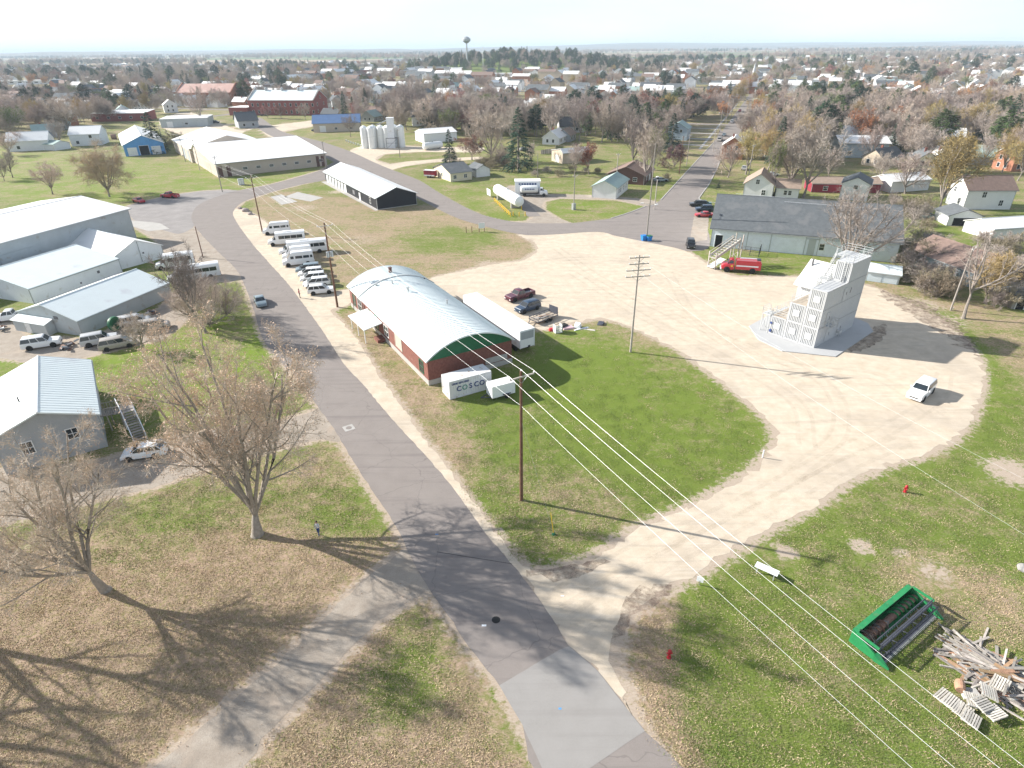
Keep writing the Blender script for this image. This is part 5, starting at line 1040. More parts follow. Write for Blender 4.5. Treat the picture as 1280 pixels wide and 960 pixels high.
vehicle('white_wagon', 'white off-road wagon parked alone on the gravel right of the training tower', 'car', (G(1139, 503) + G(1160, 484)) / 2, math.degrees(math.atan2(*(G(1139, 503) - G(1160, 484)).yx)), PWHITE, BIGSUV)
vehicle('white_hatchback', 'white hatchback parked on the drive at the foot of the wooden stair', 'car', (G(150, 580) + G(208, 572)) / 2 + Vector((-.2, .9)), 194, PWHITE, HATCH)
vehicle('black_jeep', 'small black and white car parked alone by the long barn end', 'car', G(863, 309), 260, PBLACK, dict(SUV, L=4.0, axles=(1.25, -1.2), prof=[(2.0, .75), (1.9, 1.0), (1, 1.08), (0, 1.1), (-1.6, 1.1), (-1.95, 1.05), (-2, .9)], cab=(.85, .55, -1.8, -1.95, 1.1, 1.8)))
for i, (p, m, lb) in enumerate((((878, 257), PTEAL, 'teal car, farthest of the cars beside the long barn gable'), ((880, 264), PNAVY, 'dark blue car in the middle of the cars beside the long barn gable'), ((880, 271), PRED, 'dull red car, nearest of the cars beside the long barn gable'), ((872, 258), PBLACK, 'black car tucked at the left of the cars beside the long barn gable'))):
    vehicle('parked_car', lb, 'car', G(*p), 175 if i < 3 else 172, m, SUV if i % 2 else SEDAN)
vehicle('white_estate', 'white station wagon parked on the pale slab before the galvanised shed', 'car', (G(28, 443) + G(76, 430)) / 2 + Vector((-.4, .9)), 24, PWHITE, BIGSUV)
vehicle('silver_wagon', 'silver wagon left of the champagne minivan under the shed wall', 'car', G(124, 432) + Vector((-.2, .8)), 30, PSILV, BIGSUV)
vehicle('champagne_minivan', 'champagne minivan nearest the lawn under the shed wall', 'van', G(143, 437) + Vector((.2, .8)), 28, PCHAMP, MINIVAN)
vehicle('small_silver_van', 'silver-white van right beside the green coil', 'van', G(164, 408) + Vector((.2, .7)), 30, PSILV, MINIVAN)
vehicle('beige_minivan', 'beige minivan behind bare bush twigs, rightmost under the shed wall', 'van', G(188, 414) + Vector((.2, .7)), 27, PCHAMP, MINIVAN)
vehicle('white_pickup', 'white pickup truck cut by the left edge of the picture', 'truck', G(12, 402) + Vector((0, .8)), 202, PWHITE, PICK); bedsides(THINGS[-1])
minibus('white shuttle bus nearer the white gabled shed behind the bare bushes', G(214, 336) + Vector((.5, 1.2)), 205, 7.4)
minibus('long white shuttle bus showing through the bare bushes by the road', G(238, 352) + Vector((.3, 1.4)), 207, 9.6)
vehicle('field_car', 'small pale car parked on the grass verge beside the warehouse pole', 'car', G(236, 196), 0, PSILV, SEDAN)
vehicle('yard_car', 'dark car beside the cream hall with the blue roof', 'car', G(395, 164), 10, PNAVY, SEDAN)
vehicle('shadow_car', 'black car under the bare trees between the flat grey shop and the white warehouse', 'car', G(270, 154), 10, PBLACK, SUV)
vehicle('drive_car', 'grey car on the concrete drive beside the street corner', 'car', G(826, 227), 20, PGREY, SEDAN)
for i, (p, m, yw) in enumerate((((1208, 279), PBLACK, 70), ((1160, 273), PTEAL, 10), ((965, 220), PWHITE, 10), ((930, 212), PSILV, 68), ((1240, 190), PWHITE, 5), ((1262, 192), PSILV, 5), ((1225, 188), PRED, 5), ((905, 170), PGREY, 68), ((316, 146), PWHITE, 20), ((330, 145), PBLACK, 25), ((655, 188), PSILV, 30))):
    vehicle('town_car', ['black car by the open garage', 'teal boat-like car on the lawn behind the barn', 'white car on the drive behind the white gabled house', 'silver car on the long street kerb', 'white car on the side road at the right edge', 'silver car on the side road at the far right edge', 'red car on the side road at the right', 'grey car far up the long street', 'white car in front of the red brick hall', 'black car in front of the red brick hall', 'silver car beyond the tall spruce'][i], 'car', G(*p), yw, m, SEDAN)
# tanker truck
def truck_cab(t, h, paint, W=1.1, zr=2.5, hood=True):
    mb = MB(); mb.rings([ring(x, .55, z, w_, w_ * .9) for x, z, w_ in ((h, 1.3, .9), (h - .2, 1.55, .98), (h - 1.1, 1.75, 1.05), (h - 2.4, 1.8, W))])
    mb.rings([[(h - 1.1, -1.0, 1.72), (h - 2.4, -1.0, 1.72), (h - 2.4, 1.0, 1.72), (h - 1.1, 1.0, 1.72)], [(h - 1.5, -.85, zr), (h - 2.35, -.88, zr), (h - 2.35, .88, zr), (h - 1.5, .85, zr)]]); mb.build('cab', paint, t, smooth=True)
    MB().quad((h - 1.12, -.85, 1.78), (h - 1.12, .85, 1.78), (h - 1.46, .76, zr - .08), (h - 1.46, -.76, zr - .08)).build('windscreen', GLASS, t).location = (.02, 0, .01)
    for sg in (1, -1): MB().quad((h - 1.3, sg * .99, 1.8), (h - 2.2, sg * .99, 1.8), (h - 2.2, sg * .885, zr - .1), (h - 1.6, sg * .885, zr - .1)).build('side_window', GLASS, t).location = (0, sg * .02, 0); MB().box(h - .06, sg * .7 - .14, .95, h + .012, sg * .7 + .14, 1.15).build('headlight', LAMPW, t); MB().box(h - 1.25, sg * 1.2 - .1, 1.8, h - 1.1, sg * 1.2 + .1, 2.1).build('mirror', DARK, t)
    MB().box(h - .02, -.5, .8, h + .02, .5, 1.3).build('grille', DARK, t); MB().box(h - .1, -1.05, .5, h + .12, 1.05, .78).build('bumper', STEELG if paint != PFIRE else WHITE, t)
t = thing('tanker_truck', 'white tanker truck standing in front of the office trailer', 'truck', G(667, 245), R(-2)); truck_cab(t, 4.2, PWHITE)
MB().box(-4.1, -.5, .7, 2, .5, .95).build('chassis', HDARK, t)
MB().lathe([(0, -4.1), (.6, -4.0), (1.0, -3.7), (1.1, -3.2), (1.1, .8), (1.0, 1.2), (.6, 1.4), (0, 1.5)], 20, 'x', (0, 0, 2.05)).build('tank_body', TANKW, t, smooth=True)
for i in range(6): MB().box(-2.6 + i * .5, -1.125, 2.0, -2.3 + i * .5, -1.09, 2.4).build('letter', NAVY, t)
for x in (3.1, -2.8):
    for y in (1.0, -1.0): wheel(t, x, y, .5, .3)
# fire engine
t = thing('fire_tanker', 'bright red fire tanker truck with a white side stripe beside the grey staging', 'fire truck', (G(902, 340) + G(948, 343)) / 2 + Vector((.3, 1.1)), R(165.5)); truck_cab(t, 3.7, PFIRE)
MB().box(-3.7, -1.18, .75, 1.05, 1.18, 2.2).build('body', PFIRE, t); MB().box(-3.6, -1.0, 2.2, .95, 1.0, 2.45).build('tank_top', PFIRE, t)
for sg in (1, -1):
    MB().box(-3.2, sg * 1.18 - .01, 1.35, .9, sg * 1.18 + .012, 1.6).build('stripe', WHITE, t)
    for i in range(3): MB().box(-3.4 + i * 1.5, sg * 1.18 - .01, 1.66, -2.2 + i * 1.5, sg * 1.18 + .014, 2.12).build('locker_door', PFIRE, t)
    MB().bar((-3.5, sg * .95, 2.62), (.9, sg * .95, 2.62), .06).bar((-3.5, sg * .95, 2.4), (-3.5, sg * .95, 2.62), .06).bar((.9, sg * .95, 2.4), (.9, sg * .95, 2.62), .06).build('hand_rail', STEELG, t)
    MB().lathe([(0, 0), (.22, 0), (.22, .02), (0, .02)], 14, 'y').build('door_badge', YEL, t).location = (1.75, sg * 1.12, 1.35)
MB().box(1.5, -.6, 2.5, 1.85, .6, 2.66).build('light_bar', LAMPR, t); MB().box(-3.2, -.7, 2.45, .2, -.45, 2.62).build('hose', WHITE, t); MB().box(-3.6, -.4, 2.45, -2.9, .4, 2.75).build('hatch', HDARK, t); MB().box(-3.76, -1.0, .8, -3.7, 1.0, 2.1).build('rear_panel', HDARK, t)
for x in (2.6, -2.2):
    for y in (1.02, -1.02): wheel(t, x, y, .5, .3); MB().lathe([(0, 0), (.6, 0), (.6, .02), (0, .02)], 18, 'y').build('wheel_arch', DARK, t).location = (x, 1.185 if y > 0 else -1.205, .55) if x < 0 else (x, 1.06 if y > 0 else -1.08, .55)
# open utility trailer
t = thing('utility_trailer', 'black open utility trailer loaded with boards beside the dark blue wagon', 'trailer', G(681, 401) + Vector((-.2, .3)), R(222))
MB().box(-2.3, -1.0, .55, 2.3, 1.0, .62).build('bed', DECK, t)
fr = MB()
for y in (-1.05, 1.05): fr.box(-2.35, y - .05, .5, 2.35, y + .05, .62); fr.box(-2.35, y - .04, .98, 2.35, y + .04, 1.06); [fr.box(x, y - .03, .6, x + .06, y + .03, 1.0) for x in (-2.3, -1.2, 0, 1.2, 2.24)]; 
fr.box(2.27, -1, .5, 2.35, 1, .62).box(2.27, -1, .98, 2.35, 1, 1.06).bar((2.3, -.8, .5), (3.5, 0, .45), .09).bar((2.3, .8, .5), (3.5, 0, .45), .09).build('frame', HDARK, t)
MB().box(-2.36, -1.0, .6, -2.3, 1.0, 1.9).build('ramp_gate', HDARK, t)
for x in (-.5, .35):
    for y in (-1.2, 1.2): wheel(t, x, y, .33, .2)
for i in range(7):
    o = MB().box(-1.1, -.09, 0, 1.1, .09, .03).build('plank', [WOODT, WOODW, TARP][i % 3]); p = G(681, 401) + Vector((-.2, .3)); o.location = (p.x + rnd.uniform(-.5, .5), p.y + rnd.uniform(-.5, .5), .64 + i * .04); o.rotation_euler = (rnd.uniform(-.05, .05), rnd.uniform(-.03, .03), R(222) + rnd.uniform(-.3, .3)); tagit(o, 'loose board lying on the open utility trailer', 'plank', 'boards on the open utility trailer')

# ------------------------------------------------------------------ people
def person(label, loc, yaw, shirt, trousers, hair, pose, h=1.76):
    """one skinned body; pose gives hand and foot places"""
    k = h / 1.76
    J = {}; E = []; Rd = {}
    def add(n, p, r, par=None): J[n] = Vector(p) * k; Rd[n] = r * k; (E.append((par, n)) if par else None)
    add('pelvis', (0, 0, .95), .15); add('waist', (0, 0, 1.1), .13, 'pelvis'); add('chest', (.01, 0, 1.32), .155, 'waist'); add('neck', (.02, 0, 1.5), .055, 'chest'); add('jaw', (.05, 0, 1.56), .07, 'neck'); add('head', (.04, 0, 1.67), .092, 'jaw'); add('crown', (.02, 0, 1.74), .06, 'head'); add('nose', (.135, 0, 1.635), .016, 'jaw')
    for s, nm in ((1, 'l'), (-1, 'r')):
        f = pose['foot_' + nm]; kn = pose['knee_' + nm]; add('hip' + nm, (0, s * .1, .9), .10, 'pelvis'); add('knee' + nm, kn, .062, 'hip' + nm); add('ankle' + nm, (f[0], f[1], .1), .04, 'knee' + nm); add('toe' + nm, (f[0] + .17, f[1], .04), .038, 'ankle' + nm)
        e, hd = pose['elbow_' + nm], pose['hand_' + nm]; add('sh' + nm, (0, s * .19, 1.43), .062, 'chest'); add('el' + nm, e, .043, 'sh' + nm); add('wr' + nm, hd, .027, 'el' + nm)
        d = (Vector(hd) - Vector(e)).normalized(); sd_ = d.cross(Vector((1, 0, 0))).normalized() if abs(d.x) < .9 else Vector((0, 1, 0)); pm = Vector(hd) + d * .06; add('pl' + nm, pm, .026, 'wr' + nm)
        for i, ln in enumerate((.062, .075, .070, .055)):
            o_ = Vector((1, 0, 0)) * ((i - 1.5) * .019); a_ = pm + o_ + d * .03; b_ = a_ + d * ln * .6 - sd_ * .006; c_ = b_ + d * ln * .5 - sd_ * .02
            add('f%d%s' % (i, nm), a_, .0095, 'pl' + nm); add('g%d%s' % (i, nm), b_, .0085, 'f%d%s' % (i, nm)); add('h%d%s' % (i, nm), c_, .007, 'g%d%s' % (i, nm))
        add('th' + nm, Vector(hd) + d * .03 + Vector((.035, 0, 0)), .011, 'wr' + nm); add('ti' + nm, Vector(hd) + d * .07 + Vector((.05, 0, 0)), .009, 'th' + nm)
    names = list(J); me = bpy.data.meshes.new('body'); me.from_pydata([J[n] for n in names], [(names.index(a), names.index(b_)) for a, b_ in E], [])
    o = bpy.data.objects.new('body', me); COL.objects.link(o); sk = o.modifiers.new('skin', 'SKIN'); o.modifiers.new('sub', 'SUBSURF').levels = 1
    for i, n in enumerate(names): me.skin_vertices[0].data[i].radius = (Rd[n], Rd[n]); me.skin_vertices[0].data[i].use_root = (i == 0)
    dg = bpy.context.evaluated_depsgraph_get(); me2 = bpy.data.meshes.new_from_object(o.evaluated_get(dg)); bpy.data.objects.remove(o)
    for m in (SKIN, shirt, trousers, DARK): me2.materials.append(m)
    for p in me2.polygons:
        c = p.center / k; hands = min((Vector(c) - Vector(pose['hand_l'])).length, (Vector(c) - Vector(pose['hand_r'])).length) < .13 and abs(c.y) > .16
        p.material_index = 0 if (c.z > 1.51 or hands) else 3 if c.z < .1 else 2 if (c.z < .98 and abs(c.y) < .26) else 1; p.use_smooth = True
    t = thing('person', label, 'person', loc, R(yaw)); put('body', me2, t)
    MB().lathe([(0, -.1), (.07, -.085), (.105, -.02), (.1, .05), (.06, .1), (0, .115)], 12, 'z', (.02, 0, 1.70)).build('hair', hair, t, smooth=True).scale = (k, k, k)
    for s in (.035, -.035): MB().box(.118 * k, (s - .01) * k, 1.672 * k, .132 * k, (s + .01) * k, 1.684 * k).build('eye', DARK, t)
    MB().box(.115 * k, -.025 * k, 1.588 * k, .128 * k, .025 * k, 1.597 * k).build('mouth', LAMPR, t)
    return t
person('person in a dark red jacket and black trousers standing behind the nearest parked white wagon', G(375, 372.5), 30, SHIRTR, TROUS, HAIR, dict(foot_l=(.05, .14), knee_l=(.06, .12, .5), foot_r=(-.04, -.14), knee_r=(.03, -.12, .5), elbow_l=(.10, .30, 1.18), hand_l=(.32, .26, 1.22), elbow_r=(-.02, -.28, 1.15), hand_r=(.12, -.26, .93)))
person('person in a pale grey jacket and blue jeans standing on the leafy grass right of the big tree', G(399, 669), 250, SHIRTG, JEANS, HAIR, dict(foot_l=(.10, .1), knee_l=(.12, .1, .5), foot_r=(-.10, -.1), knee_r=(.02, -.1, .5), elbow_l=(.06, .26, 1.15), hand_l=(.26, .14, 1.14), elbow_r=(.06, -.26, 1.15), hand_r=(.27, -.12, 1.16)), 1.72)
# ------------------------------------------------------------------ poles and wires
INS = MB().lathe([(0, 0), (.05, 0), (.06, .06), (.09, .1), (.05, .16), (0, .18)], 8).mesh('insulator', TRIM)
def upole(label, b, h, r0=.17, r1=.11, arms=(), m=WOODP, lean=(0, 0), cat='utility pole', yaw=0., group=None):
    t = thing('utility_pole', label, cat, b, yaw, group); MB().tube([(0, 0, -.2), (lean[0] * .5, lean[1] * .5, h / 2), (lean[0], lean[1], h)], [r0, (r0 + r1) / 2, r1], 10).build('pole', m, t, smooth=True)
    for z, half, ins in arms:
        f = z / h; lx, ly = lean[0] * f, lean[1] * f; a = MB().box(-half, -.06, -.06, half, .06, .06).build('crossarm', WOODG, t); a.location = (lx + 0, ly - .17, z)
        MB().bar((half * .5, -.0, -.0), (0, .08, -.7), .04).bar((-half * .5, 0, 0), (0, .08, -.7), .04).build('brace', STEELG, a)
        for x in ins: o = put('insulator', INS, a); o.location = (x * half, 0, .06)
    return t
P1 = G(651.7, 625); P2 = G(422, 384); P0 = G(328, 290); ang = math.atan2((P1 - P2).y, (P1 - P2).x)
H1, H2, H0 = 14.6, 14.8, 13.5
pa = ang + math.pi / 2
u1 = upole('nearest brown utility pole standing alone on the green lawn', P1, H1, .19, .12, [(H1 - .5, 1.25, (-1, 1))], yaw=pa); put('insulator', INS, u1).location = (0, 0, H1)
u2 = upole('brown utility pole with two grey transformer cans beside the parked wagons', P2, H2, .19, .12, [(H2 - .5, 1.25, (-1, 1))], yaw=pa, lean=(0, .1))
for x in (-.32, .32): MB().lathe([(0, 0), (.26, 0), (.26, .85), (.1, .95), (0, .95)], 14, 'z', (x, -.38, H2 * .62)).build('transformer', STEELG, u2, smooth=True)
MB().bar((-.6, -.3, H2 * .62 + .9), (.6, -.3, H2 * .62 + .9), .07).build('bracket', STEELG, u2)
u0 = upole('brown utility pole at the far end of the row of parked vans', P0, H0, .17, .11, [(H0 - .5, 1.2, (-1, 1))], yaw=pa, lean=(0, 0))
def wire(a, b_, sag, r=.012, label='', grp=None, m=WIREM, n=22):
    a, b_ = Vector(a), Vector(b_); pts = [a.lerp(b_, i / n) - Vector((0, 0, sag * 4 * (i / n) * (1 - i / n))) for i in range(n + 1)]
    o = MB().tube(pts, r, 5, cap=False).build('power_line', m); tagit(o, label, 'power line', grp); return o
dn = (P1 - P2).normalized(); nn = Vector((-dn.y, dn.x))
P3 = P1 + Vector((math.cos(ang - .03), math.sin(ang - .03))) * 58; P00 = G(247, 232); 
pts = [(P00, 12.5), (P0, H0), (P2, H2), (P1, H1), (P3, 14.5)]
for off, dz, lb in ((1.25, -.2, 'left'), (-1.25, -.2, 'right'), (0, .15, 'pole top')):
    for i in range(4):
        (a, ha), (b_, hb) = pts[i], pts[i + 1]
        wire((a.x + nn.x * off, a.y + nn.y * off, ha + dz), (b_.x + nn.x * off, b_.y + nn.y * off, hb + dz), .9 if i != 3 else .8, .0085, 'bright %s wire of the roadside power line, span %s' % (lb, ['beyond the van row', 'over the van row', 'over the barrel roof', 'from the nearest pole to the bottom right corner'][i]), 'wires of the roadside power line')
for i in range(4):
    (a, ha), (b_, hb) = pts[i], pts[i + 1]; wire((a.x, a.y, ha - 3.6), (b_.x, b_.y, hb - 3.6), .8, .0085, 'lowest bright wire of the roadside power line, span %s' % ['beyond the van row', 'over the van row', 'over the barrel roof', 'from the nearest pole to the bottom right corner'][i], 'wires of the roadside power line')
upole('thin brown pole at the road side in front of the white gabled shed', G(254, 322), 6.8, .12, .08)
u = upole('tall grey weathered pole with four stacked crossarms on the inner lawn edge', G(788, 440), 14.7, .16, .11, [(14.4, 1.4, (-1, -.4, .4, 1)), (13.5, 1.4, (-1, -.4, .4, 1)), (12.6, 1.75, (-1, -.5, .5, 1)), (11.7, 1.75, (-1, -.5, .5, 1))], m=WOODG, yaw=R(10))
pq = G(788, 440)
for (tp, dz, lb) in (((1280, 604), 14.2, 'upper'), ((1280, 641), 12.4, 'lower')):
    e = G(*tp, 11.2); d = (e - pq); e2 = pq + d * 1.7; wire((pq.x, pq.y, dz), (e2.x, e2.y, dz - .3), 2.6, .006, 'thin %s wire running from the four-armed pole to the right edge' % lb, 'thin wires of the four-armed pole', STEELG)
# light pole with two lamps above the blue bin
b = G(808, 299); u = upole('tall grey lamp pole standing at the blue bins by the street corner', b, 21.0, .17, .10, m=WOODG, cat='lamp pole')
for z, yw in ((7.5, 0), (7.9, 150), (13.5, 20)):
    a = MB().bar((0, 0, 0), (1.6, 0, .35), .06).build('lamp_arm', STEELG, u); a.location = (0, 0, z); a.rotation_euler = (0, 0, R(yw + 20)); MB().box(1.4, -.15, .28, 2.1, .15, .45).build('lamp_head', TRIM, a)
for i, p in enumerate(((804.5, 300.5), (811, 301))):
    c = G(*p); t = thing('bin', ['left of the two blue bins at the lamp pole', 'right of the two blue bins at the lamp pole, with a green lid'][i], 'bin', c, R(20)); MB().rings([[(-.45, -.4, 0), (.45, -.4, 0), (.45, .4, 0), (-.45, .4, 0)], [(-.6, -.55, 1.15), (.6, -.55, 1.15), (.6, .55, 1.15), (-.6, .55, 1.15)]]).build('bin_body', BINB, t); MB().box(-.64, -.58, 1.15, .64, .58, 1.24).build('lid', BINB if i == 0 else GREENPAINT, t)
for p, h, lb in (((717, 262), 9.4, 'wooden pole with a grey meter box on the small corner lawn'), ((672, 222), 8, 'short wooden pole behind the tanker office'), ((849, 217), 12.4, 'left of the two poles on the verge of the long street'), ((858, 207), 11, 'right of the two poles on the verge of the long street'), ((232, 202), 9, 'wooden pole left of the white warehouse by the pale car'), ((250, 213), 11, 'dark wooden pole in front of the white warehouse wall'), ((278, 240), 11, 'wooden pole at the near corner of the tan warehouse'), ((408, 212), 10, 'wooden pole at the right corner of the tan warehouse'), ((500, 197), 11, 'wooden pole beside the white silos'), ((818, 262), 8, 'grey pole at the kerb of the street corner'), ((935, 224), 11, 'pale pole beside the long street on its right side'), ((1188, 388), 11, 'pale pole with a white sign plate beside the single bare tree at the right'), ((891, 190), 9, 'pole far up the long street'), ((770, 232), 10, 'pole among the bushes behind the white corner house'), ((207, 190), 11, 'leaning pole at the corner of the blue-fronted shed')):
    u = upole(lb, G(*p), h, .15, .10, [(h - .4, .9, (-1, 1))] if h >= 9 else (), m=WOODG if h < 12 else WOODP, yaw=R(40))
    if 'meter box' in lb: MB().box(-.5, -.35, 0, .5, .35, 1.7).build('meter_box', STEELG, u)
    if 'sign plate' in lb: MB().box(.2, -.22, .1, .5, -.18, .5).build('sign_plate', WHITE, u)
for a, b_, lb in ((G(278, 240), G(408, 212), 'grey cable along the front of the tan warehouse'), (G(250, 213), G(278, 240), 'grey cable between the two warehouse poles'), (G(207, 190), G(232, 202), 'grey cable beside the blue-fronted shed'), (G(408, 212), G(500, 197), 'grey cable from the tan warehouse to the silos')): wire((a.x, a.y, 10.3), (b_.x, b_.y, 10.2), 1, .02, lb, None, STEELG)
# ------------------------------------------------------------------ small things
def hydrant(label, p):
    t = thing('fire_hydrant', label, 'hydrant', G(*p)); MB().lathe([(0, 0), (.17, 0), (.17, .06), (.11, .08), (.11, .62), (.15, .66), (.14, .74), (.08, .84), (0, .88)], 14).build('barrel', REDP, t, smooth=True)
    MB().tube([(-.22, 0, .5), (.22, 0, .5)], .06, 8).tube([(0, -.2, .42), (0, 0, .42)], .075, 8).build('outlet', REDP, t); return t
hydrant('red fire hydrant on the leafy grass near the bottom of the picture', (836, 822)); hydrant('red fire hydrant on the grass below the gravel bend', (1131, 615))
t = thing('small_sign', 'small white square sign on a stake at the gravel edge', 'sign', G(874, 731), R(-30)); MB().box(-.03, -.03, 0, .03, .03, .5).build('stake', WOODG, t); MB().box(-.28, -.02, .35, .28, .02, .9).build('board', WHITE, t)
t = thing('white_bench', 'white slatted bench-like table lying near the gravel bend', 'bench', G(957, 718), R(-38))
for i in range(3): MB().box(-.95, -.36 + i * .25, .62, .95, -.13 + i * .25, .67).build('slat', WHITE, t)
for x in (-.7, .7): MB().bar((x, -.3, 0), (x, -.2, .62), .08).bar((x, .3, 0), (x, .2, .62), .08).build('leg', STEELG, t)
t = thing('marker_stake', 'slim white marker stake on the grass at the inner gravel edge', 'stake', G(953, 572)); MB().box(-.05, -.05, 0, .05, .05, 1.0).build('stake', WHITE, t)
t = thing('guy_marker', 'yellow guy wire guard leaning in the lawn below the nearest pole', 'guy guard', G(692, 668)); d_ = (P1 - G(692, 668)).normalized(); MB().tube([(0, 0, 0), (d_.x * .55, d_.y * .55, 2.2)], .04, 6).build('guard', YEL, t); MB().lathe([(0, 0), (.2, .0), (.14, .16), (0, .18)], 8).build('anchor', GREENPAINT, t)
wire((*G(692, 668), .1), (P1.x, P1.y, 9.5), 0, .007, 'thin guy wire from the lawn anchor to the nearest pole', None, STEELG)
t = thing('notice_board', 'white notice board on dark posts on the tan verge by the crossing road', 'sign', G(598, 290), R(12))
for x in (-3.0, -1.6, .2, 1.5): MB().box(x - .07, -.07, 0, x + .07, .07, 1.9 if x > 0 else 1.5).build('post', WOODP, t)
MB().box(.1, -.12, .9, 1.6, -.07, 2.2).build('board', WHITE, t)
t = thing('coil', 'large dark green coil leaning on the galvanised shed wall', 'coil', G(146, 413), R(75)); MB().lathe([(.7, -.25), (1.15, -.25), (1.2, 0), (1.15, .25), (.7, .25), (.66, 0), (.7, -.25)], 24, 'y', (0, 0, 1.2)).build('outer_coil', GREENPAINT, t, smooth=True); MB().lathe([(.0, -.1), (.68, -.1), (.68, .1), (0, .1)], 20, 'y', (0, 0, 1.2)).build('inner_coil', GREENPAINT, t)
t = thing('cargo_van_trailer', 'small red and white cargo trailer left of the small white bungalow', 'trailer', G(530, 222), R(-20)); MB().box(0, 0, .5, 4.2, 2, 2.4).build('box', REDBARN, t); MB().box(-.05, -.05, 2.4, 4.25, 2.05, 2.5).build('roof', WHITEROOF, t); MB().box(.1, -.03, .6, 4.1, -.005, 1.0).build('stripe', WHITE, t); wheel(t, 1.6, -.1, .34); wheel(t, 2.6, -.1, .34); wheel(t, 1.6, 2.1, .34); wheel(t, 2.6, 2.1, .34)
t = thing('electrical_cabinet', 'grey electrical cabinet on the grass in front of the tan warehouse', 'cabinet', G(302, 231), R(33)); MB().box(-.9, -.6, 0, .9, .6, 2.0).build('case', STEELG, t); MB().box(-.7, -.64, .2, -.05, -.6, 1.8).build('door', TRIM, t); MB().box(.05, -.64, .2, .7, -.6, 1.8).build('door', TRIM, t)
for p, lb in (((96, 181), 'dark round bale-like bin on the left lawn'), ((129, 175), 'grey barrel lying on the lawn, left of the rusty one'), ((143, 174), 'rusty barrel on the lawn near the blue-fronted shed')):
    t = thing('barrel', lb, 'barrel', G(*p), R(30)); MB().lathe([(0, -1.3), (1.1, -1.3), (1.2, -1), (1.2, 1), (1.1, 1.3), (0, 1.3)], 14, 'x', (0, 0, 1.2)).build('drum', NAVY if 'bale' in lb else STEELG if 'grey' in lb else RUST, t, smooth=True)
# staging beside the fire truck: a raised grey chute on tall posts
sg0, sg1 = G(893, 337), G(921, 330); t = thing('training_staging', 'grey wooden staging with a sloping ramp behind the red fire truck', 'staging', sg0, math.atan2((sg1 - sg0).y, (sg1 - sg0).x)); Ls = 6.4
for x, h_ in ((0, 3.4), (Ls, 5.6)):
    for y in (0, 1.8): MB().bar((x, y, 0), (x, y, h_), .2).build('post', WOODG, t)
for y in (0, 1.8):
    MB().bar((Ls + .9, y, 0), (Ls + .9, y, 6.0), .18).build('post', WOODG, t)
    MB().bar((0, y, 2.4), (Ls + .4, y, 5.0), .1, .55).build('side_board', WOODW, t); MB().bar((0, y, 3.3), (Ls, y, 5.6), .08, .12).build('top_rail', WOODG, t)
for i in range(10): p = Vector((0, 0, 2.25)).lerp(Vector((Ls, 0, 4.8)), i / 9); MB().box(p.x - .28, .1, p.z, p.x + .28, 1.7, p.z + .06).build('deck_plank', WOODW, t)
MB().bar((-.4, .9, .35), (3.2, .9, 1.5), 1.5, .08).build('lower_chute', PALEROOF, t)
for x in (0, Ls): MB().bar((x, 0, 1.2), (x, 1.8, 2.6), .08).bar((x, 1.8, 1.2), (x, 0, 2.6), .08).build('cross_brace', WOODG, t)
# chain link pen by the barn
def fence(name, label, pts, h, step, m, infill=None, cat='fence', rails=2):
    t = thing(name, label, cat, (0, 0)); pm = MB().box(-.05, -.05, 0, .05, .05, h).mesh('post', m)
    for a, b_ in zip(pts, pts[1:]):
        n = max(1, round((b_ - a).length / step))
        for i in range(n + 1): p = a.lerp(b_, i / n); put('post', pm, t).location = (p.x, p.y, 0)
        for j in range(rails): z = h * (j + 1) / rails - .04; MB().bar((a.x, a.y, z), (b_.x, b_.y, z), .05).build('rail', m, t)
        if infill == 'mesh':
            k = int((b_ - a).length / .35); mb = MB()
            for i in range(k + 1): p = a.lerp(b_, i / k); mb.bar((p.x, p.y, .05), (p.x, p.y, h - .05), .012)
            for j in range(1, 6): mb.bar((a.x, a.y, h * j / 6), (b_.x, b_.y, h * j / 6), .012)
            mb.build('mesh_panel', m, t, kind='stuff')
    return t
fence('wire_pen', 'dark wire pen against the long barn wall', [G(926, 318), G(948, 321), G(950, 316)], 1.9, 2, HDARK, 'mesh', rails=2)
fence('yard_fence', 'low dark wooden fence crossing the lawns behind the barn', [G(1003, 247), G(1030, 249)], 1.1, 2.5, WOODG)
def board_fence(label, pts, h, m=WOODG):
    t = thing('board_fence', label, 'fence', (0, 0)); bm_ = MB().box(-.24, -.02, .05, .24, .02, h).mesh('board', m)
    for a, b_ in zip(pts, pts[1:]):
        n = int((b_ - a).length / .5)
        for i in range(n): p = a.lerp(b_, (i + .5) / n); o = put('board', bm_, t); o.location = (p.x, p.y, 0); o.rotation_euler = (0, 0, math.atan2((b_ - a).y, (b_ - a).x))
        MB().bar((a.x, a.y, h * .8), (b_.x, b_.y, h * .8), .06).build('rail', m, t)
board_fence('grey board fence at the lawn end beside the tan garage', [G(676, 193), G(694, 191), G(695, 182)], 1.8)
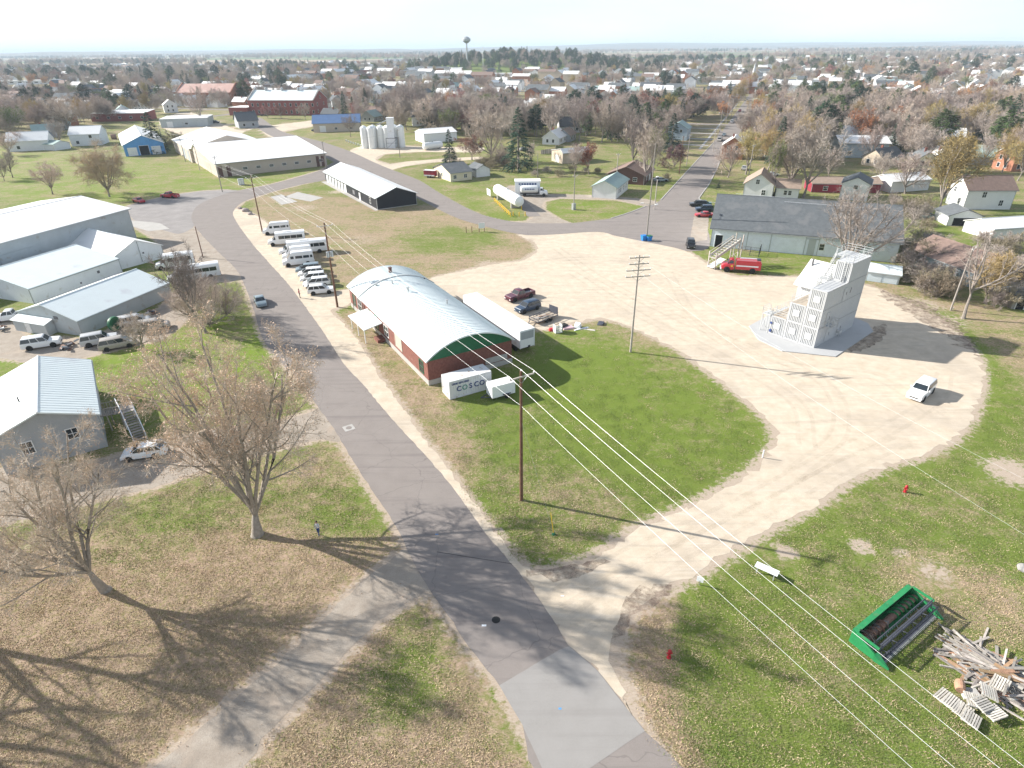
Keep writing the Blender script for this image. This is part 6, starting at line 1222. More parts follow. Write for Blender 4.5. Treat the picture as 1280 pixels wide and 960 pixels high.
# wooden stair and deck at the nearest house
A7 = Vector((-46.5, 57.9)); e7, n7 = cs(123.9), cs(213.9)
sp, ep = G(176, 551), G(155, 506, 2.2); dx = (ep - sp)
t = thing('wooden_stair', 'grey wooden stair and deck with white handrails beside the nearest house', 'stair', sp, math.atan2(dx.y, dx.x)); Ld = dx.length
st = MB().bar((0, -.6, .0), (Ld * .62, -.6, 2.2), .07, .28).bar((0, .6, 0), (Ld * .62, .6, 2.2), .07, .28).build('stringer', WOODG, t)
for i in range(11): MB().box(-.19, -.6, 0, .19, .6, .06).build('tread', WOODG, st).location = (Ld * .62 * (i + .7) / 11.4, 0, 2.2 * (i + .8) / 11.6)
for i in range(12): MB().box(0, -.72, 0, .2, .72, .05).build('deck_plank', WOODG, t).location = (Ld * .62 + i * .23, 0, 2.2)
top = Ld * .62 + 2.7
for y in (-.68, .68): MB().bar((0, y, .95), (Ld * .62, y, 3.15), .09).bar((Ld * .62, y, 3.15), (top, y, 3.15), .09).bar((0, y, 0), (0, y, .95), .09).bar((Ld * .62, y, 0), (Ld * .62, y, 3.15), .09).bar((top, y, 0), (top, y, 3.15), .09).bar((0, y, .5), (Ld * .62, y, 2.7), .05).build('handrail', WHITE, t)
wd = thing('side_deck', 'grey plank deck with slatted railing joining the stair to the nearest house', 'deck', G(152, 512, 2.2), math.atan2((G(124, 517, 2.2) - G(152, 512, 2.2)).y, (G(124, 517, 2.2) - G(152, 512, 2.2)).x)); Lk = (G(124, 517, 2.2) - G(152, 512, 2.2)).length + .6
for i in range(int(Lk / .25)): MB().box(i * .25, -.8, 2.1, i * .25 + .22, .8, 2.15).build('deck_plank', WOODG, wd)
for y in (-.8, .8):
    MB().bar((0, y, 3.1), (Lk, y, 3.1), .09, .06).bar((0, y, 2.25), (Lk, y, 2.25), .06).build('rail', WOODG, wd)
    for i in range(int(Lk / .3)): MB().box(i * .3, y - .03, 2.15, i * .3 + .05, y + .03, 3.1).build('baluster', WOODG, wd)
for x in (.1, Lk / 2, Lk - .2):
    for y in (-.75, .75): MB().bar((x, y, 0), (x, y, 2.1), .12).build('post', WOODG, wd)
# crates, junk beside the utility trailer
jr = random.Random(4)
t = thing('slatted_crate', 'white slatted crate standing upright in the junk beside the utility trailer', 'crate', G(697, 415), R(20)); MB().box(-.6, -.5, 0, -.54, .5, 1.3).box(.54, -.5, 0, .6, .5, 1.3).build('side', TRIM, t)
for i in range(5): MB().box(-.6, -.52, .05 + i * .26, .6, -.47, .22 + i * .26).build('slat', TRIM, t)
for i, (p, s, m, lb) in enumerate((((704, 409), (.8, .5, .5), DARK, 'black box in the junk behind the slatted crate'), ((710, 410), (1.0, .6, .25), mat('faded_pink_cloth', (.6, .42, .45), .9), 'heap of faded pink cloth in the junk row'), ((722, 409), (.6, .5, .7), WHITE, 'small white cabinet lying right of the pink cloth'), ((727, 411), (1.4, .16, .1), WHITE, 'white board lying at the right end of the junk row'), ((690, 413), (.5, .4, .4), REDP, 'small red box at the left end of the junk row'), ((751, 405), (.7, .5, .3), HDARK, 'dark lump on the grass right of the junk row'), ((735, 412), (1.2, .2, .08), WOODW, 'pale plank on the grass beyond the junk row'))):
    o = MB().rings([[(-s[0], -s[1], 0), (s[0], -s[1], 0), (s[0], s[1], 0), (-s[0], s[1], 0)], [(-s[0] * .9, -s[1] * .95, s[2]), (s[0] * .85, -s[1] * .8, s[2] * .9), (s[0] * .8, s[1] * .9, s[2]), (-s[0] * .7, s[1] * .9, s[2] * .8)]]).build('junk', m); o.location = (*G(*p), 0); o.rotation_euler = (0, 0, jr.uniform(0, 3)); tagit(o, lb, 'junk')
for (p, lb) in (((2, 413), 'grey metal frame on the gravel at the left edge'), ((45, 411), 'black tub at the corner of the galvanised shed'), ((190, 392), 'pile of dark tyres against the galvanised shed wall'), ((90, 431), 'rusty scrap beside the white station wagon'), ((84, 437), 'engine parts on the ground beside the white station wagon')):
    t = thing('scrap', lb, 'scrap', G(*p), jr.uniform(0, 3))
    for i in range(7): MB().box(-.35, -.2, 0, .35, .2, .22).build('piece', [HDARK, RUST, STEELG][jr.randrange(3)] if 'tub' not in lb else DARK, t).location = (jr.uniform(-.8, .8), jr.uniform(-.6, .6), jr.uniform(0, .4)); t.children[-1].rotation_euler = (jr.uniform(-.5, .5), jr.uniform(-.5, .5), jr.uniform(0, 3))
# ------------------------------------------------------------------ combine header
hA, hB = G(1066, 789, 1.1), G(1134, 733, 1.1)
L_ = (hB - hA).length; t = thing('combine_header', 'bright green combine header with a black reel lying on the grass', 'combine header', hA, math.atan2((hB - hA).y, (hB - hA).x)); D_ = 3.1
def hy(v): return -v
MB().box(0, -.12, .1, L_, .0, 1.25).box(0, -.35, 1.2, L_, .05, 1.32).box(0, -1.3, .08, L_, -.1, .14).build('back_panel', HGREEN, t)
for x in (-.12, L_):
    mb = MB(); P = [(0, .1), (-1.1, .02), (-2.0, .02), (-2.6, .1), (-2.1, .5), (-1.2, .9), (0, 1.32)]; x0, x1 = x, x + .14
    mb.rings([[(x0, y, z) for y, z in P], [(x1, y, z) for y, z in P]]); mb.build('end_shield', HGREEN, t)
    MB().rings([[(x0 - .16, -1.9, .1), (x1 + .16, -1.9, .1), (x1 + .16, -1.9, .75), (x0 - .16, -1.9, .65)], [(x + .02, -3.0, .05), (x + .1, -3.0, .05), (x + .1, -3.0, .2), (x + .02, -3.0, .2)]]).build('crop_divider', HGREEN, t)
    MB().bar((x + .07, -.3, 1.3), (x + .07, -2.0, 1.25), .14, .16).build('reel_arm', HGREEN, t)
MB().tube([(.02, -.75, .55), (L_ - .02, -.75, .55)], .26, 14).build('auger_tube', RUST, t)
for s_, x0, x1 in ((1, .1, L_ * .5 - .5), (-1, L_ - .1, L_ * .5 + .5)):
    mb = MB(); n = 70; pr = None
    for i in range(n + 1):
        x = x0 + (x1 - x0) * i / n; a = s_ * i / n * 2 * math.pi * 6; q_ = [(x, -.75 + math.cos(a) * r_, .55 + math.sin(a) * r_) for r_ in (.26, .46)]
        if pr: mb.quad(pr[0], q_[0], q_[1], pr[1])
        pr = q_
    mb.build('auger_flight', HGREEN if s_ < 0 else RUST, t)
MB().tube([(.1, -1.95, 1.0), (L_ - .1, -1.95, 1.0)], .09, 8).build('reel_shaft', HDARK, t)
for i in range(5):
    a = i * 2 * math.pi / 5 + .3; y, z = -1.95 + .52 * math.cos(a), 1.0 + .52 * math.sin(a)
    bt = MB().tube([(.15, y, z), (L_ - .15, y, z)], .045, 6).build('reel_bat', HDARK, t); tm = MB()
    for k_ in range(26): x = .3 + k_ * (L_ - .6) / 25; tm.bar((x, y, z), (x, y - .03, z - .27), .025)
    tm.build('tine', HDARK, bt)
for k_ in range(6):
    x = .25 + k_ * (L_ - .5) / 5; sp_ = MB()
    for i in range(5): a = i * 2 * math.pi / 5 + .3; sp_.bar((x, -1.95, 1.0), (x, -1.95 + .52 * math.cos(a), 1.0 + .52 * math.sin(a)), .05)
    sp_.build('reel_spider', HDARK, t)
MB().box(.05, -2.45, .12, L_ - .05, -2.25, .17).build('cutter_bar', HDARK, t)
gd = MB().rings([[(-.04, 0, 0), (.04, 0, 0), (.04, 0, .05), (-.04, 0, .05)], [(-.008, -.2, 0), (.008, -.2, 0), (.008, -.2, .02), (-.008, -.2, .02)]]).mesh('guard_finger', STEELG)
for i in range(48): put('guard_finger', gd, t).location = (.2 + i * (L_ - .4) / 47, -2.45, .12)
MB().tube([(.3, -.3, 1.35), (.6, -.9, 1.25), (.25, -1.5, 1.3), (.4, -1.9, 1.2)], .03, 6).tube([(.4, -.3, 1.35), (.8, -1.0, 1.15), (.35, -1.6, 1.25)], .03, 6).build('hydraulic_hose', DARK, t)
# ------------------------------------------------------------------ scrap timber pile and pallets
wr_ = random.Random(11); ax = G(1195, 806); bx = G(1290, 862); dirp = math.atan2((bx - ax).y, (bx - ax).x); cen = G(1245, 850)
pl_m = [MB().box(-l / 2, -w_ / 2, -h_ / 2, l / 2, w_ / 2, h_ / 2).mesh('plank', m) for l, w_, h_, m in ((3.6, .2, .05, WOODG), (4.6, .14, .06, WOODG), (2.8, .24, .04, WOODT), (3.2, .12, .1, WOODG), (2.0, .18, .05, WOODW), (5.0, .16, .07, WOODG), (1.5, .3, .03, WOODT))]
kinds = ['weathered grey plank', 'long grey board', 'reddish brown board', 'grey squared beam', 'short bleached board', 'longest grey beam', 'short brown panel']
for i in range(185):
    k_ = wr_.randrange(7); u_ = wr_.gauss(-.1, 1.45); v_ = wr_.gauss(0, .95); ca, sa = math.cos(dirp), math.sin(dirp)
    o = put('plank', pl_m[k_]); z = max(.05, .75 * math.exp(-(u_ / 1.9) ** 2 - (v_ / 1.0) ** 2) * wr_.uniform(.15, 1.0)); o.location = (cen.x + .4 + u_ * ca - v_ * sa, cen.y + u_ * sa + v_ * ca, z + .04)
    o.rotation_euler = (wr_.gauss(0, .25), wr_.gauss(0, .07), dirp + (wr_.gauss(0, .16) if wr_.random() < .75 else wr_.gauss(1.1, .5))); qx = (o.location.x - cen.x, o.location.y - cen.y); zn = ('far' if qx[1] > .35 else 'near' if qx[1] < -.35 else 'middle') + ('-left part' if qx[0] < -.2 else '-right part' if qx[0] > 1.0 else ' part'); tagit(o, '%s in the %s of the scrap timber pile' % (kinds[k_], zn), 'plank', kinds[k_] + 's in the scrap timber pile')
pal_s = MB().box(-.6, -.05, .1, .6, .05, .125).mesh('slat', WOODW); pal_b = MB().box(-.04, -.5, .0, .04, .5, .1).mesh('bearer', WOODW)
pal = [((1181, 872), 30, 0, 0, 'pallet at the left tip of the scrap timber pile'), ((1190, 880), 35, .13, .06, 'pallet overlapping the left tip pallet'), ((1203, 890), 40, .1, 0, 'pallet lying flat in front of the pile, below the left tip'), ((1212, 902), 42, .25, .1, 'pallet tilted at the lower edge of the pile'), ((1225, 885), 20, .45, .15, 'pallet tilted against the middle of the pile'), ((1232, 872), 60, .55, .2, 'pallet high on the middle of the pile'), ((1240, 895), 15, .3, -.1, 'pallet at the lower right of the pile'), ((1215, 880), 70, .3, .1, 'broken pallet between the left tip and the middle'), ((1246, 862), 40, .6, -.15, 'pallet under the long beams')]
for p, a, z, tl_, lb in pal:
    q_ = G(*p); t = thing('pallet', lb, 'pallet', q_, R(a), 'pallets of the scrap timber pile', z=z + .02); t.rotation_euler = (tl_, tl_ * .7, R(a))
    for i in range(7): put('slat', pal_s, t).location = (0, -.44 + i * .147, 0)
    for i in range(3): put('bearer', pal_b, t).location = (-.54 + i * .54, 0, 0)
    for i in (0, 3, 6): put('slat', pal_s, t).location = (0, -.44 + i * .147, -.12)
t = thing('cable_drum', 'brown wooden barrel lying left of the scrap timber pile', 'barrel', G(1198, 861), R(60)); MB().lathe([(0, -.4), (.27, -.4), (.33, -.15), (.33, .15), (.27, .4), (0, .4)], 14, 'x', (0, 0, .32)).build('barrel_body', WOODT, t)
o = MB().rings([[(-.6, -.4, 0), (.6, -.5, 0), (.7, .4, 0), (-.5, .5, 0)], [(-.5, -.3, .25), (.5, -.35, .35), (.55, .3, .3), (-.3, .4, .2)]]).build('plastic_sheet', TARP); o.location = (*G(1211, 868), 0); tagit(o, 'grey plastic sheet crumpled between barrel and pallets', 'sheet')
for p, s, lb in (((1279, 712), .5, 'grey boulder at the right edge of the grass'), ((307, 264), 1.0, 'largest pinkish boulder at the bend of the main road'), ((313, 268), .7, 'smaller boulder right of the largest one at the bend'), ((300, 261), .6, 'small boulder left of the largest one at the bend')):
    bm = bmesh.new(); bmesh.ops.create_icosphere(bm, subdivisions=3, radius=s)
    from mathutils import noise as _ns
    for v in bm.verts: v.co *= 1 + .28 * _ns.noise(v.co * 1.6 / s + Vector((s * 9, 0, 0))); v.co.z = v.co.z * .62 + s * .3
    me = bpy.data.meshes.new('boulder'); bm.to_mesh(me); bm.free(); me.materials.append(mat('boulder_stone_%d' % p[0], (.36, .30, .28) if p[0] < 900 else (.3, .29, .28), .9, .2, 2, bump=.6)); o = put('boulder', me); o.location = (*G(*p), 0); tagit(o, lb, 'boulder')
# ------------------------------------------------------------------ trees
def grow(seed, H=12., fork=.22, n_main=6, kids=(8, 7, 8), spread=.62, ratio=.46, r0=.28, wob=.18, trop=.10, twig=1.1, tw_w=.05, droop=0., trunk_frac=1., fine_tube=True, bend=.1, lim=1.):
    rg = random.Random(seed); lv_lines = [[] for _ in range(len(kids) + 3)]; twigs = []
    def rv(): return Vector((rg.gauss(0, 1), rg.gauss(0, 1), rg.gauss(0, 1))).normalized()
    def branch(p, d, ln, r, lv):
        if lv == len(kids) + 1: twigs.append((p, d, ln, r)); return
        n = (5, 7, 5, 3, 3, 2)[min(lv, 5)]; pts = [p.copy()]; ds = []
        for i in range(n):
            d = (d + rv() * wob + Vector((0, 0, 1)) * (trop if lv < 3 else trop * .4) - Vector((0, 0, 1)) * (droop * (i / n) if lv >= 2 else 0)).normalized(); p = p + d * (ln / n); pts.append(p.copy()); ds.append(d)
        lv_lines[lv].append((pts, r, r * .38))
        if lv == 0: return pts, ds
        k = kids[lv - 1]
        for j in range(k):
            t = .18 + .82 * (j + rg.random()) / k; i = min(n - 1, int(t * n)); q = pts[i].lerp(pts[i + 1], t * n - i); a = rg.uniform(.45, 1.0)
            per = ds[i].cross(rv()).normalized(); dd = (ds[i] * math.cos(a) + per * math.sin(a)).normalized()
            last = lv == len(kids); l2 = (twig * rg.uniform(.6, 1.3)) if last else ln * ratio * (1.25 - .75 * t) * rg.uniform(.75, 1.25)
            branch(q, dd, l2, tw_w if last else max(r * (.5 - .2 * t), tw_w * .6), lv + 1)
    tp, td = branch(Vector((0, 0, -.1)), Vector((rg.gauss(0, .05), rg.gauss(0, .05), 1)).normalized(), H * fork + .1, r0, 0)
    ph = rg.uniform(0, 6)
    for j in range(n_main):
        a = ph + j * 2.4; sp_ = spread * (.35 + .75 * (j % 3) / 2) * rg.uniform(.8, 1.15)
        d = Vector((math.cos(a) * math.sin(sp_), math.sin(a) * math.sin(sp_), math.cos(sp_))); base = tp[-1] if j % 2 == 0 else tp[-2].lerp(tp[-1], rg.uniform(.2, .9))
        branch(base, d, (H * (1 - fork)) * rg.uniform(.82, 1.02) * (1 if sp_ < .5 else .92), r0 * rg.uniform(.45, .62) * lim, 1)
    return lv_lines, twigs
def bare_meshes(nm, seed, bark=BARK, tw=TWIG, leaf=None, n_leaf=0, leaf_s=.2, thick_lv=2, sides=(8, 6, 4, 3, 3, 3), leaf_frac=1., **k):
    lv, twigs = grow(seed, **k); T = MB(); C = MB(); rg = random.Random(seed + 99)
    for i, lines in enumerate(lv):
        tgt = T if i < thick_lv else C
        for pts, ra, rb in lines:
            n = len(pts); tgt.tube(pts, [ra + (rb - ra) * j / (n - 1) for j in range(n)], sides[min(i, 5)], cap=False)
    if T is not C:
        pts, ra, rb = lv[0][0]; T.tube([pts[0] + Vector((0, 0, -.05)), pts[0].lerp(pts[1], .5)], [ra * 1.35, ra * .95], 8, cap=False)
    tips = []
    for p, d, ln, w_ in twigs:
        s = d.cross(Vector((rg.gauss(0, 1), rg.gauss(0, 1), rg.gauss(0, 1)))).normalized() * w_ * .5; e = p + d * ln; m_ = p.lerp(e, .5) + Vector((rg.gauss(0, .08), rg.gauss(0, .08), rg.gauss(0, .06))) * ln
        C.quad(p - s, p + s, m_ + s * .7, m_ - s * .7); C.quad(m_ - s * .7, m_ + s * .7, e); tips.append((p, m_, e))
    if leaf:
        C.k = 1
        for i in range(n_leaf):
            a, m_, e = tips[rg.randrange(len(tips))]
            if rg.random() > leaf_frac: continue
            q = m_.lerp(e, rg.random()) if rg.random() < .7 else a.lerp(m_, rg.random()); q = q + Vector((rg.gauss(0, .08), rg.gauss(0, .08), rg.gauss(0, .08)))
            u = Vector((rg.gauss(0, 1), rg.gauss(0, 1), rg.gauss(0, 1))).normalized(); v = u.cross(Vector((rg.gauss(0, 1), rg.gauss(0, 1), rg.gauss(0, 1)))).normalized(); s = leaf_s * rg.uniform(.6, 1.3)
            C.quad(q, q + u * s * .5 + v * s * .35, q + u * s, q + u * s * .5 - v * s * .35)
    return T.mesh('trunk', bark, True), C.mesh('crown', [tw, leaf] if leaf else tw)
def conifer_meshes(seed, H=14., R0=3.2, m=NEEDLE, shape='cone', n=210, sprays=15):
    rg = random.Random(seed); T = MB(); C = MB(); T.tube([(0, 0, -.1), (0, 0, H * .5), (0, 0, H * .97)], [H * .02, H * .012, .02], 7, cap=False)
    for i in range(n):
        f = (i + rg.random()) / n; z = H * (.06 + .93 * f)
        if shape == 'cone': rr = R0 * (1 - f) ** .85 * rg.uniform(.72, 1.12) + .15
        else: rr = R0 * math.sin(math.pi * min(.96, .22 + .78 * f)) ** .7 * rg.uniform(.6, 1.1); z = H * (.22 + .76 * f)
        a = rg.uniform(0, 6.283); dz = -rr * rg.uniform(.05, .35) if shape == 'cone' else rr * rg.uniform(-.05, .45); e = Vector((math.cos(a) * rr, math.sin(a) * rr, z + dz)); s = Vector((0, 0, z))
        C.k = 0; C.tube([s, e], [.03, .012], 3, cap=False); C.k = 1
        for j in range(sprays):
            t = (.25 + .75 * (j + rg.random()) / sprays) ** .8; q = s.lerp(e, t); L_ = (.30 + .16 * rr) * rg.uniform(.6, 1.2)
            u = Vector((math.cos(a + rg.gauss(0, .9)), math.sin(a + rg.gauss(0, .9)), rg.gauss(-.12, .3))).normalized(); v = u.cross(Vector((0, 0, 1)) + Vector((rg.gauss(0, .5), rg.gauss(0, .5), 0))).normalized() * L_ * .33
            C.quad(q - v * .4, q + v * .4, q + u * L_ + v * .15 - Vector((0, 0, .08)), q + u * L_ * .9 - v * .2 - Vector((0, 0, .1)))
    return T.mesh('trunk', BARK, True), C.mesh('crown', [BARK, m])
PROTO = {}
def proto(kind, variants): PROTO[kind] = variants
_b = dict(kids=(8, 7, 8))
proto('bare', [bare_meshes('b', 1, tw=TWIG, H=12, **_b) + (12.,), bare_meshes('b', 2, tw=TWIG, H=12, spread=.72, n_main=7, **_b) + (12.,), bare_meshes('b', 3, tw=TWIG, H=12, spread=.5, n_main=6, fork=.3, **_b) + (12.,)])
proto('rosy', [bare_meshes('r', 4, tw=TWIGP, H=12, spread=.66, n_main=7, kids=(8, 8, 8)) + (12.,), bare_meshes('r', 5, tw=TWIGP, H=12, spread=.8, fork=.18, n_main=7, kids=(8, 7, 9)) + (12.,)])
proto('gold', [bare_meshes('g', 6, tw=TWIGY, H=12, spread=.7, n_main=7, kids=(8, 8, 9), leaf=mat('last_golden_leaves', (.42, .31, .10), .9, .3, .8, rand=.2), n_leaf=1500, leaf_s=.22) + (12.,)])
proto('willow', [bare_meshes('w', 7, tw=TWIGT, H=12, spread=.95, n_main=9, fork=.14, kids=(9, 9, 12), droop=.55, twig=1.5, tw_w=.045) + (12.,)])
proto('orange', [bare_meshes('o', 8, tw=TWIG, H=12, spread=.6, kids=(7, 6, 7), leaf=LEAFO, n_leaf=6500, leaf_s=.3) + (12.,)])
proto('red', [bare_meshes('d', 9, tw=TWIG, H=12, spread=.75, kids=(7, 7, 7), leaf=LEAFR, n_leaf=6000, leaf_s=.3) + (12.,)])
proto('plum', [bare_meshes('p', 10, tw=TWIGP, H=12, spread=1.1, fork=.06, n_main=9, kids=(7, 6, 7), leaf=LEAFM, n_leaf=6500, leaf_s=.34) + (12.,)])
proto('green', [bare_meshes('n', 11, tw=TWIG, H=12, spread=.6, kids=(7, 6, 7), leaf=LEAFG, n_leaf=5000, leaf_s=.3) + (12.,)])
proto('spruce', [conifer_meshes(21) + (14.,), conifer_meshes(22, R0=2.6) + (14.,)])
proto('pine', [conifer_meshes(23, H=13, R0=4.2, m=NEEDLE, shape='round', n=240, sprays=16) + (13.,), conifer_meshes(24, H=13, R0=4.0, m=NEEDLEG, shape='round', n=240, sprays=16) + (13.,)])
proto('bush', [bare_meshes('s', 31, tw=mat('grey_olive_bush_twigs', (.27, .23, .16), .9, .2, .3, rand=.3), H=3.2, spread=1.25, fork=.03, n_main=16, kids=(5, 5, 6), r0=.05, twig=.5, tw_w=.03, thick_lv=1) + (3.2,), bare_meshes('s', 32, tw=TWIG, H=3.2, spread=1.2, fork=.03, n_main=16, kids=(5, 5, 6), r0=.05, twig=.5, tw_w=.03, thick_lv=1) + (3.2,)])
KNAME = {'bare': ('bare_tree', 'bare grey-brown tree'), 'rosy': ('bare_tree', 'bare rosy-twigged tree'), 'gold': ('golden_tree', 'thin golden-twigged tree'), 'willow': ('willow_tree', 'dense straw-coloured bare tree'), 'orange': ('autumn_tree', 'orange-leaved tree'), 'red': ('autumn_tree', 'russet-red tree'), 'plum': ('plum_tree', 'low dark plum-coloured tree'), 'green': ('leafy_tree', 'still greenish leafy tree'), 'spruce': ('spruce_tree', 'dark pointed spruce'), 'pine': ('pine_tree', 'rounded dark pine'), 'bush': ('bush', 'bare twiggy bush')}
tr = random.Random(5)
def tree(kind, p, h, label=None, var=None, wide=1., auto=False, yaw=None):
    v = var if var is not None else tr.randrange(len(PROTO[kind])); T, C, Hp = PROTO[kind][v % len(PROTO[kind])]; nm, ph = KNAME[kind]; s = h / Hp
    t = thing(nm, label or ph, 'bush' if kind == 'bush' else 'tree', p, tr.uniform(0, 6.28) if yaw is None else yaw); t.scale = (s * wide, s * wide, s); put('trunk', T, t); put('crown', C, t)
    if auto: AUTO.append(t); t['group'] = {'bush': 'bushes of the town', }.get(kind, ph + 's of the town')
    return t
AUTO = []
# the two great trees of the foreground
bigA = bare_meshes('hA', 101, bark=BARKH, tw=TWIGH, leaf=BUD, n_leaf=26000, leaf_s=.135, H=20.6, fork=.12, n_main=9, kids=(9, 8, 6, 6), spread=.64, ratio=.40, r0=.62, lim=.66, wob=.13, trop=.07, twig=.85, tw_w=.02, sides=(10, 8, 5, 4, 3, 3), thick_lv=3)
t = thing('great_tree', 'biggest tree of the picture, multi-stemmed with dry tan seed clusters, beside the main road', 'tree', G(322, 668), .6); put('trunk', bigA[0], t); put('crown', bigA[1], t); t.scale = (.92, .92, 1)
bigB = bare_meshes('hB', 117, bark=BARKH, tw=TWIGH, leaf=BUD, n_leaf=5000, leaf_s=.11, H=14.5, fork=.19, n_main=8, kids=(9, 7, 6, 5), spread=.68, ratio=.40, r0=.42, lim=.72, wob=.16, trop=.04, twig=.8, tw_w=.016, sides=(10, 8, 5, 4, 3, 3), thick_lv=3)
t = thing('grey_tree', 'large bare grey tree leaning at the left edge of the leafy lawn', 'tree', G(132, 738), 2.2); put('trunk', bigB[0], t); put('crown', bigB[1], t); t.rotation_euler = (-.04, -.11, 1.3)
sparse = bare_meshes('hC', 140, tw=TWIG, H=14, fork=.33, n_main=5, kids=(6, 5, 5), spread=.75, ratio=.38, r0=.32, wob=.12, twig=.9, tw_w=.025, thick_lv=2)
t = thing('sparse_tree', 'single sparse bare tree on the grass right of the training tower', 'tree', G(1204, 398), .5); put('trunk', sparse[0], t); put('crown', sparse[1], t)
for i, (x, y, a) in enumerate(((-50, 33.5, 1.), (-49.5, 28.2, 3.2))):
    t = thing('sparse_tree', ['bare tree just outside the left edge, farther of the two that shade the leafy lawn', 'bare tree just outside the left edge, nearer of the two that shade the leafy lawn'][i], 'tree', (x, y), a); put('trunk', sparse[0], t); put('crown', sparse[1], t); t.scale = (1.35, 1.35, 1.25)
barnt = bare_meshes('hD', 151, tw=TWIG, H=14, fork=.16, n_main=9, kids=(9, 8, 8), spread=1.05, ratio=.4, r0=.30, wob=.17, twig=.9, tw_w=.03, thick_lv=2)
t = thing('wide_tree', 'wide crowned bare tree between the training tower and the long barn', 'tree', G(1053, 338), 0); put('trunk', barnt[0], t); put('crown', barnt[1], t); t.scale = (1.35, 1.35, 1.22)
thicket = bare_meshes('hE', 160, tw=TWIGP, H=6.5, fork=.05, n_main=18, kids=(7, 6, 7), spread=1.15, ratio=.45, r0=.12, twig=.6, tw_w=.022, thick_lv=2)
for i, (p, s, lb) in enumerate((((262, 408), 1.25, 'largest twiggy thicket beside the main road, in front of the shuttle buses'), ((238, 398), .95, 'twiggy thicket left of the largest roadside thicket'), ((284, 395), .9, 'twiggy thicket at the road edge right of the largest roadside thicket'), ((250, 378), .85, 'twiggy thicket right against the long shuttle bus'))):
    t = thing('thicket', lb, 'bush', G(*p), i * 1.3); put('trunk', thicket[0], t); put('crown', thicket[1], t); t.scale = (s, s, s)
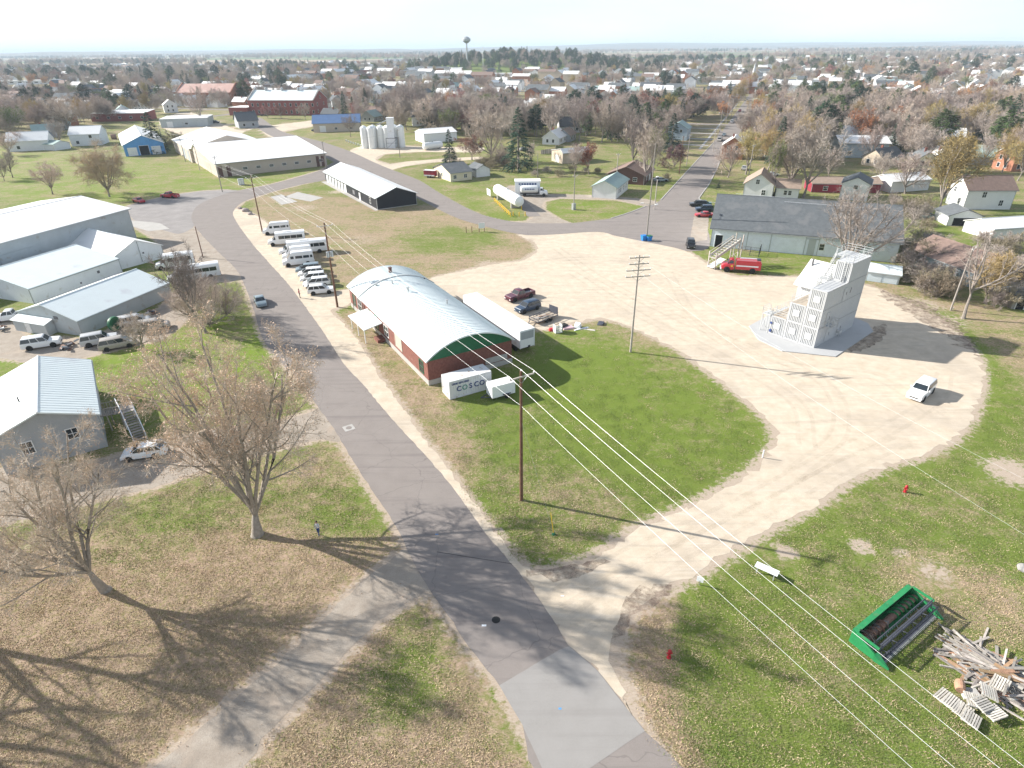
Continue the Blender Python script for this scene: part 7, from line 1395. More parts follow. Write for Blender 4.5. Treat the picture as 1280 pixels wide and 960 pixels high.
for p, h, k, lb, w_ in (((258, 416), 13, 'bare', 'slender bare tree rising out of the largest roadside thicket', .8), ((181, 437), 5.5, 'rosy', 'small spreading bare tree on the bright lawn below the beige minivan', 1.3), ((137, 246), 14.5, 'willow', 'dense straw-coloured round tree on the bright lawn behind the great white shed', 1.0), ((66, 243), 9, 'rosy', 'rosy bare tree on the lawn left of the straw-coloured tree', 1.25), ((16, 222), 9, 'bare', 'bare tree at the left edge of the lawn', 1.1), ((25, 188), 8, 'rosy', 'small bare tree before the blue patched house', 1.2), ((76, 183), 11, 'bare', 'bare tree right of the pale garden shed', 1.1), ((196, 191), 17, 'spruce', 'dark broad spruce behind the blue-fronted shed', 1.5), ((218, 182), 6, 'bush', 'large dark bush right of the blue-fronted shed', 1.3), ((252, 155), 19, 'rosy', 'tall bare tree between the flat grey shop and the orange brick hall', .7), ((308, 130), 19, 'pine', 'big green pine between the two brick halls', 1.1), ((335, 148), 7, 'red', 'low rusty tree against the red brick hall', 1.3), ((352, 149), 8, 'red', 'rusty tree right of the first against the red brick hall', 1.2), ((382, 150), 9, 'rosy', 'bare tree at the right corner of the red brick hall', 1.1), ((438, 171), 10, 'bare', 'small bare tree in front of the blue roofed hall', 1.0),
    ((563, 211), 14, 'spruce', 'small spruce behind the white bungalow', 1.0), ((648, 213), 21.5, 'spruce', 'tallest spruce, near the middle of the picture', 1.25), ((612, 202), 17, 'rosy', 'big rosy bare tree left of the tallest spruce', 1.1), ((590, 200), 9, 'red', 'rusty thicket tree behind the white garage', 1.5), ((628, 206), 7, 'rosy', 'low bare tree behind the white garage', 1.5), ((666, 208), 8, 'bare', 'small bare tree at the right foot of the tallest spruce', 1.0), ((718, 220), 9.5, 'bare', 'bare tree left of the orange tree behind the corner lawn', 1.0), ((736, 218), 9.5, 'orange', 'bright orange-leaved tree left of the white corner house', 1.05), ((688, 176), 17, 'bare', 'tall bare tree in front of the grey dormer house', 1.0), ((724, 176), 16, 'bare', 'wide bare tree in the yards right of the dormer house', 1.0), ((752, 178), 16, 'rosy', 'rosy bare tree in the yards above the orange tree', 1.0), ((805, 228), 17, 'rosy', 'tall bare tree right of the brown house', .9), ((815, 223), 16, 'green', 'greenish ivy-clad tree right of the brown house', .5), ((792, 212), 17, 'bare', 'bare tree behind the brown house', 1.0), ((838, 193), 16, 'spruce', 'dark spruce beside the light blue street house', 1.25), ((843, 209), 7.5, 'plum', 'wide dark plum-coloured tree on the long street verge', 1.1), ((833, 226), 2.5, 'bush', 'round brown bush beside the concrete drive', .9), ((818, 178), 13, 'pine', 'green pine behind the dark spruce', .9), ((790, 168), 16, 'pine', 'big dark pine above the brown house', 1.1),
    ((910, 222), 10.5, 'rosy', 'rosy round tree on the right verge of the long street', 1.0), ((932, 218), 13, 'gold', 'olive golden tree right of the rosy round tree', 1.1), ((898, 235), 2.2, 'spruce', 'tiny evergreen on the verge beside the parked cars', 1.2), ((1004, 247), 19, 'bare', 'tall many-stemmed bare tree behind the middle of the long barn', 1.1), ((986, 244), 18, 'rosy', 'tall rosy bare tree behind the left half of the long barn', .9), ((962, 246), 16, 'green', 'slim ivy-clad tree against the white gable house', .35), ((1035, 225), 9, 'bare', 'bare tree beside the red long barn', 1.2), ((1131, 242), 11, 'rosy', 'bare tree right in front of the white workshop', 1.1), ((1173, 268), 18, 'gold', 'tall olive-gold bare tree left of the two storey white house', .95), ((1190, 215), 11, 'gold', 'bright golden tree behind the two storey white house', 1.5), ((1252, 216), 11, 'gold', 'golden tree at the right edge, left of its twin', 1.0), ((1272, 226), 12, 'gold', 'golden tree at the right edge, right of its twin', 1.0), ((1231, 379), 8, 'gold', 'shrubby olive tree left of the ivy-grown shed', 1.3), ((1096, 232), 9, 'bare', 'bare tree between the tall white shed and the white workshop', 1.2), ((1145, 150), 15, 'pine', 'dark pine in the right of the town', .8), ((1085, 150), 15, 'spruce', 'spruce beyond the striped hall', 1.), ((1122, 150), 13, 'red', 'russet tree near the tan brick house', 1.), ((1237, 130), 14, 'red', 'russet-red round tree in the right of the town', 1.2), ((1215, 133), 13, 'orange', 'orange round tree left of the russet-red one', 1.2), ((865, 148), 14, 'red', 'large russet tree left of the long street', 1.3), ((890, 140), 15, 'orange', 'brownish orange tree beside the long street', 1.1)):
    tree(k, G(*p), h, lb, wide=w_)
bk = 0
for (x0, y0, x1, y1, n, hh) in ((1128, 322, 1142, 352, 6, 3.4), (1138, 350, 1185, 372, 8, 3.6), (1150, 300, 1170, 345, 8, 3.8), (1185, 330, 1205, 368, 6, 3.4), (1225, 340, 1280, 372, 9, 3.6), (560, 205, 640, 212, 10, 3.2), (660, 212, 760, 222, 8, 2.0), (1215, 300, 1280, 330, 7, 3.0), (30, 176, 60, 182, 4, 3.4), (1240, 378, 1276, 386, 4, 2.8)):
    for i in range(n):
        x, y = tr.uniform(x0, x1), tr.uniform(y0, y1); b = tree('bush', G(x, y), hh * tr.uniform(.7, 1.25), 'bare twiggy bush in the scrub', wide=tr.uniform(1, 1.5)); AUTO.append(b); b['group'] = 'bare bushes of the scrub'
t = thing('ivy_shed', 'old shed overgrown with brown vines at the right edge below the scrub', 'shed', G(1263, 386), R(-15)); MB().box(0, 0, 0, 5, 4, 2.4).build('wall', WOODG, t); MB().box(-.3, -.3, 2.4, 5.3, 4.3, 2.6).build('roof', SHINGDK, t); opening(t, Vector((1.2, 0, 0)), math.pi, 1.2, 1.9, 'doorway', TRIM)
# ------------------------------------------------------------------ the rest of the town
LINE = [(-400, 180), (0, 176), (60, 168), (110, 160), (160, 150), (230, 140), (320, 138), (400, 140), (450, 158), (520, 168), (600, 172), (640, 180), (700, 165), (800, 185), (835, 180), (880, 150), (925, 140), (935, 165), (945, 212), (1000, 220), (1040, 195), (1090, 205), (1180, 212), (1290, 203), (1700, 203)]
def beyond(x, y):
    p = PX(x, y)
    if p[0] < -60 or p[0] > 1340 or p[0] == -9999: return False
    for (a, b_), (c, d) in zip(LINE, LINE[1:]):
        if a <= p[0] <= c: return p[1] < b_ + (d - b_) * (p[0] - a) / (c - a)
    return False
def ontown(x, y, pad=0):
    q = Vector((x, y))
    for a, b_, w_ in TOWNRECTS:
        d = b_ - a; t = max(0, min(1, (q - a).dot(d) / d.length_squared))
        if (a + d * t - q).length < w_ / 2 + pad: return True
    return False
OCC = [(Vector(o.location[:2]) + Vector((math.cos(o.rotation_euler.z + .6), math.sin(o.rotation_euler.z + .6))) * 10, 15) for o in THINGS if o.get('category') in ('house', 'hall', 'workshop', 'warehouse', 'barn', 'shop', 'annexe')]
hr_ = random.Random(12); WALLS = [(SIDEW, 'white'), (SIDEW, 'white'), (SIDEW, 'white'), (SIDEY, 'cream'), (SIDEB, 'pale blue'), (SIDET, 'tan'), (SIDEG, 'grey'), (BRICKOR, 'brick')]; ROOFS = [(SHINGLE, 'grey'), (SHINGDK, 'charcoal'), (SHINGBR, 'brown'), (SHINGTAN, 'tan'), (ROOFGRN, 'green'), (WHITEROOF, 'white')]
def house_meshes(L, W, he, hr, wm, rm):
    b = MB(); b.quad((0, 0, -.3), (L, 0, -.3), (L, 0, he), (0, 0, he)); b.quad((L, W, -.3), (0, W, -.3), (0, W, he), (L, W, he)); b.quad((0, W, -.3), (0, 0, -.3), (0, 0, he), (0, W / 2, hr), (0, W, he)); b.quad((L, 0, -.3), (L, W, -.3), (L, W, he), (L, W / 2, hr), (L, 0, he))
    r = MB(); s = (hr - he) / (W / 2); o = .4
    r.rings([[(-o, -o, he - o * s), (-o, W / 2, hr), (-o, W + o, he - o * s), (-o, W + o, he - o * s + .18), (-o, W / 2, hr + .18), (-o, -o, he - o * s + .18)], [(L + o, -o, he - o * s), (L + o, W / 2, hr), (L + o, W + o, he - o * s), (L + o, W + o, he - o * s + .18), (L + o, W / 2, hr + .18), (L + o, -o, he - o * s + .18)]])
    return b.mesh('wall', wm), r.mesh('roof', rm)
HM = []
for i in range(16):
    L, W = hr_.choice((9, 10, 12, 13)), hr_.choice((7, 8, 9)); two = hr_.random() < .5; he = 5.2 if two else 3; (wm, wn), (rm, rn) = hr_.choice(WALLS), hr_.choice(ROOFS); HM.append((L, W, he, he + W * hr_.uniform(.28, .45), wn, rn, two) + house_meshes(L, W, he, he + W * .36, wm, rm))
def town_house(p, yaw):
    L, W, he, hr, wn, rn, two, wme, rme = HM[hr_.randrange(16)]
    t = thing('house', '%s %s house with a %s roof' % (wn, 'two storey' if two else 'low', rn), 'house', p, yaw, 'houses of the town'); put('wall', wme, t); r = put('roof', rme, t)
    if hr_.random() < .6: put('chimney', cached('chim', lambda: MB().box(-.35, -.35, -1, .35, .35, 1.1).mesh('chimney', BRICK)), t).location = (L * .4, W / 2 + .6, he + W * .34)
    for z in ((.9, 3.5) if two else (.9,)):
        for u in ((L * .25, L * .72)): opening(t, *face(L, W, 'S', u, z), 1.1, 1.4, 'simple_window'); 
        opening(t, *face(L, W, 'A', W * .35, z), 1.0, 1.4, 'simple_window'); opening(t, *face(L, W, 'A', W * .7, z), 1.0, 1.4, 'simple_window')
    AUTO.append(t); OCC.append((p + Vector((math.cos(yaw), math.sin(yaw))) * L / 2, 9)); return t
cand = []
for v in (-330, -220, -112, 0, 118, 225, 340, 460):
    for sgn in (-1, 1):
        u = (24 if v else 30)
        while u < 720:
            u += hr_.uniform(15, 24); p = town(u, v + sgn * hr_.uniform(13, 19))
            if hr_.random() < .08 or not beyond(p.x, p.y): continue
            if any((q - p).length < r_ + 6 for q, r_ in OCC) or ontown(p.x, p.y, 7): continue
            cand.append((p.length, p, ST + (0 if hr_.random() < .5 else math.pi / 2) * 1))
for i in range(160):
    x, y = hr_.uniform(-520, -40), hr_.uniform(340, 760); p = Vector((x, y))
    if beyond(x, y) and not any((q - p).length < r_ + 12 for q, r_ in OCC) and not ontown(x, y, 7): cand.append((p.length, p, R(hr_.choice((0, 31, 90, 120))))); OCC.append((p, 8))
cand.sort(key=lambda c: c[0])
for d, p, yw in cand[:235]: town_house(p, yw)
# specific long white buildings on the skyline side of the town
for p, L, W, h, yw, wm, rm, lb in (((975, 108), 70, 20, 6, 3, WHITE, WHITEROOF, 'long low white school building right of the church spire'), ((1078, 104), 40, 22, 6, 3, WHITE, WHITEROOF, 'white domed hall right of the long school building'), ((905, 106), 26, 30, 7, 70, SIDEG, WHITEROOF, 'grey hall with a white roof edge at the end of the long street'), ((0, 106), 90, 16, 5, 3, WHITE, WHITEROOF, 'long white flat building at the far left edge'), ((600, 98), 60, 20, 6, 5, WHITE, WHITEROOF, 'long white store in the middle distance right of downtown'), ((480, 77), 150, 30, 8, 5, WHITE, WHITEROOF, 'very long pale factory beyond downtown'), ((400, 84), 120, 30, 6, 5, TAN, WHITEROOF, 'wide tan factory left of downtown'), ((430, 97), 40, 22, 10, 5, BRICKDK, SHINGLE, 'dark brick downtown block at its left end'), ((465, 92), 36, 22, 10, 5, BRICKOR, SHINGLE, 'orange brick downtown block'), ((540, 95), 50, 26, 11, 5, BRICKOR, WHITEROOF, 'reddish downtown block right of the orange one'), ((500, 97), 34, 22, 9, 5, SIDET, SHINGLE, 'tan downtown block between the brick blocks'), ((630, 103), 44, 24, 6, 5, SIDET, WHITEROOF, 'tan store with a white roof right of downtown'), ((655, 97), 30, 20, 7, 5, WHITE, SHINGLE, 'white store right of the tan store')):
    q = G(*p); flat('town_building', lb, 'building', q, yw, L, W, h, wm, rm, [('S', L * (i + .5) / 8, h * .4, L / 18, h * .25, 'simple_window') for i in range(8)]); OCC.append((q + Vector((L / 2, W / 2)), max(L, W) / 2))
# yards nearest the camera that the photo shows full of trees and houses
fr_ = random.Random(77); FH = []
def fill(poly, n, kinds, h0, h1, house=False):
    P = [tuple(G(*p)) for p in poly]; xs = [p[0] for p in P]; ys = [p[1] for p in P]; k = 0; tries = 0
    while k < n and tries < 4000:
        tries += 1; x, y = fr_.uniform(min(xs), max(xs)), fr_.uniform(min(ys), max(ys)); q = Vector((x, y))
        if not inside(P, np.array([x]), np.array([y]))[0] or ontown(x, y, 8 if house else 1): continue
        if any((c - q).length < (r_ + 7 if house else min(r_, 12) * .75) for c, r_ in OCC): continue
        if house: town_house(q, fr_.choice((ST, ST + math.pi / 2, R(10), R(31))))
        else: tree(fr_.choice(kinds), q, fr_.uniform(h0, h1), auto=True, wide=fr_.uniform(.9, 1.2))
        k += 1
REG = {'a': [(0, 124), (240, 116), (235, 140), (150, 135), (100, 168), (0, 178)], 'b': [(455, 136), (625, 136), (625, 172), (520, 166), (455, 150)], 'c': [(665, 145), (805, 145), (805, 190), (665, 182)], 'd': [(905, 150), (1040, 150), (1040, 212), (912, 212)], 'e': [(1060, 150), (1290, 150), (1290, 212), (1100, 232), (1060, 200)], 'f': [(1090, 255), (1180, 258), (1170, 300), (1135, 290)], 'g': [(0, 186), (60, 188), (40, 240), (0, 236)]}
fill(REG['a'], 8, 0, 0, 0, True); fill(REG['c'], 6, 0, 0, 0, True); fill(REG['d'], 6, 0, 0, 0, True); fill(REG['e'], 18, 0, 0, 0, True); fill(REG['b'], 5, 0, 0, 0, True)
BR = ('bare', 'bare', 'rosy', 'rosy')
fill(REG['a'], 24, BR + ('spruce', 'pine'), 9, 16); fill(REG['b'], 20, BR, 14, 19); fill(REG['c'], 9, BR + ('pine',), 11, 17); fill(REG['d'], 10, BR + ('gold', 'red'), 9, 15); fill(REG['e'], 15, BR + ('gold', 'green', 'bare', 'rosy'), 8, 14); fill(REG['f'], 9, ('bush', 'bush', 'bare'), 3, 5); fill(REG['g'], 3, BR, 6, 9)
# cars and poles along the town streets
CARS = [o for o in THINGS if o.name.startswith(('town_car', 'moving_car', 'white_hatchback', 'dark_wagon', 'silver_wagon', 'beige_minivan', 'red_saloon'))]
for c_ in CARS: freeze(c_)
CN = {}
for c_ in CARS: CN[c_.name] = c_['label'].split()[0] if c_['label'].split()[0] not in ('small', 'grey', 'dark') else {'small': 'blue-grey', 'grey': 'grey', 'dark': 'dark'}[c_['label'].split()[0]]
nc = 0
while nc < 58:
    v = hr_.choice((-220, -112, 0, 0, 118, 225)); u = hr_.uniform(30, 420); off = hr_.choice((-1, 1)) * hr_.choice((2.6, 2.6, 12)); p = town(u, v + off)
    nc += 1
    if not beyond(p.x, p.y) and v: continue
    c_ = hr_.choice(CARS); r_ = copytree(c_, p, ST + (math.pi / 2 if abs(off) > 5 else 0) + hr_.choice((0, math.pi)), '%s parked car' % CN[c_.name], 'cars parked in the town'); r_['category'] = 'car'; r_.name = 'parked_car'; AUTO.append(r_)
for v in (-112, 0, 118, 225):
    for u in range(70, 430, 42):
        p = town(u, v + 5.6)
        if not beyond(p.x, p.y) and v: continue
        AUTO.append(upole('wooden street pole', p, 10.5, .16, .1, [(10, 1.0, (-1, 1))], m=WOODG, yaw=ST + math.pi / 2, group='street poles of the town'))
# individual trees of the near town, nearest first
cand = []; kinds = ['bare'] * 40 + ['rosy'] * 34 + ['gold'] * 7 + ['orange'] * 2 + ['red'] * 2 + ['green'] * 3 + ['spruce'] * 6 + ['pine'] * 6
trr = random.Random(8); WOODS = {}
def clump(x, y):
    from mathutils import noise as _q
    return _q.noise(Vector((x * .006, y * .006, 3.1))) + .5 * _q.noise(Vector((x * .02, y * .02, 9.1)))
def hillz(x, y): return 21 * math.exp(-((x - 25) / 170) ** 4 - ((y - 1420) / 170) ** 2)
n_try = 0
while n_try < 24000:
    n_try += 1; y = 170 + (1750 - 170) * trr.random() ** .9; x = (trr.random() * 2 - 1) * (y * .96 + 40)
    if not beyond(x, y): continue
    c = clump(x, y); near_hill = hillz(x, y) > 1
    if trr.random() > (.95 + .45 * c if y < 430 else (.30 if x < 0 else .20) + .75 * c + (.6 if near_hill else 0)) * (1 if y < 1100 else .75): continue
    if 800 < y < 1250 and abs(x + 95) < 190 and trr.random() < .72: continue
    if ontown(x, y, 2.0 if trr.random() < .9 else .5): continue
    p = Vector((x, y))
    if y < 900 and any(abs(q.x - x) < r_ * .8 and abs(q.y - y) < r_ * .8 for q, r_ in OCC): continue
    k = trr.choice(kinds)
    if near_hill or (c > .35 and trr.random() < .5): k = trr.choice(('spruce', 'pine', 'pine', 'bare', 'rosy', 'rosy'))
    cand.append((p.length, x, y, k, (trr.uniform(9, 16.5) if y < 430 else trr.uniform(7.5, 13.5)) if k not in ('spruce', 'pine') else trr.uniform(11, 19)))
for u in range(40, 560, 9):
    for sgn in (-1, 1):
        if trr.random() < .32: continue
        p = town(u + trr.uniform(-3, 3), sgn * trr.uniform(7.2, 9.5))
        if not ontown(p.x, p.y, .2): cand.append((p.length - 150, p.x, p.y, trr.choice(('bare', 'rosy', 'rosy', 'gold', 'orange', 'red')), trr.uniform(8, 14)))
cand.sort()
for d, x, y, k, h in cand[:170]: tree(k, (x, y), h, auto=True, wide=trr.uniform(.85, 1.15))
for d, x, y, k, h in cand[170:]:
    v = trr.randrange(len(PROTO[k])); WOODS.setdefault((k, v), []).append((x, y, hillz(x, y) - .3, h / PROTO[k][v][2] * (1.15 if d > 900 else 1), trr.uniform(0, 6.28)))
# far wood lots and hedgerows in the open country
for i in range(80):
    y0 = trr.uniform(1700, 6500); x0 = (trr.random() * 2 - 1) * y0 * .95; L_ = trr.uniform(80, 520); k = trr.choice(('bare', 'rosy', 'rosy', 'pine')); wv = trr.uniform(8, 70)
    for j in range(int(L_ * (.30 if y0 < 3500 else .2))):
        x, y = x0 + trr.gauss(0, .5) * L_, y0 + trr.gauss(0, 1) * wv; kk = k if trr.random() < .8 else 'spruce'; v = 0; WOODS.setdefault((kk, v), []).append((x, y, -.3, trr.uniform(10, 17) / PROTO[kk][v][2] * 1.25, trr.uniform(0, 6.28)))
hm = MB()
HN = 40
for i in range(HN):
    for j in range(HN):
        q_ = []
        for a, b_ in ((i, j), (i + 1, j), (i + 1, j + 1), (i, j + 1)): x = -330 + 710 * a / HN; y = 1080 + 680 * b_ / HN; q_.append((x, y, hillz(x, y) - .25))
        hm.quad(*q_)
hm.build('hill', M_GROUND, None, kind='structure')
for i, (y0, x0, x1, hh) in enumerate(((7000, -7000, -500, 52), (8200, -2500, 3500, 62), (7600, 2600, 7800, 50), (6000, -6500, -3000, 42), (9600, -9500, 9500, 86))):
    mb = MB(); n = 60; prev = None; rr = random.Random(i)
    ph = [rr.uniform(0, 6) for _ in range(4)]
    for j in range(n + 1):
        f = j / n; x = x0 + (x1 - x0) * f; z = hh * math.sin(math.pi * f) ** .5 * (.62 + .2 * math.sin(f * 9 + ph[0]) + .12 * math.sin(f * 23 + ph[1]) + .06 * math.sin(f * 51 + ph[2])); cur = [(x, y0 - 400, -1), (x, y0 - 150, z * .75), (x, y0, z), (x, y0 + 200, z * .8), (x, y0 + 500, -1)]
        if prev:
            for k in range(4): mb.quad(prev[k], cur[k], cur[k + 1], prev[k + 1])
        prev = cur
    mb.build('ridge', mat('wooded_ridge_%d' % i, (.13, .115, .10), .95, .3, .004), None, kind='structure')
def scatter(name, src, pts, label, cat):
    me = bpy.data.meshes.new(name); me.from_pydata([p[:3] for p in pts], [], [])
    for nm, i in (('scl', 3), ('rot', 4)): a = me.attributes.new(nm, 'FLOAT', 'POINT'); a.data.foreach_set('value', [p[i] for p in pts])
    o = put(name, me, None, 'stuff'); o['label'] = label; o['category'] = cat
    ng = bpy.data.node_groups.new(name, 'GeometryNodeTree'); ng.interface.new_socket('Geometry', in_out='INPUT', socket_type='NodeSocketGeometry'); ng.interface.new_socket('Geometry', in_out='OUTPUT', socket_type='NodeSocketGeometry')
    N = ng.nodes.new; gi, go = N('NodeGroupInput'), N('NodeGroupOutput'); ip = N('GeometryNodeInstanceOnPoints'); oi = N('GeometryNodeObjectInfo'); oi.inputs['Object'].default_value = src; oi.inputs['As Instance'].default_value = True
    s = N('GeometryNodeInputNamedAttribute'); s.data_type = 'FLOAT'; s.inputs[0].default_value = 'scl'; r = N('GeometryNodeInputNamedAttribute'); r.data_type = 'FLOAT'; r.inputs[0].default_value = 'rot'
    cx = N('ShaderNodeCombineXYZ'); er = N('FunctionNodeEulerToRotation'); L = ng.links.new
    L(gi.outputs[0], ip.inputs['Points']); L(oi.outputs['Geometry'], ip.inputs['Instance']); L(s.outputs[0], ip.inputs['Scale']); L(r.outputs[0], cx.inputs[2]); L(cx.outputs[0], er.inputs[0]); L(er.outputs[0], ip.inputs['Rotation']); L(ip.outputs[0], go.inputs[0])
    md = o.modifiers.new('scatter', 'NODES'); md.node_group = ng; return o
for (k, v), pts in WOODS.items():
    src = next((o for o in COL.objects if o.data == PROTO[k][v][1]), None)
    if src is None: tree(k, G(700, 120), 12, auto=True, var=v); src = COL.objects[-1]
    scatter('distant_woods', src, pts, 'mass of %ss filling the far town and countryside' % KNAME[k][1], 'woods')
# farthest houses: joined, too many and too small to tell apart
fh = MB(); hm2 = [WHITE, SIDET, SIDEG, SHINGLE, SHINGBR, WHITEROOF, BRICKOR, SHINGDK]
for i in range(1300):
    y = 500 + 1600 * hr_.random() ** 1.2; x = (hr_.random() * 2 - 1) * y * .95
    if (Vector((x, y)).length < 560) or hillz(x, y) > 1: continue
    a = hr_.choice((ST, ST + math.pi / 2)); dt = 820 < y < 1250 and abs(x + 95) < 200; L, W, he = hr_.uniform(9, 20) * (1.5 if dt else 1), hr_.uniform(8, 12), hr_.uniform(4, 7.5) + (3 if dt else 0); hr = he + W * .33; ca, sa = math.cos(a), math.sin(a); f = lambda u, v, z: (x + u * ca - v * sa, y + u * sa + v * ca, z)
    fh.k = hr_.choice((0, 0, 0, 0, 1, 1, 6) if not dt else (0, 1, 6, 6, 2)); fh.quad(f(0, 0, 0), f(L, 0, 0), f(L, 0, he), f(0, 0, he)).quad(f(L, W, 0), f(0, W, 0), f(0, W, he), f(L, W, he)).quad(f(0, W, 0), f(0, 0, 0), f(0, 0, he), f(0, W / 2, hr), f(0, W, he)).quad(f(L, 0, 0), f(L, W, 0), f(L, W, he), f(L, W / 2, hr), f(L, 0, he))
    fh.k = hr_.choice((3, 4, 5, 5, 5, 7)); fh.quad(f(-.4, -.4, he), f(L + .4, -.4, he), f(L + .4, W / 2, hr + .1), f(-.4, W / 2, hr + .1)).quad(f(-.4, W + .4, he), f(-.4, W / 2, hr + .1), f(L + .4, W / 2, hr + .1), f(L + .4, W + .4, he))
o = fh.build('distant_houses', hm2, None, kind='stuff'); o['label'] = 'scatter of tiny far houses beyond the town'; o['category'] = 'houses'
# fallen leaves on the near lawns
lf = MB(); lr = random.Random(2); tris = 0
polys = [([tuple(G(*p)) for p in [(-100, 700), (100, 560), (420, 545), (500, 680), (530, 745), (640, 975), (-100, 975)]], 9000), ([tuple(G(*p)) for p in [(775, 780), (830, 735), (960, 665), (1100, 600), (1290, 560), (1290, 975), (850, 975), (790, 880)]], 1300), ([tuple(G(*p)) for p in [(560, 610), (700, 600), (780, 660), (700, 705), (650, 705)]], 1800)]
rdp = [[tuple(G(*p)) for p in pl] for pl in (ROAD, PATH, LOT)]
def inp(poly, x, y):
    r = False; n = len(poly)
    for i in range(n):
        (x1, y1), (x2, y2) = poly[i], poly[(i + 1) % n]
        if (y1 > y) != (y2 > y) and x < (x2 - x1) * (y - y1) / (y2 - y1) + x1: r = not r
    return r
for poly, n in polys:
    xs = [p[0] for p in poly]; ys = [p[1] for p in poly]; k = 0
    while k < n:
        x, y = lr.uniform(min(xs), max(xs)), lr.uniform(min(ys), max(ys)); k += 1
        if not inp(poly, x, y) or any(inp(q, x, y) for q in rdp) and lr.random() < .93: continue
        a = lr.uniform(0, 6.28); s = lr.uniform(.035, .075); c_, s_ = math.cos(a) * s, math.sin(a) * s; z = .035; lf.k = lr.randrange(3)
        lf.quad((x - c_, y - s_, z + lr.uniform(-.01, .02)), (x + s_ * .6, y - c_ * .6, z + lr.uniform(0, .04)), (x + c_, y + s_, z + lr.uniform(-.01, .03)), (x - s_ * .6, y + c_ * .6, z + lr.uniform(0, .04)))
o = lf.build('fallen_leaves', [mat('tan_fallen_leaf', (.42, .32, .22), .9, .2, 1), mat('bleached_fallen_leaf', (.46, .38, .26), .9, .2, 1), mat('brown_fallen_leaf', (.24, .15, .09), .9, .2, 1)], None, kind='stuff'); o['label'] = 'fallen leaves scattered over the near lawns'; o['category'] = 'leaves'
# grass tufts on the near lawns
gt = MB(); gr = random.Random(6)
for i in range(40):
    x, y = gr.uniform(-.5, .5), gr.uniform(-.5, .5); a = gr.uniform(0, 6.28); h = gr.uniform(.03, .08); wq = .02; lx, ly = gr.gauss(0, .06), gr.gauss(0, .06)
    gt.quad((x - math.cos(a) * wq, y - math.sin(a) * wq, 0), (x + math.cos(a) * wq, y + math.sin(a) * wq, 0), (x + lx, y + ly, h))
TG = mat('lawn_grass_blades', (.15, .20, .045), .9, .3, 2, rand=.3); TD = mat('dry_grass_blades', (.46, .36, .23), .9, .3, 2, rand=.25)
gpts = []; dpts = []
GX0, GX1, GY0, GY1 = -60, 62, 20, 105
ix = np.searchsorted(gx, np.arange(GX0, GX1)); 
def dval(x, y):
    i = int(np.searchsorted(gx, x)); j = int(np.searchsorted(gy, y)); return DG[j * nxg + i], BG[j * nxg + i]
DG = full(dry, .5); BG = full(bare, 0)
for i in range(30000):
    y = 18 + 70 * gr.random() ** 1.2; x = gr.uniform(-1, 1) * (y * .92 + 14)
    if gr.random() < (y - 45) / 50: continue
    d, b_ = dval(x, y)
    if b_ > .3: continue
    (dpts if gr.random() < d * 1.15 else gpts).append((x, y, 0, gr.uniform(.7, 1.5), gr.uniform(0, 6.28)))
for nm, m, pts, lb in (('grass', TG, gpts, 'green lawn grass of the foreground'), ('dry_grass', TD, dpts, 'dry straw-coloured grass of the foreground')):
    src = put('grass_clump' if nm == 'grass' else 'dry_grass_clump', gt.mesh(nm, m), None, 'stuff'); src['label'] = 'clump of ' + lb; src['category'] = 'grass'; c = G(700, 600) if nm == 'grass' else G(250, 800); src.location = (c.x, c.y, 0); scatter(nm, src, pts, lb, 'grass')

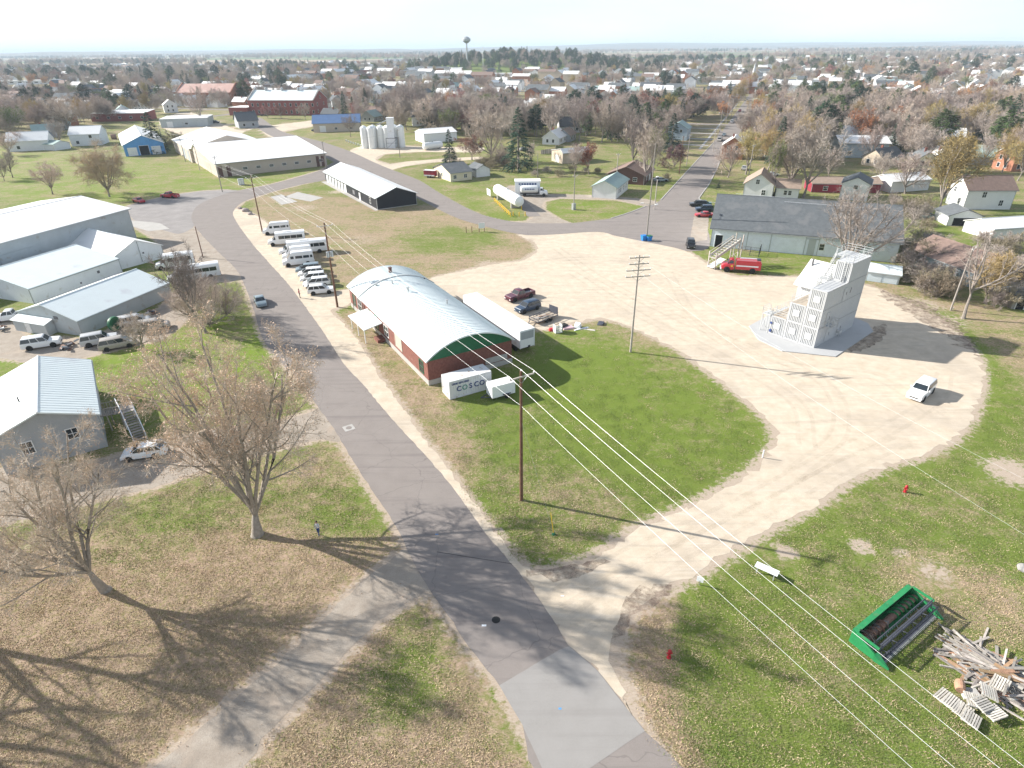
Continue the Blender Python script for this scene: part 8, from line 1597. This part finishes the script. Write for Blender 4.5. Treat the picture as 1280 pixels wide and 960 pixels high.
# ------------------------------------------------------------------ labels of the townscape say where each one stands
bpy.context.view_layer.update()
LM = [(o['label'], Vector(o.matrix_world.translation[:2])) for o in THINGS if o not in AUTO and o.get('category') in ('house', 'hall', 'barn', 'warehouse', 'shed', 'silos', 'building', 'shop', 'garage', 'tower', 'church', 'annexe')]
SHORT = {}
for l, v in LM:
    w_ = l.split(' with ')[0].split(' beside ')[0].split(' behind ')[0].split(' in front')[0].split(', ')[0].split(' among ')[0].split(' seen ')[0].split(' under ')[0].split(' beyond ')[0].split(' standing ')[0].split(' at the ')[0].split(' half ')[0].split(' right ')[0].split(' left ')[0]
    SHORT[l] = w_
lab = {}
for o in AUTO:
    p = Vector(o.location[:2]); l, v = min(LM, key=lambda q: (q[1] - p).length); a, b_ = PX(p.x, p.y), PX(v.x, v.y)
    rel = 'left of' if a[0] < b_[0] - 12 else 'right of' if a[0] > b_[0] + 12 else ('behind' if a[1] < b_[1] else 'in front of')
    far = 'far ' if (v - p).length > 70 else ''
    if rel in ('behind', 'in front of'): far = ''
    key = '%s %s%s the %s' % (o['label'], far, rel, SHORT[l]); lab.setdefault(key, []).append((a[0], a[1], o))
ORD = ['leftmost', 'second from left', 'third from left', 'fourth from left', 'fifth from left', 'sixth from left', 'seventh from left', 'eighth from left', 'ninth from left', 'tenth from left', 'eleventh from left', 'twelfth from left']
for k, l in lab.items():
    l.sort(key=lambda q: q[0])
    for i, (x, y, o) in enumerate(l):
        if len(l) == 1: s = k
        elif len(l) == 2: s = ('left one: ', 'right one: ')[i] + k
        else: s = (ORD[i] if i < len(ORD) else 'number %d from left' % (i + 1)) + ': ' + k
        w_ = s.split(); o['label'] = ' '.join(w_[:16])
for o in THINGS:
    w_ = o['label'].split()
    if len(w_) > 16: print('LONG LABEL', len(w_), o['label']); o['label'] = ' '.join(w_[:16])

# ------------------------------------------------------------------ air
hz = MB().box(-30000, -30000, -1.5, 30000, 30000, 92).build('haze', [], None, kind='stuff')
hm_ = bpy.data.materials.new('pale_air'); hm_.use_nodes = True; n_ = hm_.node_tree; n_.nodes.remove(n_.nodes['Principled BSDF'])
pv = n_.nodes.new('ShaderNodeVolumePrincipled'); pv.inputs['Color'].default_value = (.72, .87, 1, 1); pv.inputs['Density'].default_value = .00014; pv.inputs['Anisotropy'].default_value = 0
n_.links.new(pv.outputs[0], n_.nodes['Material Output'].inputs['Volume']); hz.data.materials.append(hm_)
